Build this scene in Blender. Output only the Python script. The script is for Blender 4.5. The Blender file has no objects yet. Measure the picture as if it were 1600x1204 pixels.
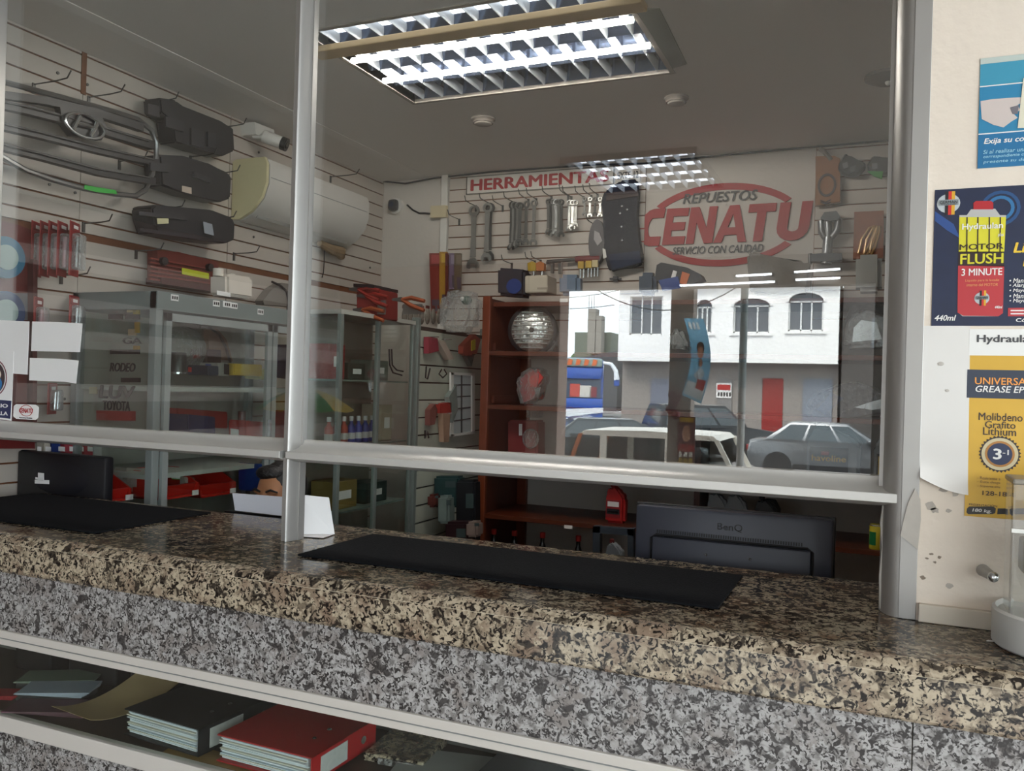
import bpy, bmesh, math, random
from mathutils import Vector, Matrix
random.seed(7)
PI = math.pi
scene = bpy.context.scene
COL = scene.collection

# ------------------------------------------------------------------ camera
CAM = Vector((0, -1.90, 1.50)); FPX = 1334.8
YAW, PIT, ROL = math.radians(23.267), math.radians(0.041), math.radians(-1.654)
_f = Vector((-math.sin(YAW)*math.cos(PIT), math.cos(YAW)*math.cos(PIT), math.sin(PIT)))
_r = Vector((math.cos(YAW), math.sin(YAW), 0)); _d = _f.cross(_r)
_c, _s = math.cos(ROL), math.sin(ROL)
CR, CD = _c*_r + _s*_d, -_s*_r + _c*_d
cd = bpy.data.cameras.new('camera'); cd.sensor_width = 36; cd.sensor_fit = 'HORIZONTAL'
cd.lens = FPX/1600*36; cd.clip_start = .02; cd.clip_end = 500
cam = bpy.data.objects.new('camera', cd); COL.objects.link(cam)
cam.matrix_world = Matrix(((CR.x, -CD.x, -_f.x, CAM.x), (CR.y, -CD.y, -_f.y, CAM.y), (CR.z, -CD.z, -_f.z, CAM.z), (0, 0, 0, 1)))
scene.camera = cam

def P(x, y, ax, v):
    """point of the place on the plane ax = v that the photograph shows at pixel (x, y)"""
    d = CR*((x-800)/FPX) + CD*((y-602)/FPX) + _f
    i = 'xyz'.index(ax)
    return CAM + d*((v-CAM[i])/d[i])
GLY = 0.05                                   # glass plane
def PR(x, y, depth):
    """street point seen mirrored in the glass: depth metres in front of the pane"""
    p = P(x, y, 'y', GLY+depth); return Vector((p.x, GLY-depth, p.z))

# ------------------------------------------------------------------ world, sun, exposure
scene.view_settings.view_transform = 'Standard'; scene.view_settings.look = 'None'
scene.view_settings.gamma = 1; scene.view_settings.use_curve_mapping = False
scene.view_settings.exposure = 0.0
w = bpy.data.worlds.new('sky'); scene.world = w; w.use_nodes = True
bg = w.node_tree.nodes['Background']; bg.inputs[0].default_value = (.86, .95, 1, 1); bg.inputs[1].default_value = SKY_STRENGTH = 7.5
sl = bpy.data.lights.new('sun', 'SUN'); sl.energy = 12; sl.angle = math.radians(25); sl.color = (1, .97, .92)
sun = bpy.data.objects.new('sun', sl); COL.objects.link(sun)
sun.rotation_euler = Vector((.25, -.75, -1)).to_track_quat('-Z', 'Y').to_euler()
sun.location = (0, 10, 20)
cy = scene.cycles
cy.max_bounces = 10; cy.diffuse_bounces = 5; cy.glossy_bounces = 5; cy.transparent_max_bounces = 24; cy.transmission_bounces = 8
cy.sample_clamp_indirect = 6; cy.use_denoising = True; cy.caustics_reflective = False; cy.caustics_refractive = False

# ------------------------------------------------------------------ materials
MATS = {}
def newmat(name):
    m = bpy.data.materials.new(name); m.use_nodes = True
    nt = m.node_tree; b = nt.nodes['Principled BSDF']; MATS[name] = m
    return m, nt, b
def N(nt, t, **kw):
    n = nt.nodes.new(t)
    for k, v in kw.items():
        if k in n.inputs: n.inputs[k].default_value = v
        else: setattr(n, k, v)
    return n
def srgb(h):
    if isinstance(h, str):
        h = h.lstrip('#'); h = h if len(h) == 6 else ''.join(c*2 for c in h); h = [int(h[i:i+2], 16)/255 for i in (0, 2, 4)]
        h = [c/12.92 if c <= .04045 else ((c+.055)/1.055)**2.4 for c in h]
    return (h[0], h[1], h[2], 1)
def M(name, col, rough=.5, metal=0, var=.12, scale=6, bump=0, bscale=60, spec=None, coat=0, stretch=None):
    """plain surface with a slight procedural variation of colour and relief"""
    if name in MATS: return MATS[name]
    m, nt, b = newmat(name); col = srgb(col)
    tc = N(nt, 'ShaderNodeTexCoord'); src = tc.outputs['Object']
    if stretch:
        mp = N(nt, 'ShaderNodeMapping'); mp.inputs['Scale'].default_value = stretch; nt.links.new(src, mp.inputs[0]); src = mp.outputs[0]
    no = N(nt, 'ShaderNodeTexNoise', Scale=scale, Detail=5.0); nt.links.new(src, no.inputs['Vector'])
    mx = N(nt, 'ShaderNodeMix', data_type='RGBA')
    mx.inputs[6].default_value = tuple(c*(1-var) for c in col[:3])+(1,); mx.inputs[7].default_value = tuple(min(1, c*(1+var)) for c in col[:3])+(1,)
    nt.links.new(no.outputs[0], mx.inputs[0]); nt.links.new(mx.outputs[2], b.inputs['Base Color'])
    b.inputs['Roughness'].default_value = rough; b.inputs['Metallic'].default_value = metal
    if spec is not None: b.inputs['Specular IOR Level'].default_value = spec
    if coat: b.inputs['Coat Weight'].default_value = coat; b.inputs['Coat Roughness'].default_value = .08
    if bump:
        n2 = N(nt, 'ShaderNodeTexNoise', Scale=bscale, Detail=3.0); nt.links.new(src, n2.inputs['Vector'])
        bp = N(nt, 'ShaderNodeBump', Strength=bump, Distance=.01); nt.links.new(n2.outputs[0], bp.inputs['Height']); nt.links.new(bp.outputs[0], b.inputs['Normal'])
    return m
def wood(name, c1, c2, scale=(2, 30, 30), rough=.4):
    if name in MATS: return MATS[name]
    m, nt, b = newmat(name)
    tc = N(nt, 'ShaderNodeTexCoord'); mp = N(nt, 'ShaderNodeMapping'); mp.inputs['Scale'].default_value = scale
    no = N(nt, 'ShaderNodeTexNoise', Scale=1.5, Detail=6.0, Distortion=1.2); cr = N(nt, 'ShaderNodeMix', data_type='RGBA')
    cr.inputs[6].default_value = srgb(c1); cr.inputs[7].default_value = srgb(c2)
    nt.links.new(tc.outputs['Object'], mp.inputs[0]); nt.links.new(mp.outputs[0], no.inputs['Vector'])
    nt.links.new(no.outputs[0], cr.inputs[0]); nt.links.new(cr.outputs[2], b.inputs['Base Color']); b.inputs['Roughness'].default_value = rough
    return m
def granite(name, light, mid, dark, warm, rough=.12, sc=1.0):
    m, nt, b = newmat(name)
    tc = N(nt, 'ShaderNodeTexCoord')
    def noise(s, d=4.0, dist=0.): 
        n = N(nt, 'ShaderNodeTexNoise', Scale=s*sc, Detail=d, Distortion=dist); nt.links.new(tc.outputs['Object'], n.inputs['Vector']); return n.outputs[0]
    def ramp(src, stops):
        r = N(nt, 'ShaderNodeValToRGB'); e = r.color_ramp.elements
        while len(e) < len(stops): e.new(.5)
        for el, (p, c) in zip(e, stops): el.position = p; el.color = (c, c, c, 1)
        nt.links.new(src, r.inputs[0]); return r.outputs[0]
    def mix(f, a, c):
        x = N(nt, 'ShaderNodeMix', data_type='RGBA'); nt.links.new(f, x.inputs[0])
        for s, i in ((a, 6), (c, 7)):
            if isinstance(s, (str, tuple)): x.inputs[i].default_value = srgb(s)
            else: nt.links.new(s, x.inputs[i])
        return x.outputs[2]
    vo = N(nt, 'ShaderNodeTexVoronoi', Scale=34*sc); vo.inputs['Randomness'].default_value = 1
    nz = N(nt, 'ShaderNodeTexNoise', Scale=60*sc, Detail=3.0); nt.links.new(tc.outputs['Object'], nz.inputs['Vector'])
    ad = N(nt, 'ShaderNodeMix', data_type='VECTOR'); ad.inputs[0].default_value = .035
    nt.links.new(tc.outputs['Object'], ad.inputs[4]); nt.links.new(nz.outputs['Color'], ad.inputs[5]); nt.links.new(ad.outputs[1], vo.inputs['Vector'])
    base = mix(ramp(noise(38, 6, .6), [(.40, 0), (.56, 1)]), mid, light)
    base = mix(ramp(noise(9, 3, .3), [(.48, 0), (.66, 1)]), base, warm)
    blob = ramp(vo.outputs['Distance'], [(.22, 1), (.42, 0)])
    base = mix(blob, base, light)
    spk = ramp(noise(70, 5, 1.2), [(.515, 0), (.58, 1)])
    base = mix(spk, base, dark)
    sp2 = ramp(noise(24, 5, 1.0), [(.565, 0), (.62, .9)])
    base = mix(sp2, base, dark)
    nt.links.new(base, b.inputs['Base Color']); b.inputs['Roughness'].default_value = rough
    return m
def glassmat(name, tint=(.97, .985, .98), ior=1.52, rough=0.0):
    """sheet glass: every face reflects by Fresnel and lets the rest straight through"""
    m, nt, b = newmat(name); nt.nodes.remove(b); out = nt.nodes['Material Output']
    geo = N(nt, 'ShaderNodeNewGeometry')
    ma = N(nt, 'ShaderNodeMath', operation='MULTIPLY_ADD'); nt.links.new(geo.outputs['Backfacing'], ma.inputs[0])
    ma.inputs[1].default_value = 1/ior-ior; ma.inputs[2].default_value = ior
    fr = N(nt, 'ShaderNodeFresnel'); nt.links.new(ma.outputs[0], fr.inputs['IOR'])
    tr = N(nt, 'ShaderNodeBsdfTransparent'); tr.inputs[0].default_value = (*tint, 1)
    gl = N(nt, 'ShaderNodeBsdfGlossy'); gl.inputs['Roughness'].default_value = rough; gl.inputs['Color'].default_value = (1, 1, 1, 1)
    mx = N(nt, 'ShaderNodeMixShader'); nt.links.new(fr.outputs[0], mx.inputs[0]); nt.links.new(tr.outputs[0], mx.inputs[1]); nt.links.new(gl.outputs[0], mx.inputs[2])
    nt.links.new(mx.outputs[0], out.inputs[0])
    return m
def polybag(name, tint=(.93, .95, .95), opac=.14, body=(.8, .82, .82)):
    """crinkled clear film"""
    m, nt, b = newmat(name); out = nt.nodes['Material Output']
    tc = N(nt, 'ShaderNodeTexCoord'); no = N(nt, 'ShaderNodeTexNoise', Scale=26.0, Detail=5.0, Distortion=2.0); nt.links.new(tc.outputs['Object'], no.inputs['Vector'])
    bp = N(nt, 'ShaderNodeBump', Strength=1.0, Distance=.02); nt.links.new(no.outputs[0], bp.inputs['Height'])
    b.inputs['Base Color'].default_value = (*body, 1); b.inputs['Roughness'].default_value = .08; nt.links.new(bp.outputs[0], b.inputs['Normal'])
    b.inputs['Specular IOR Level'].default_value = 1.0
    tr = N(nt, 'ShaderNodeBsdfTransparent'); tr.inputs[0].default_value = (*tint, 1)
    mx = N(nt, 'ShaderNodeMixShader'); lw = N(nt, 'ShaderNodeLayerWeight', Blend=.25); nt.links.new(bp.outputs[0], lw.inputs['Normal'])
    ad = N(nt, 'ShaderNodeMath', operation='ADD', use_clamp=True); nt.links.new(lw.outputs['Facing'], ad.inputs[0]); ad.inputs[1].default_value = opac
    nt.links.new(ad.outputs[0], mx.inputs[0]); nt.links.new(tr.outputs[0], mx.inputs[1]); nt.links.new(b.outputs[0], mx.inputs[2]); nt.links.new(mx.outputs[0], out.inputs[0])
    return m
def emit(name, col, strength):
    m, nt, b = newmat(name)
    b.inputs['Emission Color'].default_value = srgb(col); b.inputs['Emission Strength'].default_value = strength; b.inputs['Base Color'].default_value = srgb(col)
    return m

# ------------------------------------------------------------------ geometry kit
class MB:
    def __init__(s): s.bm = bmesh.new()
    def _add(s, verts, faces):
        vs = [s.bm.verts.new(v) for v in verts]
        for f in faces:
            try: s.bm.faces.new([vs[i] for i in f])
            except ValueError: pass
        return vs
    def box(s, c, d, rot=None, bevel=0):
        x, y, z = (v/2 for v in d); c = Vector(c)
        R = rot if rot is not None else Matrix.Identity(3)
        vs = s._add([c + R @ Vector((sx*x, sy*y, sz*z)) for sx in (-1, 1) for sy in (-1, 1) for sz in (-1, 1)],
                    [(0, 1, 3, 2), (4, 6, 7, 5), (0, 4, 5, 1), (2, 3, 7, 6), (0, 2, 6, 4), (1, 5, 7, 3)])
        if bevel:
            es = list({e for v in vs for e in v.link_edges})
            bmesh.ops.bevel(s.bm, geom=es, offset=min(bevel, min(d)*.45), segments=2, affect='EDGES', profile=.5)
        return s
    def span(s, a, b, bevel=0):
        return s.box([(a[i]+b[i])/2 for i in range(3)], [abs(b[i]-a[i]) for i in range(3)], bevel=bevel)
    def cyl(s, p0, p1, r0, r1=None, seg=16, cap=True):
        p0, p1 = Vector(p0), Vector(p1); r1 = r0 if r1 is None else r1
        q = (p1-p0).to_track_quat('Z', 'Y').to_matrix()
        ring = lambda p, r: [p + q @ Vector((r*math.cos(2*PI*i/seg), r*math.sin(2*PI*i/seg), 0)) for i in range(seg)]
        fs = [(i, (i+1) % seg, seg+(i+1) % seg, seg+i) for i in range(seg)]
        if cap: fs += [tuple(range(seg))[::-1], tuple(range(seg, 2*seg))]
        s._add(ring(p0, r0)+ring(p1, r1), fs); return s
    def lathe(s, prof, o=(0, 0, 0), seg=20, rot=None, sx=1, sy=1):
        o = Vector(o); R = rot if rot is not None else Matrix.Identity(3); vs = []; fs = []
        for r, z in prof: vs += [o + R @ Vector((sx*r*math.cos(2*PI*i/seg), sy*r*math.sin(2*PI*i/seg), z)) for i in range(seg)]
        n = len(prof)
        for k in range(n-1): fs += [(k*seg+i, k*seg+(i+1) % seg, (k+1)*seg+(i+1) % seg, (k+1)*seg+i) for i in range(seg)]
        if prof[0][0] > 1e-5: fs.append(tuple(range(seg))[::-1])
        if prof[-1][0] > 1e-5: fs.append(tuple(range((n-1)*seg, n*seg)))
        s._add(vs, fs); return s
    def tube(s, pts, r, seg=8, closed=False):
        pts = [Vector(p) for p in pts]; n = len(pts); vs = []; up = None
        rs = r if isinstance(r, (list, tuple)) else [r]*n
        for i, p in enumerate(pts):
            t = (pts[(i+1) % n]-pts[i-1]) if closed else (pts[min(i+1, n-1)]-pts[max(i-1, 0)])
            t = t.normalized() if t.length > 1e-9 else Vector((0, 0, 1))
            if up is None: up = t.orthogonal().normalized()
            up = (up - t*up.dot(t)); up = up.normalized() if up.length > 1e-6 else t.orthogonal().normalized()
            b = t.cross(up)
            vs += [p + (up*math.cos(2*PI*k/seg) + b*math.sin(2*PI*k/seg))*rs[i] for k in range(seg)]
        m = n if closed else n-1
        fs = [((i*seg+k), (i*seg+(k+1) % seg), ((i+1) % n)*seg+(k+1) % seg, ((i+1) % n)*seg+k) for i in range(m) for k in range(seg)]
        if not closed: fs += [tuple(range(seg))[::-1], tuple(range((n-1)*seg, n*seg))]
        s._add(vs, fs); return s
    def prism(s, poly, t, o=(0, 0, 0), ux=(1, 0, 0), uy=(0, 0, 1), hole=None):
        """polygon in the plane ux,uy extruded by t along ux x uy (centred); hole: inner polygon with the same vertex count"""
        o, ux, uy = Vector(o), Vector(ux), Vector(uy); nn = ux.cross(uy).normalized()
        n = len(poly)
        A = [o+ux*x+uy*y-nn*t/2 for x, y in poly]; B = [p+nn*t for p in A]
        if hole is None:
            s._add(A+B, [tuple(range(n))[::-1], tuple(range(n, 2*n))]+[(i, (i+1) % n, n+(i+1) % n, n+i) for i in range(n)])
        else:
            A2 = [o+ux*x+uy*y-nn*t/2 for x, y in hole]; B2 = [p+nn*t for p in A2]; fs = []
            for i in range(n):
                j = (i+1) % n
                fs += [(i, j, n+j, n+i), (2*n+i, 3*n+i, 3*n+j, 2*n+j), (i, 2*n+i, 2*n+j, j), (n+i, n+j, 3*n+j, 3*n+i)]
            s._add(A+B+A2+B2, fs)
        return s
    def ell(s, c, r, seg=16, rings=10, rot=None):
        c = Vector(c); R = rot if rot is not None else Matrix.Identity(3)
        vs = [c + R @ Vector((0, 0, -r[2]))]; fs = []
        for k in range(1, rings):
            a = -PI/2 + PI*k/rings
            vs += [c + R @ Vector((r[0]*math.cos(a)*math.cos(2*PI*i/seg), r[1]*math.cos(a)*math.sin(2*PI*i/seg), r[2]*math.sin(a))) for i in range(seg)]
        vs.append(c + R @ Vector((0, 0, r[2]))); e = len(vs)-1
        for i in range(seg):
            fs.append((0, 1+(i+1) % seg, 1+i)); fs.append((e, e-seg+i, e-seg+(i+1) % seg))
            for k in range(rings-2): fs.append((1+k*seg+i, 1+k*seg+(i+1) % seg, 1+(k+1)*seg+(i+1) % seg, 1+(k+1)*seg+i))
        s._add(vs, fs); return s
    def sheet(s, fn, nu, nv, t=.0015):
        """thin curved sheet fn(u, v), u, v in 0..1, with thickness t"""
        pts = [Vector(fn(i/nu, j/nv)) for j in range(nv+1) for i in range(nu+1)]
        nrm = (pts[1]-pts[0]).cross(pts[nu+1]-pts[0])
        W = nu+1; L = len(pts); vs = list(pts)
        for j in range(nv+1):
            for i in range(nu+1):
                a = pts[j*W+min(i+1, nu)]-pts[j*W+max(i-1, 0)]; b = pts[min(j+1, nv)*W+i]-pts[max(j-1, 0)*W+i]
                nn = a.cross(b); nn = nn.normalized() if nn.length > 1e-12 else nrm.normalized()
                vs.append(pts[j*W+i]+nn*t)
        fs = []
        for j in range(nv):
            for i in range(nu):
                q = (j*W+i, j*W+i+1, (j+1)*W+i+1, (j+1)*W+i); fs += [q[::-1], tuple(L+k for k in q)]
        for i in range(nu): fs += [(i, i+1, L+i+1, L+i), (nv*W+i+1, nv*W+i, L+nv*W+i, L+nv*W+i+1)]
        for j in range(nv): fs += [((j+1)*W, j*W, L+j*W, L+(j+1)*W), (j*W+nu, (j+1)*W+nu, L+(j+1)*W+nu, L+j*W+nu)]
        s._add(vs, fs); return s
    def xf(s, m): bmesh.ops.transform(s.bm, matrix=m, verts=s.bm.verts); return s
    def me(s, name, mat, smooth=False):
        bmesh.ops.recalc_face_normals(s.bm, faces=s.bm.faces)
        me = bpy.data.meshes.new(name); s.bm.to_mesh(me); s.bm.free()
        if smooth:
            me.polygons.foreach_set('use_smooth', [True]*len(me.polygons))
            me.set_sharp_from_angle(angle=math.radians(40)) if hasattr(me, 'set_sharp_from_angle') else None
        me.materials.append(mat); return me
    def build(s, name, mat, parent=None, smooth=False):
        return link(name, s.me(name, mat, smooth), parent)
def link(name, me, parent=None, mw=None):
    o = bpy.data.objects.new(name, me); COL.objects.link(o)
    if parent is not None: o.parent = parent; o.matrix_parent_inverse = parent.matrix_basis.inverted()
    if mw is not None: o.matrix_world = mw
    return o
def thing(name, label, cat, loc=(0, 0, 0), group=None, rotz=0):
    o = bpy.data.objects.new(name, None); COL.objects.link(o); o.empty_display_size = .05
    o.location = loc; o.rotation_euler = (0, 0, rotz)
    return tag(o, label, cat, group)
def tag(o, label=None, cat=None, group=None, kind=None):
    for k, v in (('label', label), ('category', cat), ('group', group), ('kind', kind)):
        if v is not None: o[k] = v
    return o
def struct(name, mb, mat, parent=None, label=None):
    o = mb.build(name, mat, parent)
    if parent is None: o['kind'] = 'structure'
    if label: o['label'] = label
    return o
def lmb(o, name, mat, mb, smooth=False):
    """part built in the thing's local frame"""
    c = bpy.data.objects.new(name, mb.me(name, mat, smooth)); COL.objects.link(c); c.parent = o; return c
def copy_tree(o, parent=None):
    c = o.copy(); COL.objects.link(c); c.parent = parent
    for ch in o.children: copy_tree(ch, c)
    return c
_dg = None
def text(name, s, size, mat, o, ux, uy, parent=None, bold=0, shear=0, width=None, height=None, align='LEFT', depth=.0004, space=1, lead=1):
    """lettering as a thin mesh: o = baseline start (or centre), ux reading direction, uy up"""
    cu = bpy.data.curves.new(name, 'FONT'); cu.body = s; cu.size = 1; cu.shear = shear; cu.space_character = space; cu.space_line = lead
    cu.resolution_u = 3; cu.extrude = .0001
    ob = bpy.data.objects.new(name, cu); COL.objects.link(ob)
    dg = bpy.context.evaluated_depsgraph_get(); me = bpy.data.meshes.new_from_object(ob.evaluated_get(dg)); bpy.data.objects.remove(ob)
    if bold:
        bmt = bmesh.new(); bmt.from_mesh(me)
        for li, (dx, dy) in enumerate(((bold*1.1, 0), (-bold*1.1, 0), (0, bold*.7), (0, -bold*.7))):
            b2 = bmesh.new(); b2.from_mesh(me); bmesh.ops.translate(b2, verts=b2.verts, vec=(dx, dy, 10*(li+1))); tmp = bpy.data.meshes.new('tmp'); b2.to_mesh(tmp); b2.free(); bmt.from_mesh(tmp); bpy.data.meshes.remove(tmp)
        bmt.to_mesh(me); bmt.free()
    xs = [v.co.x for v in me.vertices]; ys = [v.co.y for v in me.vertices]
    x0, x1, y0, y1 = min(xs), max(xs), min(ys), max(ys)
    sx = width/(x1-x0) if width else size; sy = height/(y1-y0) if height else (size if not width else sx)
    if height and not width: sx = sy if size is None else size
    ux, uy = Vector(ux).normalized(), Vector(uy).normalized(); nn = ux.cross(uy)
    offx = -x0 if align == 'LEFT' else -(x0+x1)/2; offy = 0 if align == 'LEFT' else -(y0+y1)/2
    if align == 'BL': offx, offy = -x0, -y0
    o = Vector(o)
    for v in me.vertices:
        ly_ = round(v.co.z/10); up_ = v.co.z-10*ly_ > 0
        v.co = o + ux*((v.co.x+offx)*sx) + uy*((v.co.y+offy)*sy) + nn*((depth if up_ else -.0002)+ly_*.00006)
    me.materials.clear(); me.materials.append(mat)
    return link(name, me, parent)
# ------------------------------------------------------------------ materials of the place
white_wall = M('painted_wall', '#c9c3bb', .7, var=.05, scale=3, bump=.15, bscale=40)
ext_wall = M('cream_render', '#e4d7c8', .75, var=.05, scale=5, bump=.25, bscale=30)
ceil_m = M('ceiling_paint', '#e4dfda', .8, var=.03, scale=2)
slat_m = M('slatwall_melamine', '#c2b9af', .45, var=.05, scale=4)
mdf_m = wood('raw_mdf', '#7a4a28', '#5c3418', (6, 6, 20), .7)
alu = M('satin_aluminium', '#a9a6a2', .4, metal=.5, var=.05, scale=12, stretch=(1, 1, 1))
alu2 = M('aluminium_lit', '#c9c6c1', .36, metal=.35, var=.04)  # same frame metal, coloured lighter for the light the transom catches
rail_m = M('pale_rail', '#cdc6be', .4, metal=.15, var=.04)
alu_dark = M('grey_aluminium', '#8e908f', .4, metal=.5, var=.06)
tile_m = M('floor_tile', '#8f877e', .25, var=.08, scale=3)
concrete = M('concrete', '#8d877f', .85, var=.14, scale=5, bump=.4, bscale=25)
asphalt = M('asphalt', '#7d7a78', .9, var=.12, scale=4, bump=.4, bscale=50)
gr_warm = granite('granite_brown', '#b3a48e', '#766959', '#1d1613', '#857160', .12, 1.35)
gr_top = granite('granite_brown_polished_shaded', '#948876', '#544a3f', '#100c0a', '#66503e', .14, 1.3)  # same stone as the nosing, with shade on the top put into its colour
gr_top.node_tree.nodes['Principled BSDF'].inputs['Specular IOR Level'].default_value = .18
gr_grey = granite('granite_grey', '#aaa6a4', '#716d6b', '#363231', '#857d79', .25, 1.5)
glass = glassmat('window_glass', ior=GLASS_IOR if 'GLASS_IOR' in globals() else 1.85)
case_glass = glassmat('case_glass', (.93, .96, .94), 1.45)
black_pl = M('black_plastic', '#17171a', .38, var=.2, scale=20)
black_mt = M('black_matte', '#141417', .6, var=.2, scale=20)
dark_gap = M('dark_recess', '#1b1816', .8)
white_pl = M('white_plastic', '#dcdad4', .35, var=.03)
paper = M('white_paper', '#e9e7e6', .7, var=.02)
red_pl = M('red_plastic', '#a8221c', .35, var=.12)
blue_pl = M('blue_plastic', '#1d3c86', .4, var=.12)
chrome = M('chrome', '#c8cacb', .18, metal=.9, var=.08, scale=30)
steel = M('tool_steel', '#9a9a96', .32, metal=.8, var=.12, scale=25)
steel_dk = M('dark_steel', '#5c5d5c', .38, metal=.7, var=.15, scale=25)
grey_pt = M('grey_painted_steel', '#7f8685', .42, var=.06)
cab_wood = wood('cherry_wood', '#5a2614', '#3a170b', (30, 30, 3), .4)
cab_wood_h = wood('cherry_wood_shelf', '#642d17', '#411c0d', (3, 30, 30), .38)
XL, YB, ZC, XR = -2.97, 2.82, 2.80, 1.6

# ------------------------------------------------------------------ shop shell
struct('floor', MB().span((-3.6, .1, -.12), (XR+.15, YB+.15, 0)), M('shop_floor_tile', '#e0dad2', .3, var=.06, scale=3))
wl = struct('wall_left', MB().span((XL-.16, -.02, 0), (XL-.006, YB+.16, 3.0)), mdf_m, label='white slatwall side wall with brown grooves')
wb = struct('wall_back', MB().span((XL-.16, YB, 0), (XR+.15, YB+.16, 3.0)), white_wall)
struct('wall_right', MB().span((XR, .13, 0), (XR+.15, YB, 3.0)), white_wall)
lampx0, lampx1, lampy0, lampy1 = -2.01, -.82, .72, 1.54
cm = MB()
for a, b in (((XL-.16, .0), (lampx0, YB)), ((lampx1, .0), (XR+.15, YB)), ((lampx0, .0), (lampx1, lampy0)), ((lampx0, lampy1), (lampx1, YB))):
    cm.span((a[0], a[1], ZC), (b[0], b[1], ZC+.2))
struct('ceiling', cm, ceil_m)
struct('trim_1', MB().prism([(0, 0), (.33, 0), (.33, -.003), (.28, -.008), (.05, -.010), (0, -.012)], YB-.1, (XL, (YB+.1)/2, ZC), (1, 0, 0), (0, 0, 1)), ceil_m, label='shallow dropped ceiling band along the slatwall')
PITCH = .0735
def slats(wall, axis, lo, hi, off, zs, skip=()):
    g = .0075
    if axis == 'y': me = MB().box((0, 0, 0), (.009, hi-lo, PITCH-g)).me('slat', slat_m)
    else: me = MB().box((0, 0, 0), (hi-lo, .009, PITCH-g)).me('slat', slat_m)
    for k in zs:
        z = 2.776-PITCH*(k+.5)
        if k in skip: continue
        o = link('slat', me); o.location = (off, (lo+hi)/2, z) if axis == 'y' else ((lo+hi)/2, off, z); o.parent = wall
zs = range(0, 31)
slats(wl, 'y', .10, .555, XL-.0015, zs, (9,)); slats(wl, 'y', .558, 1.40, XL-.0015, zs, (9,)); slats(wl, 'y', 1.406, YB-.002, XL-.0015, zs, (9,))
for lo, hi in ((.10, .555), (.558, 1.40), (1.406, YB-.002)):     # the strip of each sheet under the ceiling and the cut row at the sheets' joint
    struct('top_slat', MB().span((XL-.006, lo, 2.780), (XL+.003, hi, 2.80)), slat_m, wl)
    struct('cut_slat', MB().span((XL-.006, lo, 2.776-PITCH*9.62), (XL+.003, hi, 2.776-PITCH*9-.004)), slat_m, wl)
struct('seam_strip', MB().span((XL-.001, .545, 2.62), (XL+.006, .568, 2.80)), mdf_m, wl)
bx = MB().span((-2.485, YB-.006, 1.825), (-1.24, YB+.001, 2.80)); struct('slat_backing', bx, mdf_m, wb)
bx = MB().span((-.335, YB-.006, 1.825), (.6, YB+.001, 2.80)); struct('slat_backing', bx, mdf_m, wb)
slats(wb, 'x', -2.482, -1.24, YB-.0105, range(0, 13)); slats(wb, 'x', -.332, .6, YB-.0105, range(0, 13))
struct('top_slat', MB().span((-2.482, YB-.015, 2.780), (-1.24, YB-.006, 2.80)), slat_m, wb)
struct('top_slat', MB().span((-.332, YB-.015, 2.780), (.6, YB-.006, 2.80)), slat_m, wb)
struct('conduit_cover', MB().span((-2.535, YB-.03, .3), (-2.49, YB, 2.80), .004), white_pl, wb, label='white vertical cable duct')
mld = MB().tube([(XL+.01, YB-.02, 2.79), (-2.80, YB-.02, 2.765), (-2.6, YB-.02, 2.785), (-2.2, YB-.02, 2.795), (-1.55, YB-.02, 2.79), (-1.25, YB-.02, 2.775), (-.95, YB-.02, 2.783), (-.6, YB-.02, 2.79), (.3, YB-.02, 2.795)], .005, 6)
tag(mld.build('ceiling_cable', black_mt), 'thin dark cable running along the top of the back wall', 'cable')

# ------------------------------------------------------------------ storefront pier, header, porch
struct('wall_storefront', MB().span((.078, -.02, -.3), (3.2, .13, 3.0)), ext_wall, label='cream rendered pier beside the shop window')
struct('wall_left_pier', MB().span((-6.6, -.02, -.3), (-2.80, .0999, 3.0)), ext_wall)
struct('wall_header', MB().span((-2.80, .0, 2.88), (.078, .1, 3.0)), ext_wall)
struct('wall_counter_base', MB().span((-2.97, .13, 0), (.078, .16, .98)), white_wall)
PD = 7.5
PY = GLY-PD
struct('floor_porch', MB().span((-6.6, PY, -.15), (3.4, .1, 0)), tile_m)
fz = P(1100, 449, 'y', GLY+PD).z
struct('trim_porch_beam', MB().span((-6.6, PY-.12, fz), (3.4, PY+.1, 3.15)), M('beam_paint', '#8c8680', .7))
struct('wall_porch_left', MB().span((-6.62, PY, 0), (-6.5, -.02, 3.0)), M('side_wall_paint', '#6d5a52', .8))
for k, z in enumerate((.35, .8, 1.25, 1.72, 2.0, 2.4)):
    struct('wall_band', MB().span((-6.5, PY+.1, z), (-6.48, -.3, z+.16)), M('pale_band', '#b9aaa2', .6), bpy.data.objects['wall_porch_left'])
struct('wall_porch_front', MB().span((-6.5, PY, 0), (-3.55, PY+.12, 2.96)), M('front_wall_paint', '#7a4a40', .8, var=.2))
struct('wall_sun_block', MB().span((-6.6, PY-.12, 3.15), (3.4, 3.2, 6.4)), ext_wall)  # unseen mass added above the porch to keep the sun off it
struct('wall_terrace_edge', MB().span((-6.6, PY-.25, -.72), (3.4, PY, 0)), concrete)
SZ = -.70
def pier(x0, x1, mat, lab, d=.3, dep=PD, zt=2.96, zb=0):
    a, b = PR(x0, 600, dep), PR(x1, 600, dep)
    o = struct('porch_pillar', MB().span((a.x, a.y, zb), (b.x, a.y+d, zt), .01), mat, label=lab); return o, a, b
pier(838, 886, M('pink_cream_paint', '#b59a8c', .75), 'pinkish cream pillar at the porch edge')
pier(1364, 1430, M('grey_paint', '#5f5a56', .75), 'grey pillar at the right of the porch')
pil, pa, pb = pier(1051, 1086, M('old_plaster', '#8a7f76', .85, var=.15), 'narrow grey pillar carrying election posters', .22, 8.6, 6.0, SZ+.12)

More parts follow.
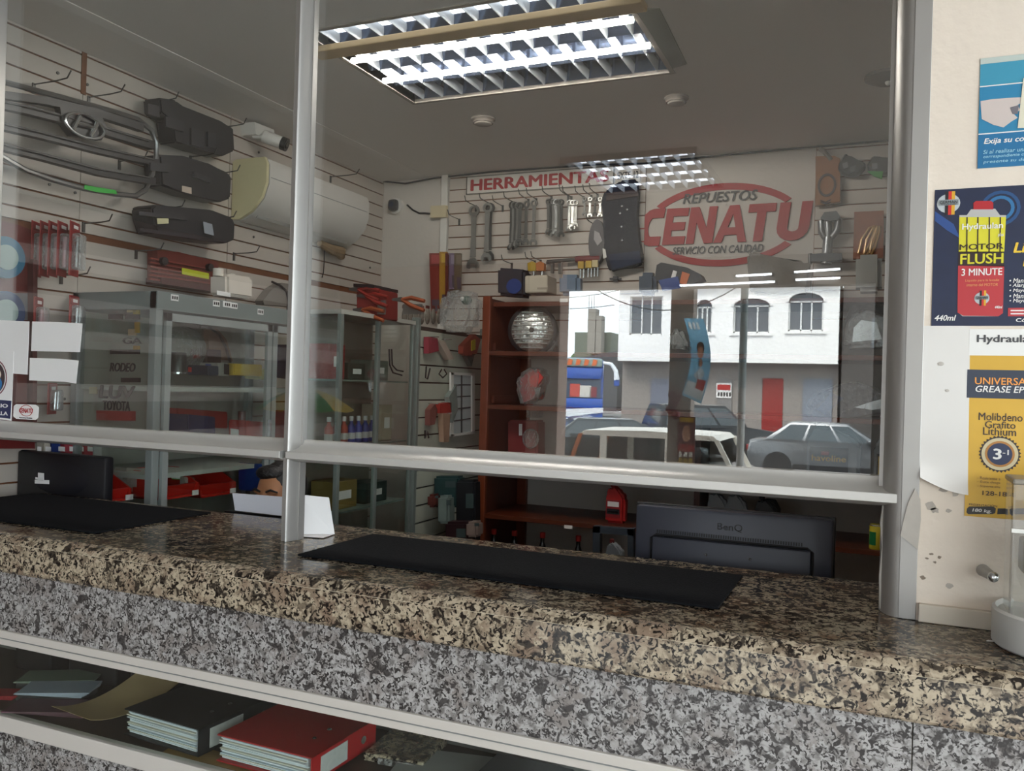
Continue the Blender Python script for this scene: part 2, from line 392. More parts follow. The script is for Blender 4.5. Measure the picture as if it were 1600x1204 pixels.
# ------------------------------------------------------------------ aluminium shop window
win = tag(bpy.data.objects.new('window_1', None), 'satin aluminium shop window with two panes above an open service slot', kind='structure'); COL.objects.link(win)
CT = 1.06
def halfround(x0, x1, z0, z1, name='mullion_bead'):
    r = (x1-x0)/2; n = 10
    poly = [(x0+r-r*math.cos(PI*k/n), -.016-.02*math.sin(PI*k/n)) for k in range(n+1)]+[(x1, .05), (x0, .05)]
    MB().prism([(x, -y) for x, y in poly], z1-z0, (0, 0, (z0+z1)/2), (1, 0, 0), (0, -1, 0)).build(name, alu, win, True)
TZ0, TZ1 = 1.287, 1.306
for z0, z1 in ((CT, TZ0), (TZ1, 2.86)):
    MB().span((-1.488, -.004, z0), (-1.4712, .056, z1), .001).build('mullion_face', alu, win)
    n = 10; fl = [(-1.4702, -.010)]+[(-1.4702+.0102*math.sin(PI/2*k/n), -.010+.066*(1-math.cos(PI/2*k/n))) for k in range(1, n+1)]+[(-1.4702, .056)]
    MB().prism([(x, -y) for x, y in fl], z1-z0, (0, 0, (z0+z1)/2), (1, 0, 0), (0, -1, 0)).build('mullion_flank', alu, win, True)
MB().span((-1.4715, .002, CT), (-1.4700, .05, 2.86)).build('mullion_groove', alu_dark, win)
MB().span((-1.461, .036, TZ1), (-1.4565, .056, 2.86)).build('glazing_bead', alu, win)
# right jamb: flat front face and a hollow flank turned to the pane
MB().span((.046, -.024, CT), (.078, .06, 2.86), .001).build('jamb_face', alu, win)
n = 8; hollow = [(.046, -.022)]+[(.046-.036*math.sin(PI/2*k/n), -.022+.072*(1-math.cos(PI/2*k/n))) for k in range(1, n+1)]+[(.046, .05)]
MB().prism([(x, -y) for x, y in hollow], 2.86-CT, (0, 0, (CT+2.86)/2), (1, 0, 0), (0, -1, 0)).build('jamb_flank', alu, win, True)
MB().span((.004, .028, TZ1), (.012, .06, 2.86)).build('glazing_bead', alu, win)
MB().span((-2.80, -.01, CT), (-2.725, .055, 2.86), .002).build('jamb_face', alu, win)
MB().span((-2.80, -.01, 2.84), (.078, .06, 2.88)).build('head_rail', alu, win)
for x0, x1 in ((-2.73, -1.4885), (-1.4695, .046)):
    MB().span((x0, -.020, TZ0), (x1, .0, TZ1), .0015).build('transom_face', alu2, win)
    n = 8; top = [(-.018, TZ1)]+[(-.018+.062*math.sin(PI/2*k/n), TZ1+.028*(1-math.cos(PI/2*k/n))) for k in range(1, n+1)]+[(.058, TZ1+.03), (.058, TZ0-.008)]
    bot = [(.03, TZ0-.012), (.005, TZ0-.007), (-.018, TZ0)]
    MB().prism([(y, z) for y, z in top+bot], x1-x0, ((x0+x1)/2, 0, 0), (0, 1, 0), (0, 0, 1)).build('transom_ledge', alu2, win, True)
for x0, x1 in ((-2.74, -1.478), (-1.463, .014)):
    MB().span((x0, GLY-.0025, TZ1+.02), (x1, GLY+.0025, 2.85)).build('glass_pane', glass, win)
MB().span((-1.460, .03, CT), (-1.457, .056, TZ0)).build('edge_strip', alu, win)
MB().tube([(.016, .02, CT+.005), (.013, .022, 1.13), (.017, .02, 1.19), (.012, .024, 1.24), (.016, .02, TZ0)], .004, 6).build('sealant_strip', white_pl, win)

# ------------------------------------------------------------------ granite counter with glazed display front
ct = thing('service_counter', 'brown and grey granite service counter with a glazed display front', 'counter', (-1.2, -.3, 0))
FY = -.318
nose = [(.30, CT), (-.285, CT), (-.303, CT-.004), (-.315, CT-.012), (FY-.004, CT-.021), (FY-.004, CT-.0225), (FY, CT-.0235), (FY, CT-.100), (FY+.006, CT-.104), (FY+.02, CT-.104), (.30, CT-.06)]
def slab(poly, x0, x1, name, mat): return MB().prism(poly, x1-x0, ((x0+x1)/2, 0, 0), (0, 1, 0), (0, 0, 1)).build(name, mat, ct, False)
k = 7
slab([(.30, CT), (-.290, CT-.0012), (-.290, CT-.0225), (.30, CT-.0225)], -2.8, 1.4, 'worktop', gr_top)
slab([(-.290, CT-.0012), (-.303, CT-.004), (-.315, CT-.012), (FY-.0035, CT-.0225), (-.290, CT-.0225)], -2.8, 1.4, 'worktop_edge', gr_warm)  # same slab as the worktop, in the lighter colour because it faces the light
slab([(.27, CT-.0235), (FY, CT-.0235), (FY, CT-.097), (FY+.006, CT-.104), (.27, CT-.104)], -2.8, 1.4, 'nosing', gr_warm)
slab([(FY-.0012, CT-.0224), (FY-.0012, CT-.0240), (.25, CT-.0238), (.25, CT-.0224)], -2.8, 1.4, 'adhesive_joint', M('pale_mastic', '#cdbfa8', .6))
AY = -.300
xj = P(1426, 1150, 'y', AY).x
MB().span((-2.8, AY, .797), (xj-.001, AY+.03, CT-.104)).build('apron_panel', gr_grey, ct)
MB().span((xj+.001, AY, .50), (1.4, AY+.03, CT-.104)).build('apron_panel', gr_grey, ct)
MB().span((-2.8, AY-.008, .758), (xj-.001, AY+.02, .797), .002).build('display_rail', rail_m, ct)
MB().span((-2.8, AY-.010, .7755), (xj-.001, AY-.0075, .7775)).build('rail_groove', alu_dark, ct)
MB().span((-2.8, AY-.008, .523), (xj-.001, AY+.02, .566), .002).build('display_rail', rail_m, ct)
MB().span((-2.8, AY, .0), (xj-.001, AY+.03, .523)).build('base_panel', gr_grey, ct)
MB().span((-2.8, AY+.004, .566), (xj-.001, AY+.009, .758)).build('display_glass', case_glass, ct)
MB().span((-2.8, AY+.03, .50), (xj-.001, .12, .56)).build('display_floor', M('shelf_laminate', '#3b2d26', .5), ct)
MB().span((-2.8, .10, .56), (xj-.001, .12, CT-.104)).build('display_back', M('shelf_back', '#6f6c68', .6), ct)
MB().span((xj-.02, AY+.03, .50), (xj-.001, .12, CT-.104)).build('display_side', M('shelf_back', '#6f6c68', .6), ct)

# ------------------------------------------------------------------ louvred fluorescent lamp
def louvre_lamp(t, x0, x1, y0, y1, z, rows, lit, bar=None, nb=12, tube_m=None, flip=False):
    sl_ = bool(flip)
    refl = M('lamp_reflector', '#59647a', .16, metal=.85, var=.05)
    bl = M('louvre_blade', '#cfd6dd', .3, metal=.3, var=.04)
    rim = M('lamp_rim', '#a39c93', .5) if not flip else M('lamp_rim_dark', '#6b6661', .6)
    hs = .075
    MB().span((x0-.02, y0-.02, z+hs+.03), (x1+.02, y1+.02, z+hs+.05)).build('lamp_body', refl, t)
    for a, b in (((x0-.02, y0-.02), (x0, y1+.02)), ((x1, y0-.02), (x1+.02, y1+.02)), ((x0, y0-.02), (x1, y0)), ((x0, y1), (x1, y1+.02))):
        MB().span((a[0], a[1], z-.004), (b[0], b[1], z+hs+.03)).build('rim', rim, t)
    for r in range(len(rows)-1):
        ya, yb = rows[r], rows[r+1]; ym = (ya+yb)/2; h = (yb-ya)/2
        n = 8; prof = [(ya+.002+(yb-ya-.004)*k/n, z+.012+(hs+.01)*math.sin(PI*k/n)**.6) for k in range(n+1)]
        MB().sheet(lambda u, v: (x0+(x1-x0)*u, prof[min(n, int(v*n+.5))][0], prof[min(n, int(v*n+.5))][1]), 1, n, .001).build('reflector', refl, t, True)
        MB().prism([(-.002, .022), (.002, .022), (.006, .055), (-.006, .055)], x1-x0, ((x0+x1)/2, yb, z), (0, 1, 0), (0, 0, 1)).build('louvre_divider', bl, t)
        me = MB().prism([(-.0015, .004), (.0015, .004), (.008, .042), (-.008, .042)], yb-ya-.012, (0, 0, 0), (1, 0, 0), (0, 0, 1)).me('louvre_blade', bl)
        for k in range(nb):
            o = link('louvre_blade', me); o.location = (x0+(x1-x0)*(k+.5)/nb, ym, z+.001); o.parent = t
            o.matrix_parent_inverse = t.matrix_basis.inverted()
        if sl_ or lit[r] == 2: MB().span((x0+.01, ya+.012, z+.046), (x1-.01, yb-.012, z+.049)).build('diffuser', tube_m if sl_ else MATS['row_glow'], t)
        elif lit[r]: MB().cyl((x0+.01, ym, z+.001), (x1-.01, ym, z+.001), .011, seg=12).build('tube', tube_m, t, True)
    if bar: MB().span((x0-.06, bar[0], z-.03), (x1+.07, bar[1], z-.0042), .004).build('bar', M('beige_bar', '#c9ae84', .55), t, ).__setitem__('label', 'beige timber bar across the lamp')
tube_m = emit('fluorescent_tube', '#fff7ee', 85)
lz = ZC; emit('row_glow', '#f4f8ff', 2.5)
t = thing('ceiling_lamp', 'long recessed fluorescent ceiling lamp with white louvres lit inside the shop', 'lamp', (-1.4, 1.2, ZC))
for pts_ in ([(lampx1+.022, .93), (lampx1+.10, .95), (lampx1+.085, 1.47), (lampx1+.022, 1.50)],): MB().prism([(x, y) for x, y in pts_], .003, (0, 0, ZC-.003), (1, 0, 0), (0, 1, 0)).build('flange', M('lamp_flange', '#7f857c', .5), t)
louvre_lamp(t, lampx0, lampx1, lampy0, lampy1, lz, [lampy0, .87, 1.16, 1.35, lampy1], (2, 1, 1, 0), (.825, .905), 12, tube_m)
# ------------------------------------------------------------------ helpers for things that hang on walls or stand on shelves
def fprism(pts, ax, v, t, mb=None):
    """outline seen at these pixels on the plane ax = v, given real thickness t towards the room"""
    mb = mb or MB(); q = [P(x, y, ax, v) for x, y in pts]
    if ax == 'y': mb.prism([(p.x, p.z) for p in q], t, (0, v-t/2, 0), (1, 0, 0), (0, 0, 1))
    else: mb.prism([(p.y, p.z) for p in q], t, (v+t/2, 0, 0), (0, 1, 0), (0, 0, 1))
    return mb
def rectpx(x0, y0, x1, y1, dy=0): return [(x0, y0), (x1, y0+dy), (x1, y1+dy), (x0, y1)]
def hook(wall, p, n=(1, 0, 0), ln=.16, plate=True):
    p, n = Vector(p), Vector(n); m = MB().tube([p, p+n*ln*.6, p+n*ln*.9+Vector((0, 0, .004)), p+n*ln+Vector((0, 0, .03))], .0028, 6)
    if plate: m.box(p+n*.003-Vector((0, 0, .015)), (.012 if n.y else .006, .012 if n.x else .006, .04))
    m.build('hook', steel_dk, wall)
def rawmat(n): return MATS[n]
LX = lambda off=0: XL+.003+off

# ------------------------------------------------------------------ car grille on the slatwall
g = P(130, 220, 'x', LX(.12)); gr = thing('car_grille', 'chrome edged black car grille with an oval emblem hung high on the slatwall', 'car part', (g.x, g.y, 2.2))
ox = LX(.12)
loop = [(2, 127), (40, 137), (100, 153), (170, 172), (215, 186), (236, 203), (244, 222), (244, 245), (238, 272), (228, 296), (212, 306), (180, 303), (130, 294), (80, 280), (40, 266), (12, 250), (-30, 225), (-45, 180), (-35, 140)]
MB().tube([P(x, y, 'x', ox) for x, y in loop], .011, 8, True).build('chrome_rim', M('dull_chrome', '#8f8f8e', .3, metal=.8), gr, True)
inner = [(0, 134), (100, 160), (170, 179), (214, 194), (232, 212), (237, 240), (230, 270), (220, 293)]
blk_gr = M('grille_black', '#232325', .45); gry = M('grille_grey', '#4f4d4c', .4, metal=.3)
def bar(pts, th, nm, m, off=0, dep=.035):
    up = [(x, y-th/2) for x, y in pts]; dn = [(x, y+th/2) for x, y in pts][::-1]
    return fprism(up+dn, 'x', ox-.02+off, dep).build(nm, m, gr)
bar([(-30, 146), (60, 158), (140, 176), (215, 200)], 12, 'upper_lip', blk_gr)
for pts, th in (([(-30, 160), (30, 172), (110, 192), (232, 228)], 13), ([(-40, 190), (60, 213), (150, 236), (240, 256)], 11), ([(-30, 224), (60, 246), (150, 270), (234, 284)], 11)):
    b_ = bar(pts, th, 'crossbar', blk_gr); up = [(x, y-th/2-1) for x, y in pts]
    MB().tube([P(x, y, 'x', ox+.018) for x, y in up], .004, 6).build('bar_trim', gry, b_)
c = P(133, 197, 'x', ox+.03); e1 = (P(163, 207, 'x', ox+.03)-P(103, 187, 'x', ox+.03))/2; zz = Vector((0, 0, .042)); e1.z *= .35
em = fprism([(85, 168), (150, 180), (160, 205), (150, 220), (105, 213), (88, 190)], 'x', ox-.01, .03).build('emblem_plate', blk_gr, gr)
MB().tube([c+e1*math.cos(2*PI*k/28)+zz*math.sin(2*PI*k/28) for k in range(28)], .006, 8, True).build('emblem_ring', chrome, em, True)
def es(a, b, r): MB().tube([c+e1*a[0]+zz*a[1], c+e1*b[0]+zz*b[1]], r, 8).build('emblem_letter', chrome, em, True)
es((-.62, -.65), (-.28, .75), .008); es((.28, -.75), (.62, .65), .008); es((-.48, -.08), (.48, .1), .007)
fprism([(132, 289), (180, 297), (183, 303), (150, 300), (131, 295)], 'x', ox+.012, .002).build('marker_tape', M('neon_green', '#2fae3c', .5), gr).__setitem__('label', 'bright green marker tape')
for x, y in ((52, 132), (138, 152)): hook(wl, P(x, y, 'x', LX()), ln=.2)

# ------------------------------------------------------------------ black moulded parts
def moulded(pts, off, t, lab, ribs=(), labels=(), grp='black moulded car parts on the slatwall'):
    q = P(*pts[0], 'x', LX(off)); o = thing('moulded_car_part', lab, 'car part', (q.x, q.y, q.z), grp)
    m = fprism(pts, 'x', LX(off), t); bmesh.ops.bevel(m.bm, geom=list(m.bm.edges), offset=.008, segments=2, affect='EDGES'); m.build('shell', M('soft_black_plastic', '#26262a', .42, var=.25, scale=30), o, True)
    for r in ribs: fprism(r, 'x', LX(off+t), .012).build('rib', M('soft_black_plastic2', '#333338', .4), o)
    for r, c in labels: fprism(r, 'x', LX(off+t)+.0125, .0015).build('label_sticker', M('sticker_'+c[1:], c, .6), o)
    return o
moulded([(222, 156), (250, 160), (258, 172), (318, 192), (340, 203), (342, 238), (322, 247), (285, 236), (262, 228), (246, 226), (246, 190), (224, 180)], .02, .10, 'dark moulded duct bracket hanging highest beside the car grille',
        ([(228, 162), (246, 166), (246, 184), (228, 178)], [(256, 182), (284, 190), (284, 206), (256, 198)], [(296, 200), (316, 206), (316, 232), (296, 226)], [(322, 206), (334, 209), (334, 232), (322, 229)]), ())
moulded([(222, 244), (262, 246), (300, 258), (332, 272), (337, 280), (335, 312), (318, 318), (268, 306), (225, 292)], .03, .1, 'black moulded air box hanging in the middle of the three black parts', ([(232, 254), (262, 256), (262, 270), (232, 266)], [(300, 268), (326, 278), (326, 286), (300, 276)]), (([(284, 290), (299, 293), (299, 303), (284, 299)], '#c9b8a8'),))
moulded([(203, 327), (210, 322), (300, 330), (333, 342), (337, 352), (336, 376), (322, 382), (285, 378), (212, 366), (207, 342)], .05, .12, 'black moulded battery tray hanging lowest above the oil cooler', ([(214, 330), (290, 338), (290, 344), (214, 336)], [(215, 356), (310, 369), (310, 374), (215, 361)]), (([(245, 341), (263, 341), (263, 349), (246, 350)], '#cfc8a0'), ([(317, 346), (331, 350), (334, 368), (319, 364)], '#8f949c')))
for x, y in ((236, 160), (344, 199), (297, 245), (334, 271), (246, 326), (328, 342), (186, 252), (130, 349), (366, 270), (95, 430), (365, 396), (212, 392)): hook(wl, P(x, y, 'x', LX()), ln=.16)
for x, y in ((516, 276),): hook(wl, P(x, y, 'x', LX()), ln=.2)
for x, y in ((90, 114), (136, 132), (404, 238), (396, 370), (77, 288), (117, 301), (100, 623), (578, 418)):
    p = P(x, y, 'x', LX()); MB().cyl(p, p+Vector((.004, 0, 0)), .006, seg=10).build('screw_cap', steel_dk, wl)

# ------------------------------------------------------------------ security camera, air conditioner
p = P(392, 207, 'x', LX(.05)); sc = thing('security_camera', 'white bullet security camera with a black lens above the air conditioner', 'camera', (p.x, p.y, p.z))
fprism([(375, 193), (406, 205), (408, 222), (377, 212)], 'x', LX(0), .09).build('junction_box', white_pl, sc)
a, b = P(408, 212, 'x', LX(.10)), P(433, 219, 'x', LX(.14)); b = Vector((a.x+.10, a.y+.05, a.z-.035))
MB().cyl(a-Vector((.05, 0, 0)), a+Vector((.02, .02, 0)), .012).build('bracket', white_pl, sc); a0 = a+Vector((.01, .01, 0))
MB().cyl(a0, b, .032, seg=20).build('body', white_pl, sc, True); d = (b-a0).normalized()
MB().cyl(b-d*.01, b+d*.018, .0335, seg=20).build('lens_hood', black_pl, sc, True); MB().cyl(b+d*.012, b+d*.02, .018, seg=16).build('lens', M('lens_glass', '#0b0b0e', .05), sc)
y0_, y1_ = P(361, 300, 'x', LX(.0)).y+.01, P(563, 330, 'x', LX(.15)).y
zt_, zb_ = P(362, 247, 'x', LX(.0)).z-.01, P(362, 340, 'x', LX(.0)).z-.01
ac = thing('air_conditioner', 'cream and white split air conditioner mounted on the slatwall', 'air conditioner', (XL+.1, (y0_+y1_)/2, zb_))
h = zt_-zb_; sect = [(0, 0), (.05, -.0), (.12, .035), (.18, .10), (.205, .17), (.205, h-.03), (.19, h), (.02, h), (0, h-.01)]
MB().prism(sect, y1_-y0_-.02, (LX(.005), (y0_+y1_)/2+.01, zb_), (1, 0, 0), (0, 0, 1)).build('body', M('ac_white', '#cfccc6', .4, var=.03), ac, True)
MB().prism([(x*1.02, z*1.01) for x, z in sect], .018, (LX(.005), y0_, zb_), (1, 0, 0), (0, 0, 1)).build('end_cap', M('ac_cream', '#d6cda2', .45), ac, True).__setitem__('label', 'yellowed cream end cap')
MB().span((LX(.2095), y0_+.03, zb_+.2), (LX(.2115), y1_-.02, zb_+.203)).build('panel_line', alu_dark, ac)
for k in range(2): MB().box((LX(.115+.05*k), (y0_+y1_)/2, zb_+.035+.05*k), (.05, y1_-y0_-.12, .004), Matrix.Rotation(-.9, 3, 'Y')).build('air_flap', M('ac_flap', '#a9a7a2', .5), ac)
MB().tube([(LX(.05), y1_-.25, zb_-.01), (LX(.06), y1_-.15, zb_-.03), (LX(.06), y1_-.06, zb_-.03), (LX(.05), y1_-.03, zb_-.06)], [.02, .03, .035, .02], 10).build('pipe_wrap', M('tan_tape', '#8a7458', .8, var=.3, scale=30), ac)
MB().tube([(LX(.05), y1_-.2, zb_-.03), (LX(.05), y1_-.2, zb_-.12), (LX(.055), y1_-.21, zb_-.17), (LX(.05), y1_-.215, zb_-.2)], .003, 5).build('wire', black_mt, ac)

# ------------------------------------------------------------------ blister packs, red panel at the far left
def blister(x, y, w, h, off, lab, sil=False, grp='red blister packs on the slatwall', turn=.5):
    p = P(x, y, 'x', LX(off)); o = thing('blister_pack', lab, 'blister pack', (p.x, p.y, p.z), grp, rotz=turn)
    lmb(o, 'card', M('red_card', '#9a2b2a', .5, var=.25, scale=40), MB().box((0, 0, -h/2), (.004, w, h), bevel=.0015))
    lmb(o, 'header', M('card_header', '#7e1f22', .5), MB().box((.003, 0, -.02), (.003, w*.9, .03)))
    lmb(o, 'header_print', paper, MB().box((.005, 0, -.02), (.002, w*.45, .012)))
    bl_ = lmb(o, 'blister', MATS['clear_film'], MB().box((.018, 0, -h*.55), (.032, w*.78, h*.66), bevel=.008), True)
    lmb(bl_, 'contents', chrome if sil else M('pink_metal', '#b98f94', .35, metal=.4), MB().cyl((.016, w*.12, -h*.84), (.016, w*.2, -h*.28), .012, seg=10).cyl((.016, -w*.2, -h*.84), (.016, -w*.12, -h*.28), .009, seg=10), True)
    return o
polybag('clear_film', opac=.1)
for k, (x, lab) in enumerate(((58, 'red blister pack first of the upper row beside the red display panel'), (71, 'red blister pack second of the upper row'), (84, 'red blister pack third of the upper row'), (98, 'red blister pack fourth of the upper row'), (117, 'red blister pack with silver cylinders at the right end of the upper row'))):
    blister(x, 347, .085, .205, .03+.03*k, lab, k == 4)
blister(60, 464, .07, .17, .06, 'small dark red blister pack at the left of the lower row'); blister(116, 462, .085, .17, .1, 'silver and red blister pack at the right of the lower row', True)
blister(82, 598, .075, .12, .06, 'red and grey blister pack below the paper sheets', True)
p = P(20, 500, 'x', LX(.05)); rd = thing('red_display_panel', 'dark red display panel with two round blue emblems at the left edge', 'panel', (p.x, p.y, 1.1))
fprism([(-60, 335), (22, 352), (46, 362), (46, 700), (-60, 700)], 'x', LX(.01), .03).build('board', M('dark_red_board', '#641817', .45, var=.12), rd)
fprism([(43, 405), (50, 407), (49, 690), (42, 690)], 'x', LX(.04), .03).build('edge_post', M('maroon_post', '#4f1a1a', .5), rd)
fprism([(-40, 392), (44, 402), (44, 410), (-40, 402)], 'x', LX(.041), .01).build('shelf_lip', M('maroon_post', '#4f1a1a', .5), rd)
for yy, c in ((402, '#2b6f8f'), (487, '#27456f')):
    q = P(4, yy, 'x', LX(.045)); e = MB().cyl(q, q+Vector((.02, 0, 0)), .075, seg=28).build('round_emblem', M('emblem_'+c[1:], c, .4), rd); MB().cyl(q+Vector((.02, 0, 0)), q+Vector((.024, 0, 0)), .045, seg=24).build('emblem_centre', M('emblem_pale', '#9fb6b4', .4), e)
fprism([(-60, 455), (42, 458), (42, 500), (-60, 498)], 'x', LX(.041), .004).build('grey_band', M('grey_band', '#6d6f74', .5), rd)

# ------------------------------------------------------------------ brown oil cooler box, white jug
p = P(275, 452, 'x', LX(.1)); oc = thing('oil_cooler', 'dark red-brown finned oil cooler with a yellow tag above the grey cabinet', 'car part', (p.x, p.y, p.z))
br = M('maroon_metal', '#6b2a22', .4, metal=.3, var=.25, scale=20)
fprism([(230, 392), (262, 394), (326, 410), (326, 450), (230, 437)], 'x', LX(.03), .06).build('core', br, oc)
for k in range(6): fprism([(232, 402+k*6.5), (325, 419+k*5.6), (325, 421+k*5.6), (232, 404.5+k*6.5)], 'x', LX(.09), .012).build('fin', M('maroon_fin', '#8a4238', .35, metal=.3), oc)
fprism([(228, 434), (328, 448), (328, 458), (228, 444)], 'x', LX(.02), .09).build('base_rail', M('maroon_dark', '#45120f', .4), oc)
for x, y in ((253, 408), (325, 418)): q = P(x, y, 'x', LX(.1)); MB().cyl(q, q+Vector((.02, 0, 0)), .018, seg=14).build('port', black_mt, oc)
fprism([(284, 418), (326, 427), (326, 436), (284, 428)], 'x', LX(.104), .002).build('yellow_tag', M('lime_tag', '#c3c825', .5), oc)

# ------------------------------------------------------------------ grey steel cabinet with glass sides and doors
CX0, CX1, CY0, CY1, CZ = XL+.03, -2.5, .515, 1.55, 1.82
cb = thing('steel_cabinet', 'grey steel cabinet with glass doors and lettering on its glass end', 'cabinet', ((CX0+CX1)/2, (CY0+CY1)/2, 0))
sp = .035
for x in (CX0, CX1-sp):
    for y in (CY0, CY1-sp): MB().span((x, y, 0), (x+sp, y+sp, CZ), .003).build('post', grey_pt, cb)
MB().span((CX0, CY0, CZ-.07), (CX1+.004, CY1, CZ), .003).build('top', grey_pt, cb)
MB().span((CX0, CY0, .05), (CX1, CY1, .09)).build('bottom', grey_pt, cb)
MB().span((CX0, CY0+sp, .09), (CX0+.006, CY1-sp, CZ-.07)).build('back', M('cab_back', '#a9a59c', .6), cb)
MB().span((CX0+sp, CY0+.012, .09), (CX1-sp, CY0+.017, CZ-.07)).build('side_glass', case_glass, cb)
shelfz = (.45, .80, 1.105, 1.44)
for z in shelfz: MB().span((CX0+.006, CY0+.02, z), (CX1-.03, CY1-.02, z+.018)).build('shelf', M('cab_shelf', '#a3a5a0', .5), cb)
ym_ = 1.17
for ya, yb in ((CY0+.04, ym_), (ym_+.01, CY1-.03)):
    dr = MB().span((CX1-.004, ya, .12), (CX1+.012, ya+.028, CZ-.08)).span((CX1-.004, yb-.028, .12), (CX1+.012, yb, CZ-.08)).span((CX1-.004, ya, CZ-.11), (CX1+.012, yb, CZ-.08)).span((CX1-.004, ya, .12), (CX1+.012, yb, .15)).build('door', M('door_grey', '#8b918f', .4), cb)
    MB().span((CX1+.002, ya+.028, .15), (CX1+.006, yb-.028, CZ-.11)).build('door_glass', case_glass, dr)
    MB().span((CX1+.012, yb-.02, 1.2), (CX1+.03, yb-.008, 1.32)).build('handle', chrome, dr)
for (x, y) in ((273, 465), (338, 474), (355, 475.5), (366, 477.5), (407, 487)):
    q = P(x, y, 'x', CX1+.005); MB().box(q, (.002, .038 if x != 355 else .05, .024)).build('price_tag', paper, cb)
    for k in range(3): MB().box(q+Vector((.0015, -.011+.011*k, 0)), (.001, .006, .012)).build('tag_print', black_mt, cb)
# lettering on the glass end
gy = CY0+.0115; ltr = M('badge_dark', '#2b2626', .35, metal=.4)
def glt(s, x0, y0, x1, y1, m=ltr, sh=0, b=.02):
    a, c_ = P(x0, y1, 'y', gy), P(x1, y0, 'y', gy); text('badge_lettering', s, 1, m, (a.x, gy, a.z), (1, 0, 0), (0, 0, 1), cb, b, sh, c_.x-a.x, c_.z-a.z, 'BL', .003)
glt('LUV', 155, 603, 212, 622, sh=.1, b=.03); glt('TOYOTA', 161, 627, 204, 640); glt('RODEO', 172, 567, 212, 580, sh=.2); glt('GA', 192, 527, 222, 537)
for r in ((170, 491, 192, 499), (197, 491, 219, 499), (173, 546, 219, 553), (190, 590, 220, 597)):
    fprism(rectpx(*r), 'y', gy, .004).build('badge', ltr, cb)
for r, c in (((176, 474, 189, 484), '#c9bd96'), ((200, 476, 214, 488), '#cbb08a'), ((210, 472, 219, 492), '#b99a3a'), ((202, 514, 214, 524), '#c9a98a'), ((212, 503, 219, 520), '#b98a2a'), ((141, 604, 153, 615), '#b5a88a'), ((210, 540, 219, 549), '#b98a2a')):
    fprism(rectpx(*r), 'y', gy+.012, .006).build('small_badge', M('badge_'+c[1:], c, .5), cb)
fprism(rectpx(157, 641, 212, 656, 1), 'y', gy+.05, .02).build('red_strip', red_pl, cb)

# things on and inside the cabinet
def boxthing(name, lab, cat, x0, y0, x1, y1, ax, v, t, mat, dy=0, lid=None, grp=None, bev=.004):
    a = P((x0+x1)/2, y1, ax, v); o = thing(name, lab, cat, a, grp); m = fprism(rectpx(x0, y0, x1, y1, dy), ax, v, t)
    if bev: bmesh.ops.bevel(m.bm, geom=list(m.bm.edges), offset=bev, segments=2, affect='EDGES')
    m.build('body', mat, o, True)
    if lid: fprism(rectpx(x0+(x1-x0)*lid[0], y0+(y1-y0)*lid[1], x0+(x1-x0)*lid[2], y0+(y1-y0)*lid[3], dy*.6), ax, v+(t if ax == 'x' else -t), .002).build('label_print', lid[4], o)
    return o
CI = CX1-.25
j = boxthing('white_jug', 'off-white plastic reservoir bottle standing on the grey cabinet', 'bottle', 326, 428, 368, 462, 'x', -2.62, .1, M('milky_plastic', '#cfc6bb', .5), 6, (.3, .75, .8, .95, paper), bev=.012)
q = P(341, 427, 'x', -2.57); MB().cyl(q-Vector((0, 0, .012)), q+Vector((0, 0, .02)), .022, seg=16).build('cap', M('milky_cap', '#d8d1c6', .5), j, True)
q = P(362, 432, 'x', -2.57); MB().cyl(q-Vector((0, 0, .02)), q+Vector((0, 0, .012)), .015, seg=12).build('spout', M('milky_cap', '#d8d1c6', .5), j, True)
w_ = P(420, 470, 'x', -2.7); wo = thing('fender_liner', 'grey curved plastic moulding leaning on the wall behind the cabinet', 'car part', (w_.x, w_.y, w_.z))
fprism([(398, 470), (412, 452), (428, 442), (442, 444), (452, 456), (455, 480), (400, 476)], 'x', -2.80, .05).build('shell', M('grey_moulding', '#77716b', .6), wo)
MB().tube([P(x, y, 'x', -2.74) for x, y in ((425, 440), (438, 446), (448, 455), (451, 470), (449, 486))], .006, 6).build('rubber_edge', black_mt, wo)
zsh = lambda y: y
boxthing('yellow_carton', 'yellow carton with a black mark on the cabinet shelf', 'box', 333, 567, 378, 585, 'x', CI, .12, M('yellow_card', '#c9a52a', .5), 2, (.38, .05, .55, .95, black_mt))
boxthing('white_carton', 'white carton left of the yellow one on the cabinet shelf', 'box', 311, 566, 331, 586, 'x', CI, .1, M('white_card', '#a9a7a0', .6), 1, (.5, .1, .9, .6, blue_pl))
boxthing('blue_carton', 'dark blue carton at the left on the cabinet shelf', 'box', 292, 570, 309, 585, 'x', CI, .12, M('navy_card', '#243246', .5), 1, (.1, .2, .4, .7, red_pl))
boxthing('cream_carton', 'small cream carton right of the yellow one on the cabinet shelf', 'box', 381, 575, 402, 591, 'x', CI, .1, M('cream_card', '#c4bd7e', .6), 2, (.2, .3, .7, .6, paper))
t_ = P(278, 584, 'x', CI+.05); tn = thing('metal_tin', 'short round grey tin on the left of the cabinet shelf', 'tin', t_); MB().lathe([(.03, 0), (.034, .003), (.034, .085), (.03, .09)], t_, 20).build('can', steel_dk, tn, True); MB().lathe([(.036, .0), (.036, .008)], t_, 20).build('rim', chrome, tn)
boxthing('black_spare_part', 'black and red carton standing behind the blue carton', 'box', 296, 545, 320, 566, 'x', CI-.12, .1, M('blackred_card', '#3a1c1c', .5), 1, (.2, .4, .7, .7, red_pl))
mi = thing('wing_mirror', 'triangular brown wing mirror with a black rim above the cartons', 'car part', P(330, 565, 'x', CI-.1))
fprism([(318, 512), (332, 514), (346, 530), (356, 564), (330, 560), (318, 545)], 'x', CI-.12, .03).build('glass', M('brown_mirror', '#8a6a58', .3), mi)
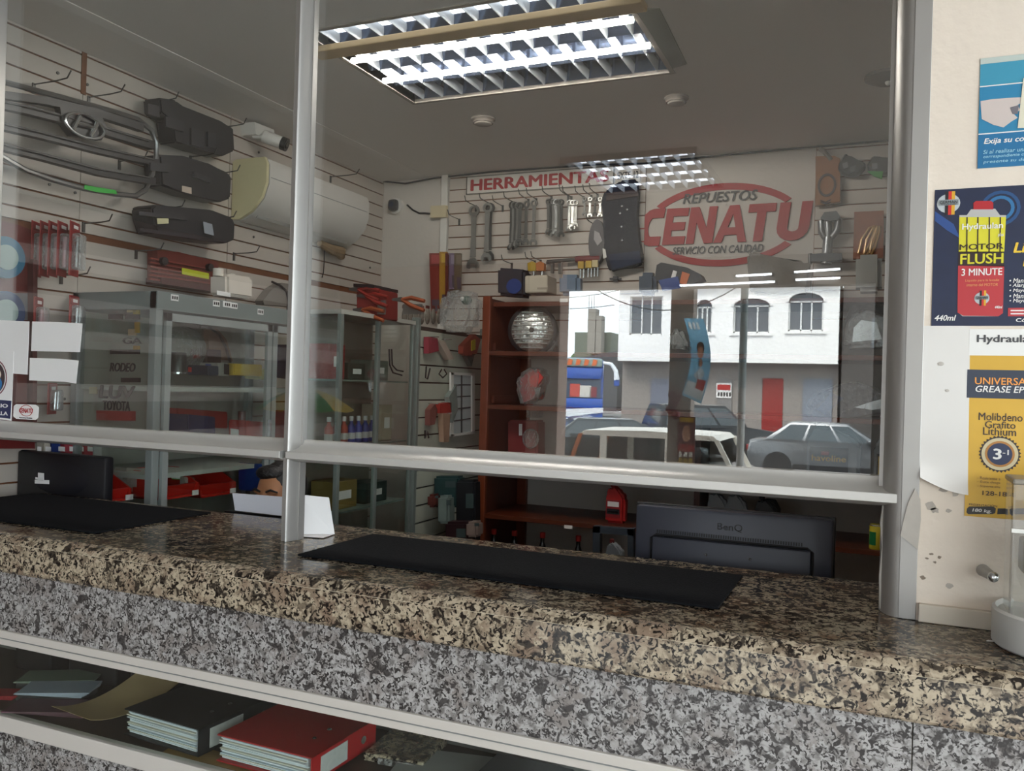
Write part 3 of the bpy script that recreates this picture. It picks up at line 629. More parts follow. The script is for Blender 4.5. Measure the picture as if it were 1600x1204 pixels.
MB().tube([P(x, y, 'x', CI-.08) for x, y in ((314, 511), (328, 512), (342, 522), (352, 540), (360, 566))], .006, 6).build('rim', black_pl, mi)
bag = thing('clear_bag', 'crumpled clear bag on the cabinet shelf beside the wing mirror', 'bag', P(285, 565, 'x', CI-.05))
MB().ell(P(285, 545, 'x', CI-.06), (.07, .13, .1), 14, 10).build('film', polybag('bag_film', opac=.05), bag, True)
boxthing('blue_crate', 'dark blue box leaning on the lower cabinet shelf', 'box', 254, 645, 298, 676, 'x', CI-.02, .14, M('navy_plastic', '#1c2350', .45), 4, None)
boxthing('red_bin', 'red storage bin lying at the back of the lower cabinet shelf', 'bin', 250, 636, 330, 662, 'x', CI-.14, .1, red_pl, 6, None)
boxthing('red_pack', 'red bottle shaped pack beside the blue box', 'bottle', 357, 655, 388, 690, 'x', CI-.02, .1, M('red_pack', '#b3221e', .4), 3, (.1, .4, .5, .7, paper)); 
q = P(378, 652, 'x', CI+.03); tag(MB().cyl(q-Vector((0, 0, .035)), q+Vector((0, 0, .03)), .018, seg=12).lathe([(.022, -.06), (.022, -.035)], q, 12).build('capped_bottle', M('maroon_cap', '#5a1512', .4)), 'dark red capped bottle behind the red pack', 'bottle')
boxthing('red_file_box', 'red box at the right end of the cabinet behind the post', 'box', 428, 640, 446, 690, 'x', CI, .1, red_pl, 2); boxthing('purple_file_box', 'dark purple box standing high at the right end of the cabinet', 'box', 431, 538, 447, 590, 'x', CI, .1, M('purple_card', '#2a2150', .5), 2)

# open red bins on the shelf behind the counter
def bin_(x0, y0, x1, y1, v, lab, content=None, dy=-4):
    a, b = P(x0, y1, 'x', v), P(x1, y1, 'x', v); L = abs(b.y-a.y); hgt = P(x0, y0, 'x', v).z-a.z
    o = thing('storage_bin', lab, 'bin', (v, (a.y+b.y)/2, a.z), 'red storage bins on the cabinet shelf'); D = .2
    bm_ = M('bin_red', '#b8261c', .38, var=.08)
    lmb(o, 'base', bm_, MB().box((-D/2, 0, .004), (D, L, .008)))
    lmb(o, 'back', bm_, MB().box((-D+.004, 0, hgt/2), (.008, L, hgt)))
    lmb(o, 'front_lip', bm_, MB().box((-.02, 0, hgt*.24), (.008, L, hgt*.5), Matrix.Rotation(.35, 3, 'Y')))
    for s in (-1, 1): lmb(o, 'side', bm_, MB().prism([(0, 0), (-D, 0), (-D, hgt), (-D*.55, hgt), (0, hgt*.45)], .008, (0, s*(L/2-.004), 0), (1, 0, 0), (0, 0, 1)))
    lmb(o, 'label_tag', paper, MB().box((.002, L*.4, hgt*.12), (.003, .035, .02)))
    return o
bv = CX1-.06
bin_(249, 738, 310, 782, bv, 'open red storage bin holding small packets with a green tag'); bin_(313, 738, 368, 778, bv, 'open red storage bin right of the bin with packets')
boxthing('green_tag_packet', 'green tagged packet lying in the red bin', 'packet', 266, 731, 283, 748, 'x', bv-.1, .02, M('green_tag', '#2c9a36', .5), 1, (.1, .55, .9, .95, paper)); boxthing('grey_packet', 'pale grey packet lying in the red bin', 'packet', 280, 744, 297, 757, 'x', bv-.08, .03, M('grey_packet', '#a39b92', .6), 1)
bin_(165, 745, 205, 786, -2.62, 'open red storage bin left of the cabinet post'); boxthing('white_sack', 'white bag of parts standing in the left red bin', 'bag', 168, 728, 206, 765, 'x', -2.78, .1, M('sack_white', '#9a948e', .7), 2, bev=.02)
boxthing('parts_crate', 'blue crate on the shelf behind the person', 'crate', 372, 722, 415, 765, 'x', -2.62, .12, blue_pl, 2)
# row of small boxes above the left screen
for k, (x0, x1, c, lab) in enumerate(((56, 66, '#b9b1a4', 'small white carton behind the left screen'), (68, 82, '#1d3070', 'blue round tin behind the left screen'), (88, 104, '#9a3a44', 'red and white carton behind the left screen'), (106, 118, '#8f2a30', 'dark red carton behind the left screen'), (119, 133, '#b44', 'red carton with white print behind the left screen'), (134, 147, '#c9c6c2', 'white bottle behind the left screen'))):
    boxthing('small_carton', lab, 'box', x0, 690, x1, 714, 'x', XL+.008, .045, M('carton_%d' % k, c if len(c) == 7 else '#b04448', .5), 1, (.2, .3, .8, .6, paper), 'cartons behind the left screen', .002)
# ------------------------------------------------------------------ back wall: signs
BY = YB-.016                                     # face of the back slatwall
BW = lambda x, y, off=0: P(x, y, 'y', BY-off)
red_v = M('sign_red_vinyl', '#a0161b', .6, var=.05); black_v = M('sign_black_vinyl', '#1c1a1c', .5)
a, b = BW(728, 304, .012), BW(960, 258, .012)
sg = thing('wall_sign', 'long white sign with red lettering over the hanging tools', 'sign', (a.x, BY, a.z))
zt_, zb_ = BW(728, 276, .012).z, BW(730, 304, .012).z
MB().span((a.x, BY-.01, zb_), (b.x, BY-.001, zt_), .001).build('board', M('sign_board', '#d8d2ca', .5), sg)
for z in (zb_, zt_-.006): MB().span((a.x, BY-.012, z), (b.x, BY-.0095, z+.006)).build('frame', M('sign_frame', '#6a6660', .5), sg)
for x in (a.x, b.x-.006): MB().span((x, BY-.012, zb_), (x+.006, BY-.0095, zt_)).build('frame', M('sign_frame', '#6a6660', .5), sg)
text('sign_lettering', 'HERRAMIENTAS', 1, red_v, (a.x+.03, BY-.0105, zb_+.02), (1, 0, 0), (0, 0, 1), sg, .03, 0, b.x-a.x-.06, zt_-zb_-.04, 'BL', .002)
c0, c1 = BW(962, 286, .012), BW(1000, 262, .012)
s2 = thing('small_wall_sign', 'small white notice with black characters right of the long sign', 'sign', (c0.x, BY, c0.z))
MB().span((c0.x, BY-.008, c0.z), (c1.x, BY-.001, c0.z+.085)).build('board', M('sign_board', '#d8d2ca', .5), s2)
text('notice_lettering', 'EXTE-12', 1, black_v, (c0.x+.008, BY-.0085, c0.z+.022), (1, 0, 0), (0, 0, 1), s2, .02, 0, c1.x-c0.x-.016, .04, 'BL', .001)

# logo on its white panel
lg = thing('logo_sign', 'red and black oval shop logo on the white panel of the back wall', 'sign', (-.8, YB, 2.2))
ly = YB-.004
pc = P(1128, 350, 'y', ly); rx = (P(1252, 345, 'y', ly).x-P(1003, 350, 'y', ly).x)/2; rz = (P(1133, 286, 'y', ly).z-P(1127, 416, 'y', ly).z)/2
zc = (P(1133, 286, 'y', ly).z+P(1127, 416, 'y', ly).z)/2; xc = pc.x
def arc(t0, t1, n=26):
    o_ = [(xc+rx*math.cos(t0+(t1-t0)*k/n), zc+rz*math.sin(t0+(t1-t0)*k/n)) for k in range(n+1)]
    i_ = [(xc+(rx-.038)*math.cos(t0+(t1-t0)*k/n), zc+(rz-.036)*math.sin(t0+(t1-t0)*k/n)) for k in range(n+1)]
    m = MB()
    for k in range(n): m.prism([o_[k], o_[k+1], i_[k+1], i_[k]], .006, (0, ly, 0), (1, 0, 0), (0, 0, 1))
    m.build('oval_arc', red_v, lg)
arc(math.radians(33), math.radians(148)); arc(math.radians(211), math.radians(328))
x0, x1 = P(1000.6, 350, 'y', ly).x, P(1266, 350, 'y', ly).x; z0, z1 = zc-.098, zc+.102
def L_(polys, u0, u1, nm='logo_letter'):
    m = MB(); W_ = (x1-x0); 
    for i_, poly in enumerate(polys): m.prism([(x0+W_*(u0+(u1-u0)*u)+.025*(v-.5), z0+(z1-z0)*v) for u, v in poly], (.010+.0008*(i_ % 4)), (0, ly-.004, 0), (1, 0, 0), (0, 0, 1))
    m.build(nm, red_v, lg)
n = 8
def ring(u0, u1, v0, v1, tu, tv, a0, a1):
    out = []
    for k in range(n):
        aa, bb = math.radians(a0+(a1-a0)*k/n), math.radians(a0+(a1-a0)*(k+1)/n); um, vm = (u0+u1)/2, (v0+v1)/2; ru, rv = (u1-u0)/2, (v1-v0)/2
        out.append([(um+ru*math.cos(aa), vm+rv*math.sin(aa)), (um+ru*math.cos(bb), vm+rv*math.sin(bb)), (um+(ru-tu)*math.cos(bb), vm+(rv-tv)*math.sin(bb)), (um+(ru-tu)*math.cos(aa), vm+(rv-tv)*math.sin(aa))])
    return out
L_(ring(0, 1.05, -.02, 1.02, .36, .26, 90, 270)+[[(.5, .76), (.97, .76), (1.0, 1.02), (.5, 1.02)], [(.5, -.02), (.95, -.02), (.95, .24), (.5, .24)]], 0, .145)
L_([[(0, 0), (.34, 0), (.34, 1), (0, 1)], [(.3, .78), (1, .78), (1, 1), (.3, 1)], [(.3, .39), (.92, .39), (.92, .61), (.3, .61)], [(.3, 0), (1, 0), (1, .22), (.3, .22)]], .155, .29)
L_([[(0, 0), (.3, 0), (.3, 1), (0, 1)], [(.7, 0), (1, 0), (1, 1), (.7, 1)], [(.02, 1), (.32, 1), (.98, 0), (.68, 0)]], .30, .46)
L_([[(0, 0), (.26, 0), (.58, 1), (.36, 1)], [(.78, 0), (1.04, 0), (.66, 1), (.42, 1)], [(.25, .2), (.8, .2), (.75, .4), (.3, .4)]], .465, .65)
L_([[(.33, 0), (.67, 0), (.67, 1), (.33, 1)], [(0, .78), (1, .78), (1, 1), (0, 1)]], .645, .80)
L_([[(0, .3), (.33, .3), (.33, 1), (0, 1)], [(.67, .3), (1, .3), (1, 1), (.67, 1)]]+ring(0, 1, -.02, .66, .33, .24, 180, 360), .82, 1.0)
a, b = P(1067, 322, 'y', ly), P(1184, 313, 'y', ly); text('logo_caption', 'REPUESTOS', 1, black_v, (a.x, ly-.004, zc+.125), (1, 0, 0), (0, 0, 1), lg, .012, .25, b.x-a.x, .055, 'BL', .003)
a, b = P(1051, 391, 'y', ly), P(1193, 383, 'y', ly); text('logo_caption', 'SERVICIO CON CALIDAD', 1, black_v, (a.x, ly-.004, zc-.155), (1, 0, 0), (0, 0, 1), lg, .012, .25, b.x-a.x, .042, 'BL', .003)

# ------------------------------------------------------------------ wall camera and junction box
q = P(621, 323, 'y', YB); wc = thing('wall_camera', 'small round black camera with a dangling cable on the white wall', 'camera', q)
MB().cyl(q, q+Vector((0, -.03, 0)), .05, seg=20).build('mount', white_pl, wc, True); MB().box(q+Vector((0, -.05, 0)), (.065, .05, .075), bevel=.02).build('housing', black_pl, wc, True); MB().cyl(q+Vector((0, -.074, 0)), q+Vector((0, -.079, 0)), .018, seg=14).build('lens', M('lens_blue', '#1a2540', .1), wc)
MB().tube([P(x, y, 'y', YB-.01) for x, y in ((636, 320), (645, 328), (655, 333), (664, 333), (674, 334))], .006, 6).build('cable', black_mt, wc)
tag(fprism(rectpx(676, 323, 700, 341, -1), 'y', YB-.03, .03).build('junction_box', M('cream_box', '#cfc2a0', .5)), 'cream junction box on the cable duct of the back wall', 'junction box')

# ------------------------------------------------------------------ wrenches on hooks
def wrench_me(L, sz, mat):
    """combination wrench hanging by its ring, local z down, thickness along y"""
    w_ = .2*sz; m = MB(); t = .009
    m.prism([(-w_*.28, -.03), (w_*.28, -.03), (w_*.22, -L/2), (w_*.28, -L+w_*.6), (-w_*.28, -L+w_*.6), (-w_*.22, -L/2)], t*.7, (0, 0, 0), (1, 0, 0), (0, 0, 1))
    k = 16; R = w_*.52
    m.prism([(R*math.cos(2*PI*i/k), -R*.6+R*math.sin(2*PI*i/k)) for i in range(k)], t*1.3, (0, 0, 0), (1, 0, 0), (0, 0, 1), hole=[(R*.6*math.cos(2*PI*i/k), -R*.6+R*.6*math.sin(2*PI*i/k)) for i in range(k)])
    H_ = w_*.62
    m.prism([(-H_, -L-H_*.5), (-H_*.9, -L+H_*.2), (-H_*.4, -L+H_*.8), (H_*.4, -L+H_*.8), (H_*.9, -L+H_*.2), (H_, -L-H_*.5), (H_*.55, -L-H_*.7), (H_*.42, -L+H_*.05), (-H_*.42, -L+H_*.05), (-H_*.55, -L-H_*.7)], t, (0, 0, 0), (1, 0, 0), (0, 0, 1))
    return m.me('wrench', mat)
WG = 'wrenches hanging on the back slatwall'
def wrench(px, pt, pb, off, lab, sz=.2, mat=None, tilt=0):
    a, b = BW(px, pt, off), BW(px, pb, off); L = a.z-b.z
    o = link('wrench', wrench_me(L, sz, mat or steel)); o.location = (a.x, BY-off, a.z); o.rotation_euler = (0, tilt, random.uniform(-.25, .25)); tag(o, lab, 'wrench', WG)
    return o
HN = (0, -1, 0)
hk = [(744, 322), (766, 318), (786, 322), (803, 316), (826, 312), (838, 311), (862, 308), (888, 306), (893, 308), (912, 308), (924, 306), (934, 304), (718, 343), (800, 412), (836, 408), (845, 407)]
for i, (x, y) in enumerate(hk): hook(wb, BW(x, y), HN, .16)
wrench(741, 324, 412, .05, 'longest steel wrench, hanging furthest left under the long sign', .34)
wrench(766, 320, 400, .05, 'second longest wrench, hanging right of the longest', .30, steel_dk); wrench(762, 320, 402, .08, 'long wrench hanging in front of the second longest', .28)
for k in range(5): wrench(800+3.2*k, 317+k*.3, 386-2*k, .04+.018*k, ['wrench at the left of the first bundle', 'second wrench in the first bundle', 'third wrench in the first bundle', 'fourth wrench in the first bundle', 'wrench at the right of the first bundle'][k], .2, steel if k % 2 else steel_dk)
wrench(823, 316, 378, .06, 'bright wrench hanging alone right of the first bundle', .2); wrench(835, 314, 378, .06, 'bright wrench second right of the first bundle', .2)
for k in range(6): wrench(857+4.0*k, 312+k*.2, 362+(k % 3)*2, .04+.015*k, 'short wrench %s of the six in the middle bundle' % ['first', 'second', 'third', 'fourth', 'fifth', 'last'][k], .17, steel_dk if k % 2 else steel, -.03)
for k in range(3): wrench(890+5*k, 314, 357-3*k, .05+.012*k, 'small wrench %s of the three beside the middle bundle' % ['first', 'second', 'last'][k], .15)
for k in range(4): wrench(914+8*k, 309, 334+2*(k % 2), .05, 'smallest wrench %s of the four near the hanging blue apron' % ['first', 'second', 'third', 'last'][k], .12)

# ------------------------------------------------------------------ hanging goods on the back wall
ap = thing('blue_apron', 'dark blue work apron hanging between the tools and the logo', 'apron', BW(972, 420, .06))
oa = [(948, 300), (962, 296), (972, 284), (998, 282), (1000, 302), (998, 340), (1001, 372), (1003, 405), (1008, 414), (996, 414), (970, 421), (956, 426), (950, 412), (948, 380), (946, 340), (942, 318)]
cl = M('navy_cloth', '#0f1022', .85, var=.35, scale=14, bump=.5, bscale=30)
m = fprism(oa, 'y', BY-.03, .05); bmesh.ops.bevel(m.bm, geom=list(m.bm.edges), offset=.012, segments=2, affect='EDGES'); m.build('cloth', cl, ap, True)
fprism([(950, 398), (1000, 392), (1003, 410), (958, 422)], 'y', BY-.082, .012).build('pocket', M('blue_cloth', '#16233f', .85, var=.3, scale=14), ap)
fprism([(948, 302), (998, 296), (998, 306), (948, 314)], 'y', BY-.082, .01).build('collar', M('brown_cloth', '#3b2c2c', .85, var=.3), ap)
for x, y in ((972, 322), (980, 327), (969, 333), (971, 354), (972, 375)): q = BW(x, y, .083); MB().ell(q, (.008, .006, .008), 8, 6).build('stud', chrome, ap)
rl = thing('oval_reel', 'dark oval part with a clear window hanging left of the apron', 'car part', BW(935, 400, .05))
k = 20; q = BW(934, 378, .04); MB().prism([(.048*math.cos(2*PI*i/k), .125*math.sin(2*PI*i/k)) for i in range(k)], .05, q, (1, 0, 0), (0, 0, 1)).build('shell', M('plum_black', '#241a24', .4), rl, True)
fprism([(929, 360), (937, 364), (941, 376), (934, 384), (928, 374)], 'y', BY-.066, .004).build('clear_window', M('pale_window', '#8f8a8c', .3), rl); hook(wb, BW(928, 350), HN, .14)
fprism([(942, 388), (948, 390), (949, 402), (943, 404)], 'y', BY-.066, .006).build('white_clip', white_pl, rl)
for k, (x, lab) in enumerate(((909, 'yellow handled screwdriver left of the pair below the apron'), (921, 'yellow handled screwdriver set right below the apron'), (931, 'cream handled screwdriver set below the apron'))):
    sd = thing('screwdriver_set', lab, 'screwdriver', BW(x, 425, .06), 'screwdrivers on the back wall'); c_ = ('#b8942a', '#c7a63a', '#c9b98a')[k]
    fprism([(x-4, 409-k), (x+5, 409-k), (x+5, 420-k), (x-4, 420-k)], 'y', BY-.05, .025).build('handle', M('handle_'+c_[1:], c_, .4), sd)
    for j in (-2, 3): a, b = BW(x+j, 420-k, .06), BW(x+j, 434-k, .06); MB().cyl(a, (a.x, a.y, b.z), .006, seg=8).build('shaft', chrome, sd, True)
for k, (x, c_, lab) in enumerate(((834, '#b8982f', 'yellow gauge hanging left of the orange one on the slatwall'), (847, '#b0662a', 'orange gauge hanging right of the yellow one on the slatwall'))):
    sd = thing('hanging_gauge', lab, 'tool', BW(x, 430, .06), 'gauges on the back wall')
    fprism([(x-7, 412), (x, 409), (x+6, 412), (x+6, 424), (x-6, 424)], 'y', BY-.05, .03).build('head', M('gauge_'+c_[1:], c_, .4), sd); a, b = BW(x, 424, .065), BW(x, 437, .065); MB().cyl(a, (a.x, a.y, b.z), .007, seg=8).build('stem', chrome, sd, True)
bt = thing('red_handled_tool', 'long steel bar tool with a dark red grip under the wrenches', 'tool', BW(890, 407, .05))
a, b = BW(855, 409, .05), BW(902, 405, .05); MB().cyl(a, b, .011, seg=10).build('bar', steel_dk, bt, True); a, b = BW(900, 405, .05), BW(938, 403, .05); MB().cyl(a, b, .019, seg=12).build('grip', M('dark_red_grip', '#6d1f24', .5), bt, True)
fprism([(855, 409), (866, 409), (866, 427), (862, 427), (862, 414), (855, 414)], 'y', BY-.03, .02).build('bracket', steel_dk, bt); fprism([(874, 408), (879, 408), (879, 428), (874, 428)], 'y', BY-.03, .02).build('bracket', steel_dk, bt)
# right hand slatwall
def card(pts, lab, c, ring, off=.02, t=.035):
    q = BW(*pts[0], off); o = thing('gasket_set', lab, 'gasket set', q, 'gasket sets on the back wall'); fprism(pts, 'y', BY-off, t).build('card_box', wood('card_'+c[1:], c, c, (5, 5, 5), .6) if False else M('card_'+c[1:], c, .6, var=.15, scale=12), o)
    ring(o, BY-off-t); return o
def r1(o, y):
    q = P(1292, 289, 'y', y-.003); k = 20; MB().prism([(.045*math.cos(2*PI*i/k), .06*math.sin(2*PI*i/k)) for i in range(k)], .006, q, (1, 0, 0), (0, 0, 1), hole=[(.034*math.cos(2*PI*i/k), .048*math.sin(2*PI*i/k)) for i in range(k)]).build('gasket', M('dark_gasket', '#3a2417', .5), o)
    for j in range(2): MB().tube([P(1282, 313+3*j, 'y', y-.003), P(1290, 316+2*j, 'y', y-.003), P(1298, 312+4*j, 'y', y-.003)], .003, 5).build('seal', black_mt, o)
def r2(o, y):
    for i in range(3):
        pts = [(1341+i*9, 395), (1346+i*8, 374), (1358+i*6, 356), (1366+i*4, 353), (1366+i*4, 362), (1358+i*5, 384), (1349+i*6, 398)]
        MB().tube([P(x, yy, 'y', y-.006) for x, yy in pts], .006, 6, True).build('gasket', M('tan_film', '#b9905a', .25, metal=.2), o)
card([(1275, 247), (1304, 246), (1313, 250), (1313, 317), (1275, 323)], 'brown gasket set box with a dark ring hanging right of the logo', '#8a5526', r1)
card([(1335, 333), (1381, 331), (1380, 404), (1333, 406)], 'reddish brown gasket card with bagged loops on the slatwall', '#8a4a28', r2)
q = BW(1283, 233, .05); tag(MB().tube([BW(1281, 232, .05), BW(1287, 236, .05), BW(1293, 243, .05), BW(1299, 250, .05)], .012, 8).build('hose_end', M('grey_hose', '#6a655e', .6)), 'short grey hose poking out above the brown gasket box', 'hose')
def gadget(pts, lab, c, extra):
    o = thing('tensioner', lab, 'car part', BW(*pts[0], .05), 'tensioners on the back wall'); m = fprism(pts, 'y', BY-.02, .07); bmesh.ops.bevel(m.bm, geom=list(m.bm.edges), offset=.008, segments=1, affect='EDGES'); m.build('body', M('tens_'+c[1:], c, .45, var=.3, scale=30), o, True)
    for p_, cc in extra: fprism(p_, 'y', BY-.091, .008).build('face_plate', M('tens_'+cc[1:], cc, .4), o)
    return o
gadget([(1312, 258), (1322, 244), (1330, 252), (1350, 257), (1354, 264), (1340, 278), (1322, 278), (1310, 270)], 'black tensioner with grey marks hanging right of the brown box', '#2a2a2e', (([(1316, 256), (1324, 253), (1326, 262), (1318, 264)], '#6f6f72'), ([(1328, 262), (1337, 258), (1336, 268), (1329, 270)], '#55565a')))
gadget([(1354, 264), (1364, 248), (1374, 250), (1396, 252), (1397, 264), (1388, 276), (1374, 278), (1362, 272)], 'black and green tensioner hanging beside the plain black one', '#33302f', (([(1355, 268), (1380, 268), (1378, 280), (1366, 276)], '#2f8a35'), ([(1362, 256), (1371, 255), (1371, 264), (1363, 265)], '#77777a')))
gadget([(1406, 254), (1420, 250), (1424, 262), (1410, 268)], 'dark tensioner half hidden by the window jamb', '#2f2c2c', ())
st = thing('green_strap', 'yellow green ratchet strap hanging at the window jamb', 'strap', BW(1408, 345, .04)); fprism([(1399, 268), (1416, 268), (1416, 322), (1406, 324)], 'y', BY-.02, .03).build('webbing', M('lime_web', '#7f8a2a', .7, var=.3, scale=40), st); MB().tube([BW(x, y, .04) for x, y in ((1404, 322), (1402, 334), (1404, 345), (1409, 345), (1408, 330))], .004, 6).build('hook', chrome, st)
# chrome pump
pm = thing('bearing_puller', 'grey steel puller standing on the shelf under the slatwall', 'tool', BW(1297, 412, .06))
q0, q1 = BW(1291, 412, .07), BW(1294, 370, .07); MB().cyl(q0, q1, .026, .024, 16).build('stem', M('puller_steel', '#7d7f82', .3, metal=.7), pm, True)
for pts in ([(1283, 345), (1284, 362), (1290, 372)], [(1311, 342), (1308, 360), (1298, 372)], [(1293, 332), (1294, 352), (1294, 372)]): MB().tube([BW(x, y, .07) for x, y in pts], [.017, .02, .017], 10).build('jaw', M('puller_steel', '#7d7f82', .3, metal=.7), pm, True)
fprism([(1283, 344), (1289, 335), (1308, 333), (1314, 342), (1308, 347), (1290, 348)], 'y', BY-.04, .06).build('yoke', M('puller_dark', '#57585a', .35, metal=.6), pm); fprism([(1266, 400), (1284, 398), (1316, 398), (1316, 409), (1268, 411)], 'y', BY-.04, .06).build('base', M('puller_dark', '#57585a', .35, metal=.6), pm)
MB().cyl(BW(1266, 396, .07), BW(1266, 413, .07), .01, seg=8).build('bolt', steel_dk, pm)

# ------------------------------------------------------------------ cherry wood shelving along the back wall
SX0, SY0 = -1.985, 2.31
wu = thing('wooden_shelving', 'reddish brown wooden shelving along the back wall', 'shelf', (-1, (SY0+YB)/2, 0))
MB().span((SX0, SY0, 0), (SX0+.028, YB-.02, 1.975), .002).build('side_panel', cab_wood, wu)
MB().span((SX0-.01, SY0-.006, 0), (SX0+.035, SY0+.02, 1.985), .003).build('front_stile', wood('stile_wood', '#7d3a1b', '#5a2611', (30, 30, 3), .4), wu)
MB().span((SX0+.028, YB-.05, 0), (SX0+.085, YB-.018, 1.94), .003).build('rear_stile', wood('stile_wood2', '#7d3a1b', '#5a2611', (30, 30, 3), .4), wu)
for z in (.06, .45, .792, 1.065, 1.385, 1.675, 1.945):
    MB().span((SX0+.02, SY0+(.0 if z != 1.945 else .05), z-.012), (1.0, YB-.018, z+.012), .002).build('shelf', cab_wood_h, wu)
MB().span((1.0, SY0, 0), (1.028, YB-.02, 1.975), .002).build('side_panel', cab_wood, wu)
xd = P(1096, 780, 'y', 2.6).x
MB().span((xd-.03, 2.55, .06), (xd, YB-.018, 1.37)).build('divider', cab_wood, wu)
for x, y, v in ((888, 823, SY0-.003), (881, 469, SY0+.047)): q = P(x, y, 'y', v); MB().box(q, (.045, .003, .018)).build('price_tag', paper, wu)
for z in (1.065, 1.385, 1.675): MB().span((SX0+.034, SY0+.05, z+.02), (SX0+.05, YB-.1, z+.06)).build('cleat', cab_wood, wu)

# ---- things on the shelves
def shelf_pt(px, z, y): 
    p = P(px, 600, 'y', y); return Vector((p.x, y, z))
polybag('lamp_film', opac=.06)
hl = thing('round_headlight', 'round bagged car headlight standing on the wooden shelf', 'headlight', shelf_pt(835, 1.687, 2.45))
c = P(832, 516, 'y', 2.42); R_ = Matrix.Rotation(PI/2, 3, 'X') @ Matrix.Rotation(.25, 3, 'Y')
lens = M('headlight_lens', '#cfd0cc', .12, metal=.75, var=.35, scale=40, bump=.8, bscale=45)
MB().lathe([(.0, .03), (.06, .027), (.11, .01), (.125, -.01)], c, 32, R_).build('lens', lens, hl, True)
MB().lathe([(.128, .0), (.138, -.005), (.138, -.03), (.11, -.06), (.05, -.12), (.03, -.12)], c, 32, R_).build('housing', black_pl, hl, True)
nrm = R_ @ Vector((0, 0, 1)); ux_ = R_ @ Vector((1, 0, 0)); uy_ = R_ @ Vector((0, 1, 0))
for k in range(9):
    v = -.095+.024*k; hw = math.sqrt(max(.0, .115**2-v*v)); MB().tube([c+ux_*s*hw*.95+uy_*v+nrm*(.014+.018*(1-(s*hw/.125)**2-(v/.125)**2)) for s in (-1, -.5, 0, .5, 1)], .0035, 5).build('lens_ridge', M('ridge_glass', '#dfe0dc', .1, metal=.6), hl)
MB().cyl(c+nrm*.032, c+nrm*.04, .014, seg=14).build('bulb_spot', M('bulb_dark', '#4d4a45', .2), hl)
fprism([(850, 520), (866, 508), (872, 540), (868, 548), (846, 548)], 'y', 2.5, .05).build('bag', MATS['lamp_film'], hl)
def baglamp(name, lab, pts, v, t, col, px, z, film=True, ribs=()):
    o = thing(name, lab, 'car lamp', shelf_pt(px, z, v-t/2)); m = fprism(pts, 'y', v, t); bmesh.ops.bevel(m.bm, geom=list(m.bm.edges), offset=.02, segments=2, affect='EDGES'); m.build('shell', col, o, True)
    for r, c_ in ribs: fprism(r, 'y', v-t-.001, .012).build('reflector', c_, o)
    if film:
        cx_ = sum(p[0] for p in pts)/len(pts); cy_ = sum(p[1] for p in pts)/len(pts)
        m = fprism([(cx_+(x-cx_)*1.12, cy_+(y-cy_)*1.05) for x, y in pts], 'y', v+.004, t+.03); bmesh.ops.bevel(m.bm, geom=list(m.bm.edges), offset=.02, segments=2, affect='EDGES'); m.build('bag', MATS['lamp_film'], o, True)
    return o
redl = M('red_lens', '#9c1f22', .15, var=.3, scale=25, coat=.5)
baglamp('tail_lamp', 'red tail lamp in a clear bag on the shelf below the round headlight', [(822, 604), (826, 586), (846, 574), (860, 582), (858, 604), (846, 618), (838, 632), (830, 634)], 2.5, .12, redl, 838, 1.397, True, (([(828, 590), (842, 580), (850, 590), (840, 604), (830, 604)], M('bright_red_lens', '#c33', .1)), ([(836, 608), (846, 604), (842, 622)], chrome)))
rb = boxthing('red_package', 'dark red package with a clear front on the shelf above the counter', 'package', 806, 655, 852, 712, 'y', 2.55, .12, M('maroon_pack', '#7a2a2c', .45, var=.15), 1, None, None, .01)
MB().ell(P(829, 685, 'y', 2.425), (.05, .01, .055), 14, 8).build('clear_front', MATS['clear_film'], rb, True); fprism(rectpx(811, 662, 816, 680), 'y', 2.428, .002).build('label_print', paper, rb); fprism(rectpx(828, 640, 848, 652), 'y', 2.6, .05).build('top_bag', MATS['clear_film'], rb)
baglamp('bagged_headlight', 'large bagged headlight on the upper shelf at the right', [(1322, 530), (1330, 500), (1346, 488), (1372, 492), (1390, 512), (1392, 543), (1325, 546)], 2.62, .16, M('lamp_chrome', '#8a8c8c', .2, metal=.6, bump=.8, bscale=30, var=.4, scale=30), 1358, 1.687, True, ([(([(1334, 512), (1346, 500), (1370, 504), (1378, 530), (1332, 534)], chrome))]))
MB().tube([P(x, y, 'y', 2.52) for x, y in ((1322, 540), (1328, 505), (1338, 478), (1356, 474), (1385, 486), (1398, 500), (1400, 540))], [.02, .025, .03, .03, .025, .02, .02], 10).build('black_hood', black_mt, bpy.data.objects['bagged_headlight'], True)
baglamp('bagged_fog_lamp', 'long bagged lamp unit with a chrome strip on the middle shelf at the right', [(1268, 640), (1276, 618), (1300, 606), (1335, 596), (1372, 610), (1390, 628), (1388, 645), (1350, 648), (1320, 652), (1280, 656)], 2.6, .18, M('lamp_dark', '#4d4e54', .25, metal=.3, bump=.8, bscale=30, var=.5, scale=25), 1330, 1.397, True, (([(1335, 636), (1360, 628), (1382, 622), (1390, 636), (1362, 640)], chrome), ([(1276, 640), (1300, 612), (1318, 622), (1290, 648)], M('blue_lamp', '#3d4a6a', .25, var=.4, scale=20))))
baglamp('small_headlight', 'small bagged headlight on the shelf near the logo', [(1054, 545), (1056, 520), (1070, 514), (1080, 530), (1082, 548)], 2.62, .12, M('lamp_chrome', '#8a8c8c', .2), 1068, 1.687, True, ())
ws = boxthing('grey_canister', 'pale grey plastic canister on the top shelf under the gasket card', 'canister', 1338, 404, 1378, 460, 'y', 2.62, .14, M('pale_canister', '#a9aaa6', .45), -1, None, None, .02)
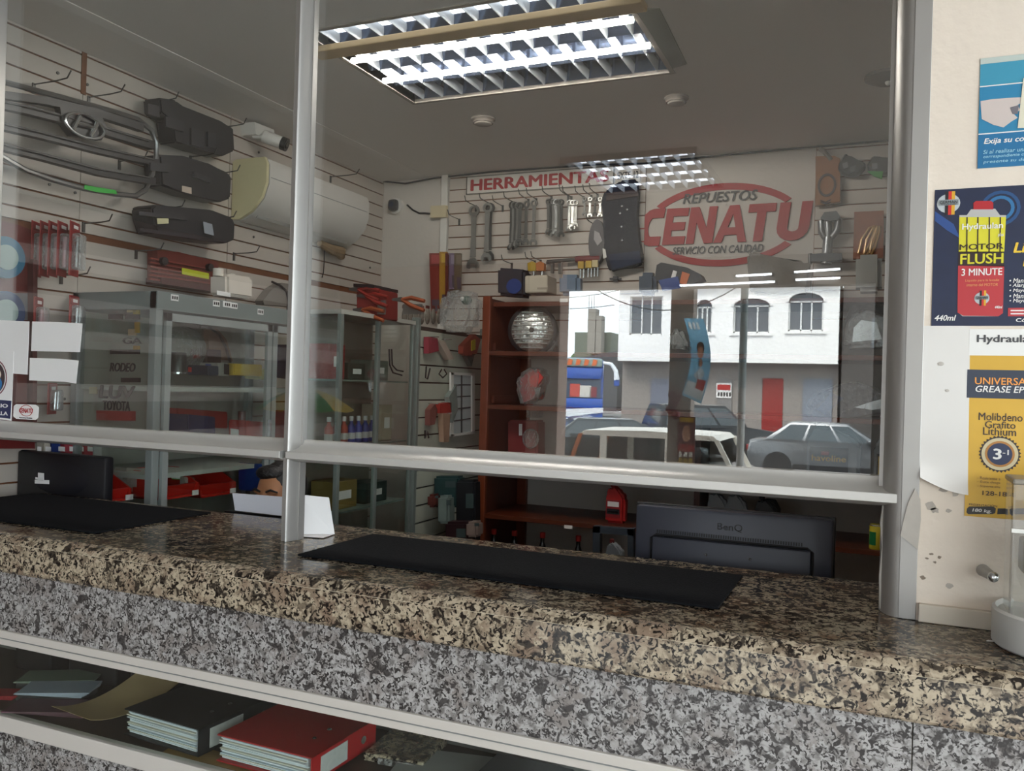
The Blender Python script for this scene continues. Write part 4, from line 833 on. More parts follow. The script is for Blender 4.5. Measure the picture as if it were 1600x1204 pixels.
tb = thing('paper_bag', 'crumpled grey bag lying on the top shelf below the logo', 'bag', shelf_pt(1205, 1.957, 2.55)); m = fprism([(1170, 400), (1176, 394), (1196, 402), (1225, 414), (1260, 410), (1272, 420), (1266, 461), (1212, 463), (1176, 463), (1172, 420)], 'y', 2.6, .1); bmesh.ops.bevel(m.bm, geom=list(m.bm.edges), offset=.02, segments=2, affect='EDGES'); m.build('sack', M('grey_sack', '#77726b', .8, var=.25, scale=12, bump=.8, bscale=12), tb, True)
bb = thing('black_carton', 'tilted black carton with an orange label on the top shelf', 'box', shelf_pt(1062, 1.957, 2.55)); m = fprism([(1033, 418), (1040, 414), (1080, 422), (1100, 432), (1104, 440), (1088, 446), (1040, 450), (1030, 438)], 'y', 2.6, .1); m.build('body', M('navy_black', '#16161f', .5), bb)
fprism([(1066, 424), (1078, 428), (1072, 446), (1062, 442)], 'y', 2.499, .003).build('orange_label', M('orange_label', '#c8642a', .5), bb); fprism([(1052, 422), (1058, 424), (1054, 438), (1048, 436)], 'y', 2.499, .003).build('white_label', paper, bb); fprism([(1030, 438), (1060, 432), (1064, 450), (1036, 455)], 'y', 2.499, .012).build('blue_label', blue_pl, bb)
for k, (x0, y0, x1, y1, lab, c) in enumerate(((1003, 428, 1030, 447, 'dark blue rounded packet on the top shelf left of the black carton', '#24364a'), (880, 431, 912, 449, 'blue and silver bagged packet on the top shelf under the screwdrivers', '#5b6f86'), (954, 432, 972, 440, 'small black pouch on the back wall under the apron', '#1c1c24'))):
    boxthing('shelf_packet', lab, 'packet', x0, y0, x1, y1 if k == 2 else 463, 'y', 2.6 if k < 2 else BY, .08 if k < 2 else .03, M('packet_'+c[1:], c, .4, var=.3, scale=25), 0, None, 'packets on the top shelf', .02)
bx_ = boxthing('black_bag', 'black tool bag with a blue badge on the top shelf', 'bag', 790, 422, 832, 464, 'y', 2.55, .12, M('bag_black', '#22232b', .6, var=.2), 3, None, None, .015)
MB().prism([(.045*math.cos(2*PI*i/18), .042*math.sin(2*PI*i/18)) for i in range(18)], .004, P(803, 447, 'y', 2.427), (1, 0, 0), (0, 0, 1)).build('blue_badge', M('badge_blue', '#1a3772', .4), bx_)
boxthing('cream_box', 'pale cream carton on the top shelf right of the black tool bag', 'box', 836, 436, 870, 462, 'y', 2.55, .15, M('cream_carton', '#b5ad9c', .6), -1, (.1, .5, .6, .62, M('print_grey', '#8a8478', .6)))
# oil jugs
def jug(name, lab, x, z, y, h, w_, d_, mat, cap, lbl=None, handle=True):
    o = thing(name, lab, 'bottle', (x, y, z)); 
    poly = [(-w_/2, 0), (w_/2, 0), (w_/2, h*.62), (w_*.32, h*.78), (-w_*.05, h*.88), (-w_*.12, h*.9), (-w_*.34, h*.9), (-w_*.5, h*.7)]
    m = MB().prism(poly, d_, (0, 0, 0), (1, 0, 0), (0, 0, 1)); bmesh.ops.bevel(m.bm, geom=list(m.bm.edges), offset=min(.015, d_*.2), segments=2, affect='EDGES'); lmb(o, 'body', mat, m, True)
    lmb(o, 'cap', cap, MB().lathe([(w_*.13, 0), (w_*.13, h*.1), (w_*.1, h*.11)], (-w_*.22, 0, h*.89), 16), True)
    if handle: lmb(o, 'handle', mat, MB().tube([(-w_*.05, 0, h*.86), (w_*.3, 0, h*.84), (w_*.47, 0, h*.66), (w_*.47, 0, h*.3)], [.012, .016, .016, .012], 8), True)
    if lbl:
        lmb(o, 'label', lbl[0], MB().box((-w_*.08, -d_/2-.001, h*.36), (w_*.72, .003, h*.44)))
        for u0, u1, v0, v1, mm in lbl[1]: lmb(o, 'label_print', mm, MB().span((-w_*.44+w_*.72*u0, -d_/2-.004, h*.14+h*.44*v0), (-w_*.44+w_*.72*u1, -d_/2-.002, h*.14+h*.44*v1)))
        if len(lbl) > 2:
            text('label_lettering', lbl[2], 1, lbl[3], (x-w_*.4, y-d_/2-.0045, z+h*.36), (1, 0, 0), (0, 0, 1), o, .02, 0, w_*.64, h*.1, 'BL', .001)
    return o
silver_pl = M('silver_plastic', '#7c8184', .4, metal=.3); yel = M('label_yellow', '#c9a22a', .5); blk_l = M('label_black', '#1d1a1c', .5)
x_ = lambda px, y: P(px, 700, 'y', y).x
jug('oil_jug', 'large silver oil jug with a black and yellow label behind the glass at the right', x_(1303, 2.5), 1.077, 2.5, .30, .24, .12, silver_pl, black_pl, (blk_l, ((.3, .5, .72, .85, red_pl),), 'havoline', yel))
jug('oil_jug', 'second silver oil jug beside the window jamb', x_(1402, 2.5), 1.077, 2.5, .27, .20, .12, silver_pl, M('grey_cap', '#5d6264', .4), (blk_l, ((.05, .2, .1, .9, yel),), 'havoline', yel))
wr = M('oil_red', '#b01c1a', .4)
jug('red_oil_bottle', 'red oil bottle standing on the lower wooden shelf', P(963, 815, 'y', 2.42).x, .804, 2.42, .21, .105, .07, wr, M('red_cap', '#8f1a18', .45), (M('label_wine', '#8a1b20', .5), ((.1, .9, .62, .9, paper), (.05, .95, .2, .5, black_pl), (.2, .8, .3, .36, paper))), False)
for k, (px, lab) in enumerate(((1122, 'grey oil bottle with a white cap left behind the wide screen'), (1152, 'grey oil bottle with a white cap right behind the wide screen'))): jug('grey_oil_bottle', lab, P(px, 800, 'y', 2.5).x, .804, 2.5, .21, .1, .07, M('steel_blue_plastic', '#8b9298', .4), paper, None, False)['group'] = 'oil bottles behind the wide screen'
jug('dark_oil_bottle', 'dark bottle with a red label behind the wide screen', P(1198, 800, 'y', 2.5).x, .804, 2.5, .19, .11, .07, M('dark_bottle', '#2a2a2c', .4), black_pl, (red_pl, ()), True)
cn = thing('yellow_can', 'yellow and green can on the right end of the lower shelf', 'can', P(1369, 866, 'y', 2.36)); q = Vector((P(1369, 866, 'y', 2.36).x, 2.36, .804)); cn.location = q; hh = .112
MB().lathe([(.030, 0), (.032, .003), (.032, hh-.003), (.030, hh)], q, 24).build('tin', M('can_yellow', '#d3c53a', .35), cn, True); MB().lathe([(.033, hh-.006), (.034, hh-.003), (.033, hh), (.027, hh-.001)], q, 24).build('rim', chrome, cn)
MB().sheet(lambda u, v: (q.x+.0325*math.sin(-1.2+1.1*u), q.y-.0325*math.cos(-1.2+1.1*u), q.z+.02+.06*v), 8, 1, .0006).build('green_mark', M('can_green', '#1f7a45', .4), cn); MB().sheet(lambda u, v: (q.x+.0325*math.sin(.45+.9*u), q.y-.0325*math.cos(.45+.9*u), q.z+.006+.1*v), 8, 1, .0006).build('white_stripe', paper, cn)
for k, (px, pt) in enumerate(((772, 826), (804, 828), (848, 831), (904, 836))):
    a = P(px, pt, 'y', 2.42); zb_ = .462; hh = a.z-zb_; o = thing('sauce_bottle', 'slim black bottle with a red cap, %s from the left on the bottom shelf' % ['first', 'second', 'third', 'fourth'][k], 'bottle', (a.x, 2.42, zb_), 'slim black bottles with red caps')
    lmb(o, 'bottle', M('dark_liquid', '#120c0c', .15, coat=.5), MB().lathe([(.03, 0), (.033, .005), (.033, hh*.5), (.026, hh*.62), (.011, hh*.78), (.011, hh*.9)], (0, 0, 0), 18), True)
    lmb(o, 'cap', M('cap_red', '#a8241e', .4), MB().lathe([(.014, hh*.88), (.015, hh*.9), (.015, hh*.99), (.012, hh)], (0, 0, 0), 16), True)
pf = thing('picture_frame', 'dark blue framed pane standing left of the wide screen', 'frame', P(960, 870, 'y', 1.2))
fr = M('frame_slate', '#39424d', .45); yv = 1.2
for r in ((930, 820, 993, 830, 5), (930, 820, 941, 900, 0), (984, 824, 993, 905, 0)): fprism([(r[0], r[1]), (r[2], r[1]+r[4]), (r[2], r[3]+r[4]), (r[0], r[3])], 'y', yv, .03).build('rail', fr, pf)
tz_ = P(962, 842, 'y', 1.45).z
jug('small_bottle', 'small steel blue bottle with a dark red cap behind the dark frame', P(962, 860, 'y', 1.45).x, tz_-.15, 1.45, .15, .075, .05, M('steel_blue_plastic', '#8b9298', .4), M('maroon_cap', '#5a1512', .4), None, False)
sd_ = thing('side_table', 'low dark stand hidden behind the counter under the small bottle', 'table', (P(962, 860, 'y', 1.4).x, 1.4, 0)); tp_ = tz_-.151; lmb(sd_, 'top', black_mt, MB().box((0, -.05, tp_-.015), (.2, .45, .03)))
for sx in (-.08, .08):
    for sy in (-.23, .13): lmb(sd_, 'leg', black_mt, MB().box((sx, sy, (tp_-.03)/2), (.03, .03, tp_-.03)))
# ------------------------------------------------------------------ the street in front of the shop (seen mirrored in the panes)
SZ = -.70
struct('road', MB().span((-60, -80, SZ-.2), (60, PY-1.6, SZ)), asphalt)
struct('sidewalk', MB().span((-60, PY-1.6, SZ-.1), (60, PY-.25, SZ+.12)), concrete)
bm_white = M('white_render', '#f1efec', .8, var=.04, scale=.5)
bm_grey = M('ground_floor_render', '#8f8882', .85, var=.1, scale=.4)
win_dark = M('dark_window_glass', '#5d6166', .12, var=.2, scale=1)
win_frame = M('white_window_frame', '#d8d8d6', .5)
BD = 38
def Q(x, y, d=BD): return PR(x, y, d)
b0, b1 = Q(965, 565), Q(1309, 567)
zt = Q(1140, 447).z; zm = Q(1140, 566).z
bw = thing('white_building', 'two storey white building with arched upper windows across the street', 'building', ((b0.x+b1.x)/2, b0.y, SZ))
y0 = b0.y
def arch_poly(x0, x1, z0, zs, zt_, n=10):
    r = (x1-x0)/2; xm = (x0+x1)/2
    return [(x0, z0), (x1, z0)] + [(xm+r*math.cos(PI*k/n), zs+(zt_-zs)*math.sin(PI*k/n)) for k in range(n+1)]
wins = [(983, 1034, 523, 463, None), (1087, 1112, 520, 480, 468), (1145, 1202, 520, 478, 466), (1231, 1286, 517, 471, 457)]
MB().span((b0.x, y0-9, zm), (b1.x, y0-.25, zt)).build('upper_wall_core', bm_white, bw)
# upper facade built around its openings
edges = [b0.x]; rects = []
for (xa, xb, yb_, ys, yt) in wins:
    a, b = Q(xa, yb_), Q(xb, yb_); zs = Q(xa, ys).z; ztw = Q((xa+xb)/2, yt).z if yt else zs
    rects.append((a.x, b.x, a.z, zs, ztw, yt is not None))
xs = b0.x; fac = MB()
for (xa, xb, z0, zs, ztw, ar) in rects:
    fac.span((xs, y0-.25, zm), (xa, y0, zt)); fac.span((xa, y0-.25, zm), (xb, y0, z0))
    if not ar: fac.span((xa, y0-.25, zs), (xb, y0, zt))
    else:
        n = 10; r = (xb-xa)/2; xm = (xa+xb)/2
        for k in range(n):
            p = [(xm+r*math.cos(PI*j/n), zs+(ztw-zs)*math.sin(PI*j/n)) for j in (k, k+1)]
            fac.prism([p[0], (p[0][0], zt), (p[1][0], zt), p[1]], .25, (0, y0-.125, 0), (1, 0, 0), (0, 0, 1))
    xs = xb
fac.span((xs, y0-.25, zm), (b1.x, y0, zt))
fac.build('upper_wall', bm_white, bw)
for (xa, xb, z0, zs, ztw, ar) in rects:
    f = MB()
    if ar: f.prism(arch_poly(xa, xb, z0, zs, ztw), .03, (0, y0-.2, 0), (1, 0, 0), (0, 0, 1))
    else: f.span((xa, y0-.215, z0), (xb, y0-.185, zs))
    wo = f.build('window', win_dark, bw); t_ = .07
    fr = MB().span((xa, y0-.19, zs-t_/2), (xb, y0-.13, zs+t_/2)).span((xa, y0-.19, z0), (xb, y0-.13, z0+t_)).span((xa, y0-.19, z0), (xa+t_, y0-.13, zs)).span((xb-t_, y0-.19, z0), (xb, y0-.13, zs))
    for q in (.36, .66): fr.span((xa+(xb-xa)*q-t_/2, y0-.19, z0), (xa+(xb-xa)*q+t_/2, y0-.13, zs))
    fr.build('frame', win_frame, wo)
    if ar:
        n = 12; r = (xb-xa)/2+.12; xm = (xa+xb)/2
        for k in range(n):
            p = [(xm+rr*math.cos(PI*j/n), zs+(ztw-zs+(.12 if rr > r-.06 else 0))*math.sin(PI*j/n)) for rr in (r-.12, r) for j in (k, k+1)]
        MB().span((xa-.15, y0, z0-.12), (xb+.15, y0+.08, z0)).build('sill', bm_white, bw)
        MB().prism([(xm+r*math.cos(PI*k/n), zs+(ztw-zs+.12)*math.sin(PI*k/n)) for k in range(n+1)], .06, (0, y0+.03, 0), (1, 0, 0), (0, 0, 1),
                   hole=[(xm+(r-.12)*math.cos(PI*k/n), zs+(ztw-zs)*math.sin(PI*k/n)) for k in range(n+1)]).build('arch_moulding', bm_white, bw)
MB().span((b0.x-.2, y0-9, zt), (b1.x+.03, y0+.35, zt+.18)).build('roof_edge', bm_white, bw)
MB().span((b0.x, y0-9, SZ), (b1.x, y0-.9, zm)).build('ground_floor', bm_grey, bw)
for xa, xb, c in ((1008, 1046, '#6f7482'), (1114, 1140, '#7d7a78'), (1186, 1221, '#8a2420'), (1250, 1300, '#7b818b')):
    a, b = Q(xa, 668), Q(xb, 590); zz = Q(xa, 590).z
    d_ = MB().span((a.x, y0-.9, SZ), (b.x, y0-.84, zz), .02).build('shutter_door', M('shutter_'+c[1:], c, .5), bw)
    for k in range(6): MB().span((a.x, y0-.845, SZ+(zz-SZ)*(k+.5)/6), (b.x, y0-.83, SZ+(zz-SZ)*(k+.5)/6+.05)).build('shutter_rib', M('shutter_'+c[1:], c, .5), d_)
a, b = Q(1114, 621), Q(1139, 598)
sg = MB().span((a.x, y0-.84, a.z), (b.x, y0-.80, b.z)).build('shop_sign', M('sign_white', '#e8e4e0', .5), bw)
MB().span((a.x+.05, y0-.80, (a.z+b.z)/2+.02), (b.x-.05, y0-.79, b.z-.08)).build('sign_print', M('sign_red', '#b3201c', .5), sg)
for k in range(5): MB().span((a.x+.08+k*.13, y0-.80, a.z+.08), (a.x+.16+k*.13, y0-.79, a.z+.26)).build('sign_print', M('sign_black', '#222222', .5), sg)
# darker neighbour
a = Q(1311, 600); a.x += .06
nb = thing('grey_building', 'dark grey building standing right beside the white building across the street', 'building', (a.x+5, y0-4, SZ))
MB().span((a.x, y0-9, SZ), (a.x+14, y0-.4, zt+2)).build('wall', M('dark_render', '#4b4744', .85), nb)
for k in range(2): MB().span((a.x+1.2+k*2.2, y0-.42, 3.6), (a.x+2.4+k*2.2, y0-.38, 4.9)).build('window', win_dark, nb)
# low roofs and unfinished concrete frame left of it
lo = thing('unfinished_building', 'unfinished concrete tower with bare rebar behind the low dark roofs', 'building', (Q(925, 560, 60).x, Q(925, 560, 60).y, SZ))
def blk(xa, xb, ya, yb, d, dp, nm, m): 
    a, b = Q(xa, ya, d), Q(xb, yb, d); return MB().span((a.x, a.y-dp, min(a.z, b.z)), (b.x, a.y, max(a.z, b.z))).build(nm, m, lo)
blk(917, 931, 552, 482, 60, .9, 'column', concrete); blk(930, 940, 552, 493, 60, .9, 'column', concrete)
blk(895, 955, 640, 519, 61, 3, 'block_wall', M('green_grey_block', '#6f7468', .9, var=.25, scale=.6))
for x in (920, 924, 928): 
    a, b = Q(x, 484, 60.4), Q(x, 462, 60.4); MB().cyl(a, (a.x, a.y, b.z), .02, seg=5).build('rebar', steel_dk, lo)
a, b = Q(905, 640, 44), Q(966, 547, 44)
tag(MB().prism([(0, 0), (b.x-a.x, 0), (b.x-a.x, b.z-a.z), (0, b.z-a.z-.45)], 6, (a.x, a.y-3, a.z), (1, 0, 0), (0, 0, 1)).build('shed', M('dark_shed', '#4e4f52', .7)), 'low dark shed between the bus and the white building', 'shed')
a = Q(893, 610, 70)
tr = thing('street_tree', 'dark green tree behind the bus at the far end of the street', 'tree', (a.x, a.y, SZ))
fo = MB(); rr = random.Random(3)
for k in range(26): fo.ell((a.x+rr.uniform(-4, 2.2), a.y+rr.uniform(-2, 2), 1.4+rr.uniform(-1, 2.6)), (rr.uniform(.6, 1.3),)*3, 7, 5)
fo.build('crown', M('leaf_green', '#3f5a33', .8, var=.5, scale=3), tr); MB().cyl((a.x-1, a.y, SZ), (a.x-1, a.y, 2), .25).build('trunk', mdf_m, tr)

# ---- cars
tyre_m = M('tyre_rubber', '#18181a', .8); glass_car = M('car_window', '#3a4347', .06, var=.25, scale=2, coat=.5); lamp_m = M('car_lamp', '#d7dade', .12, metal=.3)
def wheel(t, x, y, z, r, wd, s):
    R = Matrix.Rotation(PI/2, 3, 'X')
    w_ = lmb(t, 'wheel', tyre_m, MB().lathe([(r*.55, -wd/2), (r*.92, -wd/2), (r, -wd*.3), (r, wd*.3), (r*.92, wd/2), (r*.55, wd/2)], (x, y, z), 22, R), True)
    hub = MB().lathe([(r*.62, 0), (r*.6, .02), (r*.5, .025), (r*.48, .0)], (x, y+s*wd*.36, z), 20, R)
    for k in range(5):
        a = 2*PI*k/5; hub.box((x+math.cos(a)*r*.3, y+s*wd*.45, z+math.sin(a)*r*.3), (r*.55, .02, r*.15), Matrix.Rotation(-a, 3, 'Y'))
    hub.cyl((x, y+s*wd*.3, z), (x, y+s*wd*.5, z), r*.14, seg=10); lmb(w_, 'hub', chrome, hub, True); return w_
def car(name, label, loc, rotz, prof, gh, Wd, wheels, r, col, belt, top, panes, metal=.5, top_col=None, group=None):
    """prof: side outline of the lower body; gh: (x0 bottom, x0 top, x1 top, x1 bottom) of the cabin"""
    t = thing(name, label, 'car', loc, group, rotz); pm = M(name+'_paint', col, .25, metal=metal, coat=.6, var=.03); tm = M(name+'_roof', top_col, .3) if top_col else pm
    b = MB(); b.prism(prof, Wd, (0, 0, 0), (1, 0, 0), (0, 0, 1)); bmesh.ops.bevel(b.bm, geom=[e for e in b.bm.edges if abs(e.verts[0].co.y-e.verts[1].co.y) < .01], offset=.07, segments=2, affect='EDGES', profile=.6)
    lmb(t, 'body', pm, b, True)
    wb_, wt = Wd/2-.05, Wd/2-.24
    def sec(u, v):  # cabin point: u along, v up
        x0 = gh[0]+(gh[1]-gh[0])*v; x1 = gh[3]+(gh[2]-gh[3])*v; return x0+(x1-x0)*u, wb_+(wt-wb_)*v, belt+(top-belt)*v
    P8 = [sec(u, v) for v in (0, 1) for u in (0, 1)]
    c = MB(); vs = [(x, s*y, z) for s in (-1, 1) for (x, y, z) in P8]
    c._add(vs, [(0, 1, 3, 2), (4, 6, 7, 5), (0, 2, 6, 4), (1, 5, 7, 3), (2, 3, 7, 6), (0, 4, 5, 1)])
    bmesh.ops.bevel(c.bm, geom=list(c.bm.edges), offset=.05, segments=2, affect='EDGES', profile=.6); lmb(t, 'cabin', tm, c, True)
    for s in (-1, 1):
        for (u0, u1) in panes:
            q = [sec(u0, .1), sec(u1, .1), sec(u1, .86), sec(u0, .86)]; m = MB()
            m._add([(x, s*(y+e), z) for e in (.002, .014) for (x, y, z) in q], [(0, 1, 2, 3), (4, 5, 6, 7), (0, 1, 5, 4), (1, 2, 6, 5), (2, 3, 7, 6), (3, 0, 4, 7)]); lmb(t, 'side_window', glass_car, m)
    for u, e, nm in ((0, -1, 'rear_window'), (1, 1, 'windscreen')):
        p0, p1 = sec(u, .1), sec(u, .9); m = MB()
        m._add([(p0[0]+e*d, s*(p0[1]-.1), p0[2]) for d in (.004, .016) for s in (-1, 1)]+[(p1[0]+e*d, s*(p1[1]-.06), p1[2]) for d in (.004, .016) for s in (-1, 1)],
               [(0, 1, 5, 4), (2, 6, 7, 3), (0, 2, 3, 1), (4, 5, 7, 6), (0, 4, 6, 2), (1, 3, 7, 5)]); lmb(t, nm, glass_car, m)
    for x in wheels:
        for s in (-1, 1):
            wheel(t, x, s*(Wd/2-.1), r, r, .2, s)
            lmb(t, 'wheel_arch', black_mt, MB().cyl((x, s*(Wd/2-.16), r), (x, s*(Wd/2+.004), r), r*1.16, seg=24))
    xe = max(p[0] for p in prof); xm_ = min(p[0] for p in prof)
    for s in (-1, 1):
        lmb(t, 'headlight', lamp_m, MB().box((xe-.1, s*(Wd/2-.25), belt-.22), (.24, .42, .16), bevel=.04), True)
        lmb(t, 'tail_light', M('tail_red', '#8c1512', .2), MB().box((xm_+.07, s*(Wd/2-.2), belt-.2), (.18, .3, .16), bevel=.03), True)
        lmb(t, 'door_mirror', pm, MB().ell((gh[3]-.25, s*(Wd/2+.06), belt+.08), (.08, .1, .08), 10, 6), True)
        lmb(t, 'sill_strip', black_mt, MB().box(((wheels[0]+wheels[1])/2, s*(Wd/2-.02), .3), (abs(wheels[1]-wheels[0])-.8, .05, .12)))
    lmb(t, 'number_plate', paper, MB().box((xe+.005, 0, .5), (.02, .45, .14)))
    return t
sedan = [(-2.1, .3), (-2.15, .62), (-2.08, .95), (-1.55, 1.0), (1.0, .98), (1.95, .82), (2.15, .62), (2.15, .3), (1.9, .22), (-1.9, .22)]
suv = [(-2.1, .35), (-2.15, .8), (-2.08, 1.1), (1.05, 1.1), (2.0, .98), (2.15, .72), (2.15, .35), (1.9, .28), (-1.9, .28)]
def ground(px, py, d): p = PR(px, py, d); return (p.x, p.y, SZ)
a = PR(1173, 700, 22.5)
car('silver_sedan', 'silver grey saloon car parked in front of the white building', (a.x+2.15, a.y, SZ), 0, sedan, (-1.75, -1.05, .35, 1.15), 1.72, (-1.35, 1.35), .31, '#65686b', .95, 1.47, ((.06, .34), (.37, .66), (.69, .95)))
car('black_car', 'black off-road car parked between the pillar and the silver saloon', ground(1104, 690, 26), -.62, suv, (-1.95, -1.75, .3, 1.05), 1.78, (-1.3, 1.35), .36, '#1b1f22', 1.08, 1.78, ((.06, .34), (.37, .66), (.69, .95)))
car('dark_saloon', 'dark saloon car half hidden beside the blue bus', ground(962, 668, 19), -.45, sedan, (-1.75, -1.05, .35, 1.15), 1.72, (-1.35, 1.35), .31, '#33383b', .95, 1.47, ((.06, .34), (.37, .66), (.69, .95)))

# ---- white and orange station van, close to the porch
a, b = PR(878, 700, 10.2), PR(1156, 700, 10.2); vy = (a.y)
van = thing('station_wagon', 'old white station wagon with an orange front parked right at the porch', 'car', ((a.x+b.x)/2, vy-.8, SZ))
vw = M('van_white', '#e3ddd2', .4, var=.05); vo_ = M('van_orange', '#b5622a', .4, var=.1)
zr = PR(1000, 676, 10.2).z; zb = PR(1000, 748, 10.2).z
x0, x1 = a.x, b.x
MB().span((x0-1.1, vy-1.65, SZ+.35), (x1+.1, vy, zb), .05).build('body', vw, van, True)
MB().span((x0-1.15, vy-1.6, SZ+.45), (x0-.02, vy+.01, zb-.02), .06).build('bonnet', vo_, van, True)
xr0, xr1 = PR(905, 680, 10.2).x, PR(1118, 680, 10.2).x
MB().prism([(xr0-.02, zr-.07), (xr0+.06, zr), ((xr0+xr1)/2, zr+.03), (xr1-.04, zr), (xr1+.04, zr-.07)], 1.5, (0, vy-.8, 0), (1, 0, 0), (0, 0, 1)).build('roof', vw, van)
def post(xt, xb, wt, m, nm='pillar'):
    for yy, yt in ((vy-.03, vy-.08), (vy-1.62, vy-1.56)):
        MB().prism([(xb, zb-.02), (xb+wt, zb-.02), (xt+wt, zr-.05), (xt, zr-.05)], .05, (0, (yy+yt)/2, 0), (1, 0, 0), (0, 0, 1)).build(nm, m, van)
post(xr0-.02, x0+.02, .06, vo_, 'front_pillar')
xm1, xm2 = PR(943, 700, 10.2).x, PR(1040, 700, 10.2).x
post(xm1-.07, xm1-.07, .1, vw); post(xm2-.02, xm2-.02, .09, vw); post(xr1-.03, x1-.03, .07, vw, 'rear_pillar')
tint = glassmat('van_glass', (.6, .62, .62), 1.5)
MB().span((x0+.1, vy-.07, zb), (xr1, vy-.065, zr-.06)).build('side_window', tint, van); MB().span((x0+.1, vy-1.6, zb), (xr1, vy-1.595, zr-.06)).build('side_window', tint, van)
for xx in (xm1+.15, xm2+.25):
    for yy in (vy-.4, vy-1.2): MB().span((xx, yy-.18, zb-.3), (xx+.12, yy+.18, zb+.12), .05).build('seat', black_mt, van).__setitem__('label', 'dark seat back'); MB().span((xx, yy-.1, zb+.14), (xx+.09, yy+.1, zb+.3), .04).build('headrest', black_mt, van)
for xx in (x0-.45, x1-.5):
    for yy, s in ((vy-.12, 1), (vy-1.53, -1)): 
        wheel(van, xx-van.location.x, yy-van.location.y, .34, .34, .2, s)

# ---- blue bus
bl = M('bus_blue', '#1c4fa8', .3, coat=.5, var=.08); bd = M('bus_dark_blue', '#142a66', .3, coat=.4); bwt = M('bus_white', '#dfe4ea', .35)
D_ = 27; r_ = PR(944, 600, D_); bz = lambda y: PR(915, y, D_).z; bx1 = r_.x; bx0 = bx1-2.45; by = r_.y
bus = thing('blue_bus', 'blue and white bus with a painted brow facing the shop', 'bus', (bx1, by, SZ)); bxm = (bx0+bx1)/2
MB().span((bx0, by-9, SZ+.3), (bx1, by-.1, bz(559)), .15).build('body', bl, bus, True)
MB().span((bx0+.08, by-.12, bz(573)), (bx1-.08, by+.05, bz(560)), .05).build('brow', M('bus_brow', '#8a9a94', .4), bus, True)
for k in range(7): MB().prism([(0, 0), (.16, .02), (.2, .2), (.05, .24)], .03, (bx0+.25+k*.29, by+.055, bz(571.5)), (1, 0, 0), (0, 0, 1)).build('brow_lettering', M('bus_orange', '#d06a3a', .4), bus)
MB().span((bx0+.1, by-.1, bz(592)), (bx1-.1, by+.07, bz(575)), .05).build('visor', bl, bus, True)
MB().span((bx0+.12, by-.1, bz(622)), (bx1-.12, by+.0, bz(592)), .03).build('windscreen', M('bus_glass', '#3d4a5c', .1), bus)
for k, (u, wd, c) in enumerate(((.62, .35, '#b9443a'), (.78, .4, '#c9c4bc'), (.9, .25, '#7d2f38'), (.3, .4, '#b9443a'))): MB().span((bx0+u*2.3-wd/2, by, bz(620)), (bx0+u*2.3+wd/2, by+.01, bz(600+k*2))).build('window_sticker', M('bus_st'+c[1:], c, .5), bus)
MB().span((bx0+.03, by-.1, bz(637)), (bx1-.03, by+.12, bz(622)), .06).build('bonnet_panel', bl, bus, True)
MB().prism([(0, 0), (2.4, .15), (2.4, -.02), (1.2, -.2), (.0, -.14)], .06, (bx0+.03, by+.16, bz(642)), (1, 0, 0), (0, 0, 1)).build('white_swoosh', bwt, bus)
MB().span((bx0+.03, by-.1, bz(672)), (bx1-.03, by+.14, bz(638)), .06).build('nose_panel', bl, bus, True)
for k in range(4): MB().span((bx0+.4, by+.14, bz(650+k*4)), (bx1-.4, by+.16, bz(648.5+k*4))).build('grille_bar', bwt, bus)
for s in (bx0+.28, bx1-.28): MB().ell((s, by+.13, bz(660)), (.2, .06, .16), 14, 8).build('headlight', lamp_m, bus, True)
MB().span((bx0+.03, by-.1, bz(690)), (bx1-.03, by+.2, bz(674)), .06).build('bumper', bd, bus, True)
MB().tube([(bx1-.05, by+.02, bz(566)), (bx1+.22, by+.1, bz(568)), (bx1+.38, by+.15, bz(578)), (bx1+.42, by+.16, bz(592))], [.05, .07, .08, .1], 8).build('mirror_arm', bwt, bus, True)
MB().span((bx1+.33, by+.1, bz(602)), (bx1+.52, by+.2, bz(588)), .04).build('mirror', bl, bus, True)
for yy in (by-1.6, by-7): 
    for s in (bx0+.12, bx1-.12): 
        w_ = MB().cyl((s-.12, yy, SZ+.45), (s+.12, yy, SZ+.45), .45, seg=24).build('wheel', tyre_m, bus)

bus.rotation_euler = (0, 0, -math.radians(22))
# ---- porch edge: thin post, posters, tubes, lamp, parasol, wires
a = PR(1159.5, 600, 7.85); zz = PR(1159, 606, 7.85).z
pp = thing('steel_post', 'thin steel porch post painted white below and grey above', 'post', (a.x, a.y, SZ+.12))
MB().cyl((a.x, a.y, SZ+.12), (a.x, a.y, zz), .042, seg=14).build('lower_tube', M('post_white', '#c9c8c4', .5), pp, True)
MB().cyl((a.x, a.y, zz), (a.x, a.y, 2.96), .042, seg=14).build('upper_tube', M('post_grey', '#8b9a9b', .5), pp, True)
MB().lathe([(.09, 0), (.09, .015), (.05, .02)], (a.x, a.y, SZ+.12), 14).build('foot_plate', steel_dk, pp)
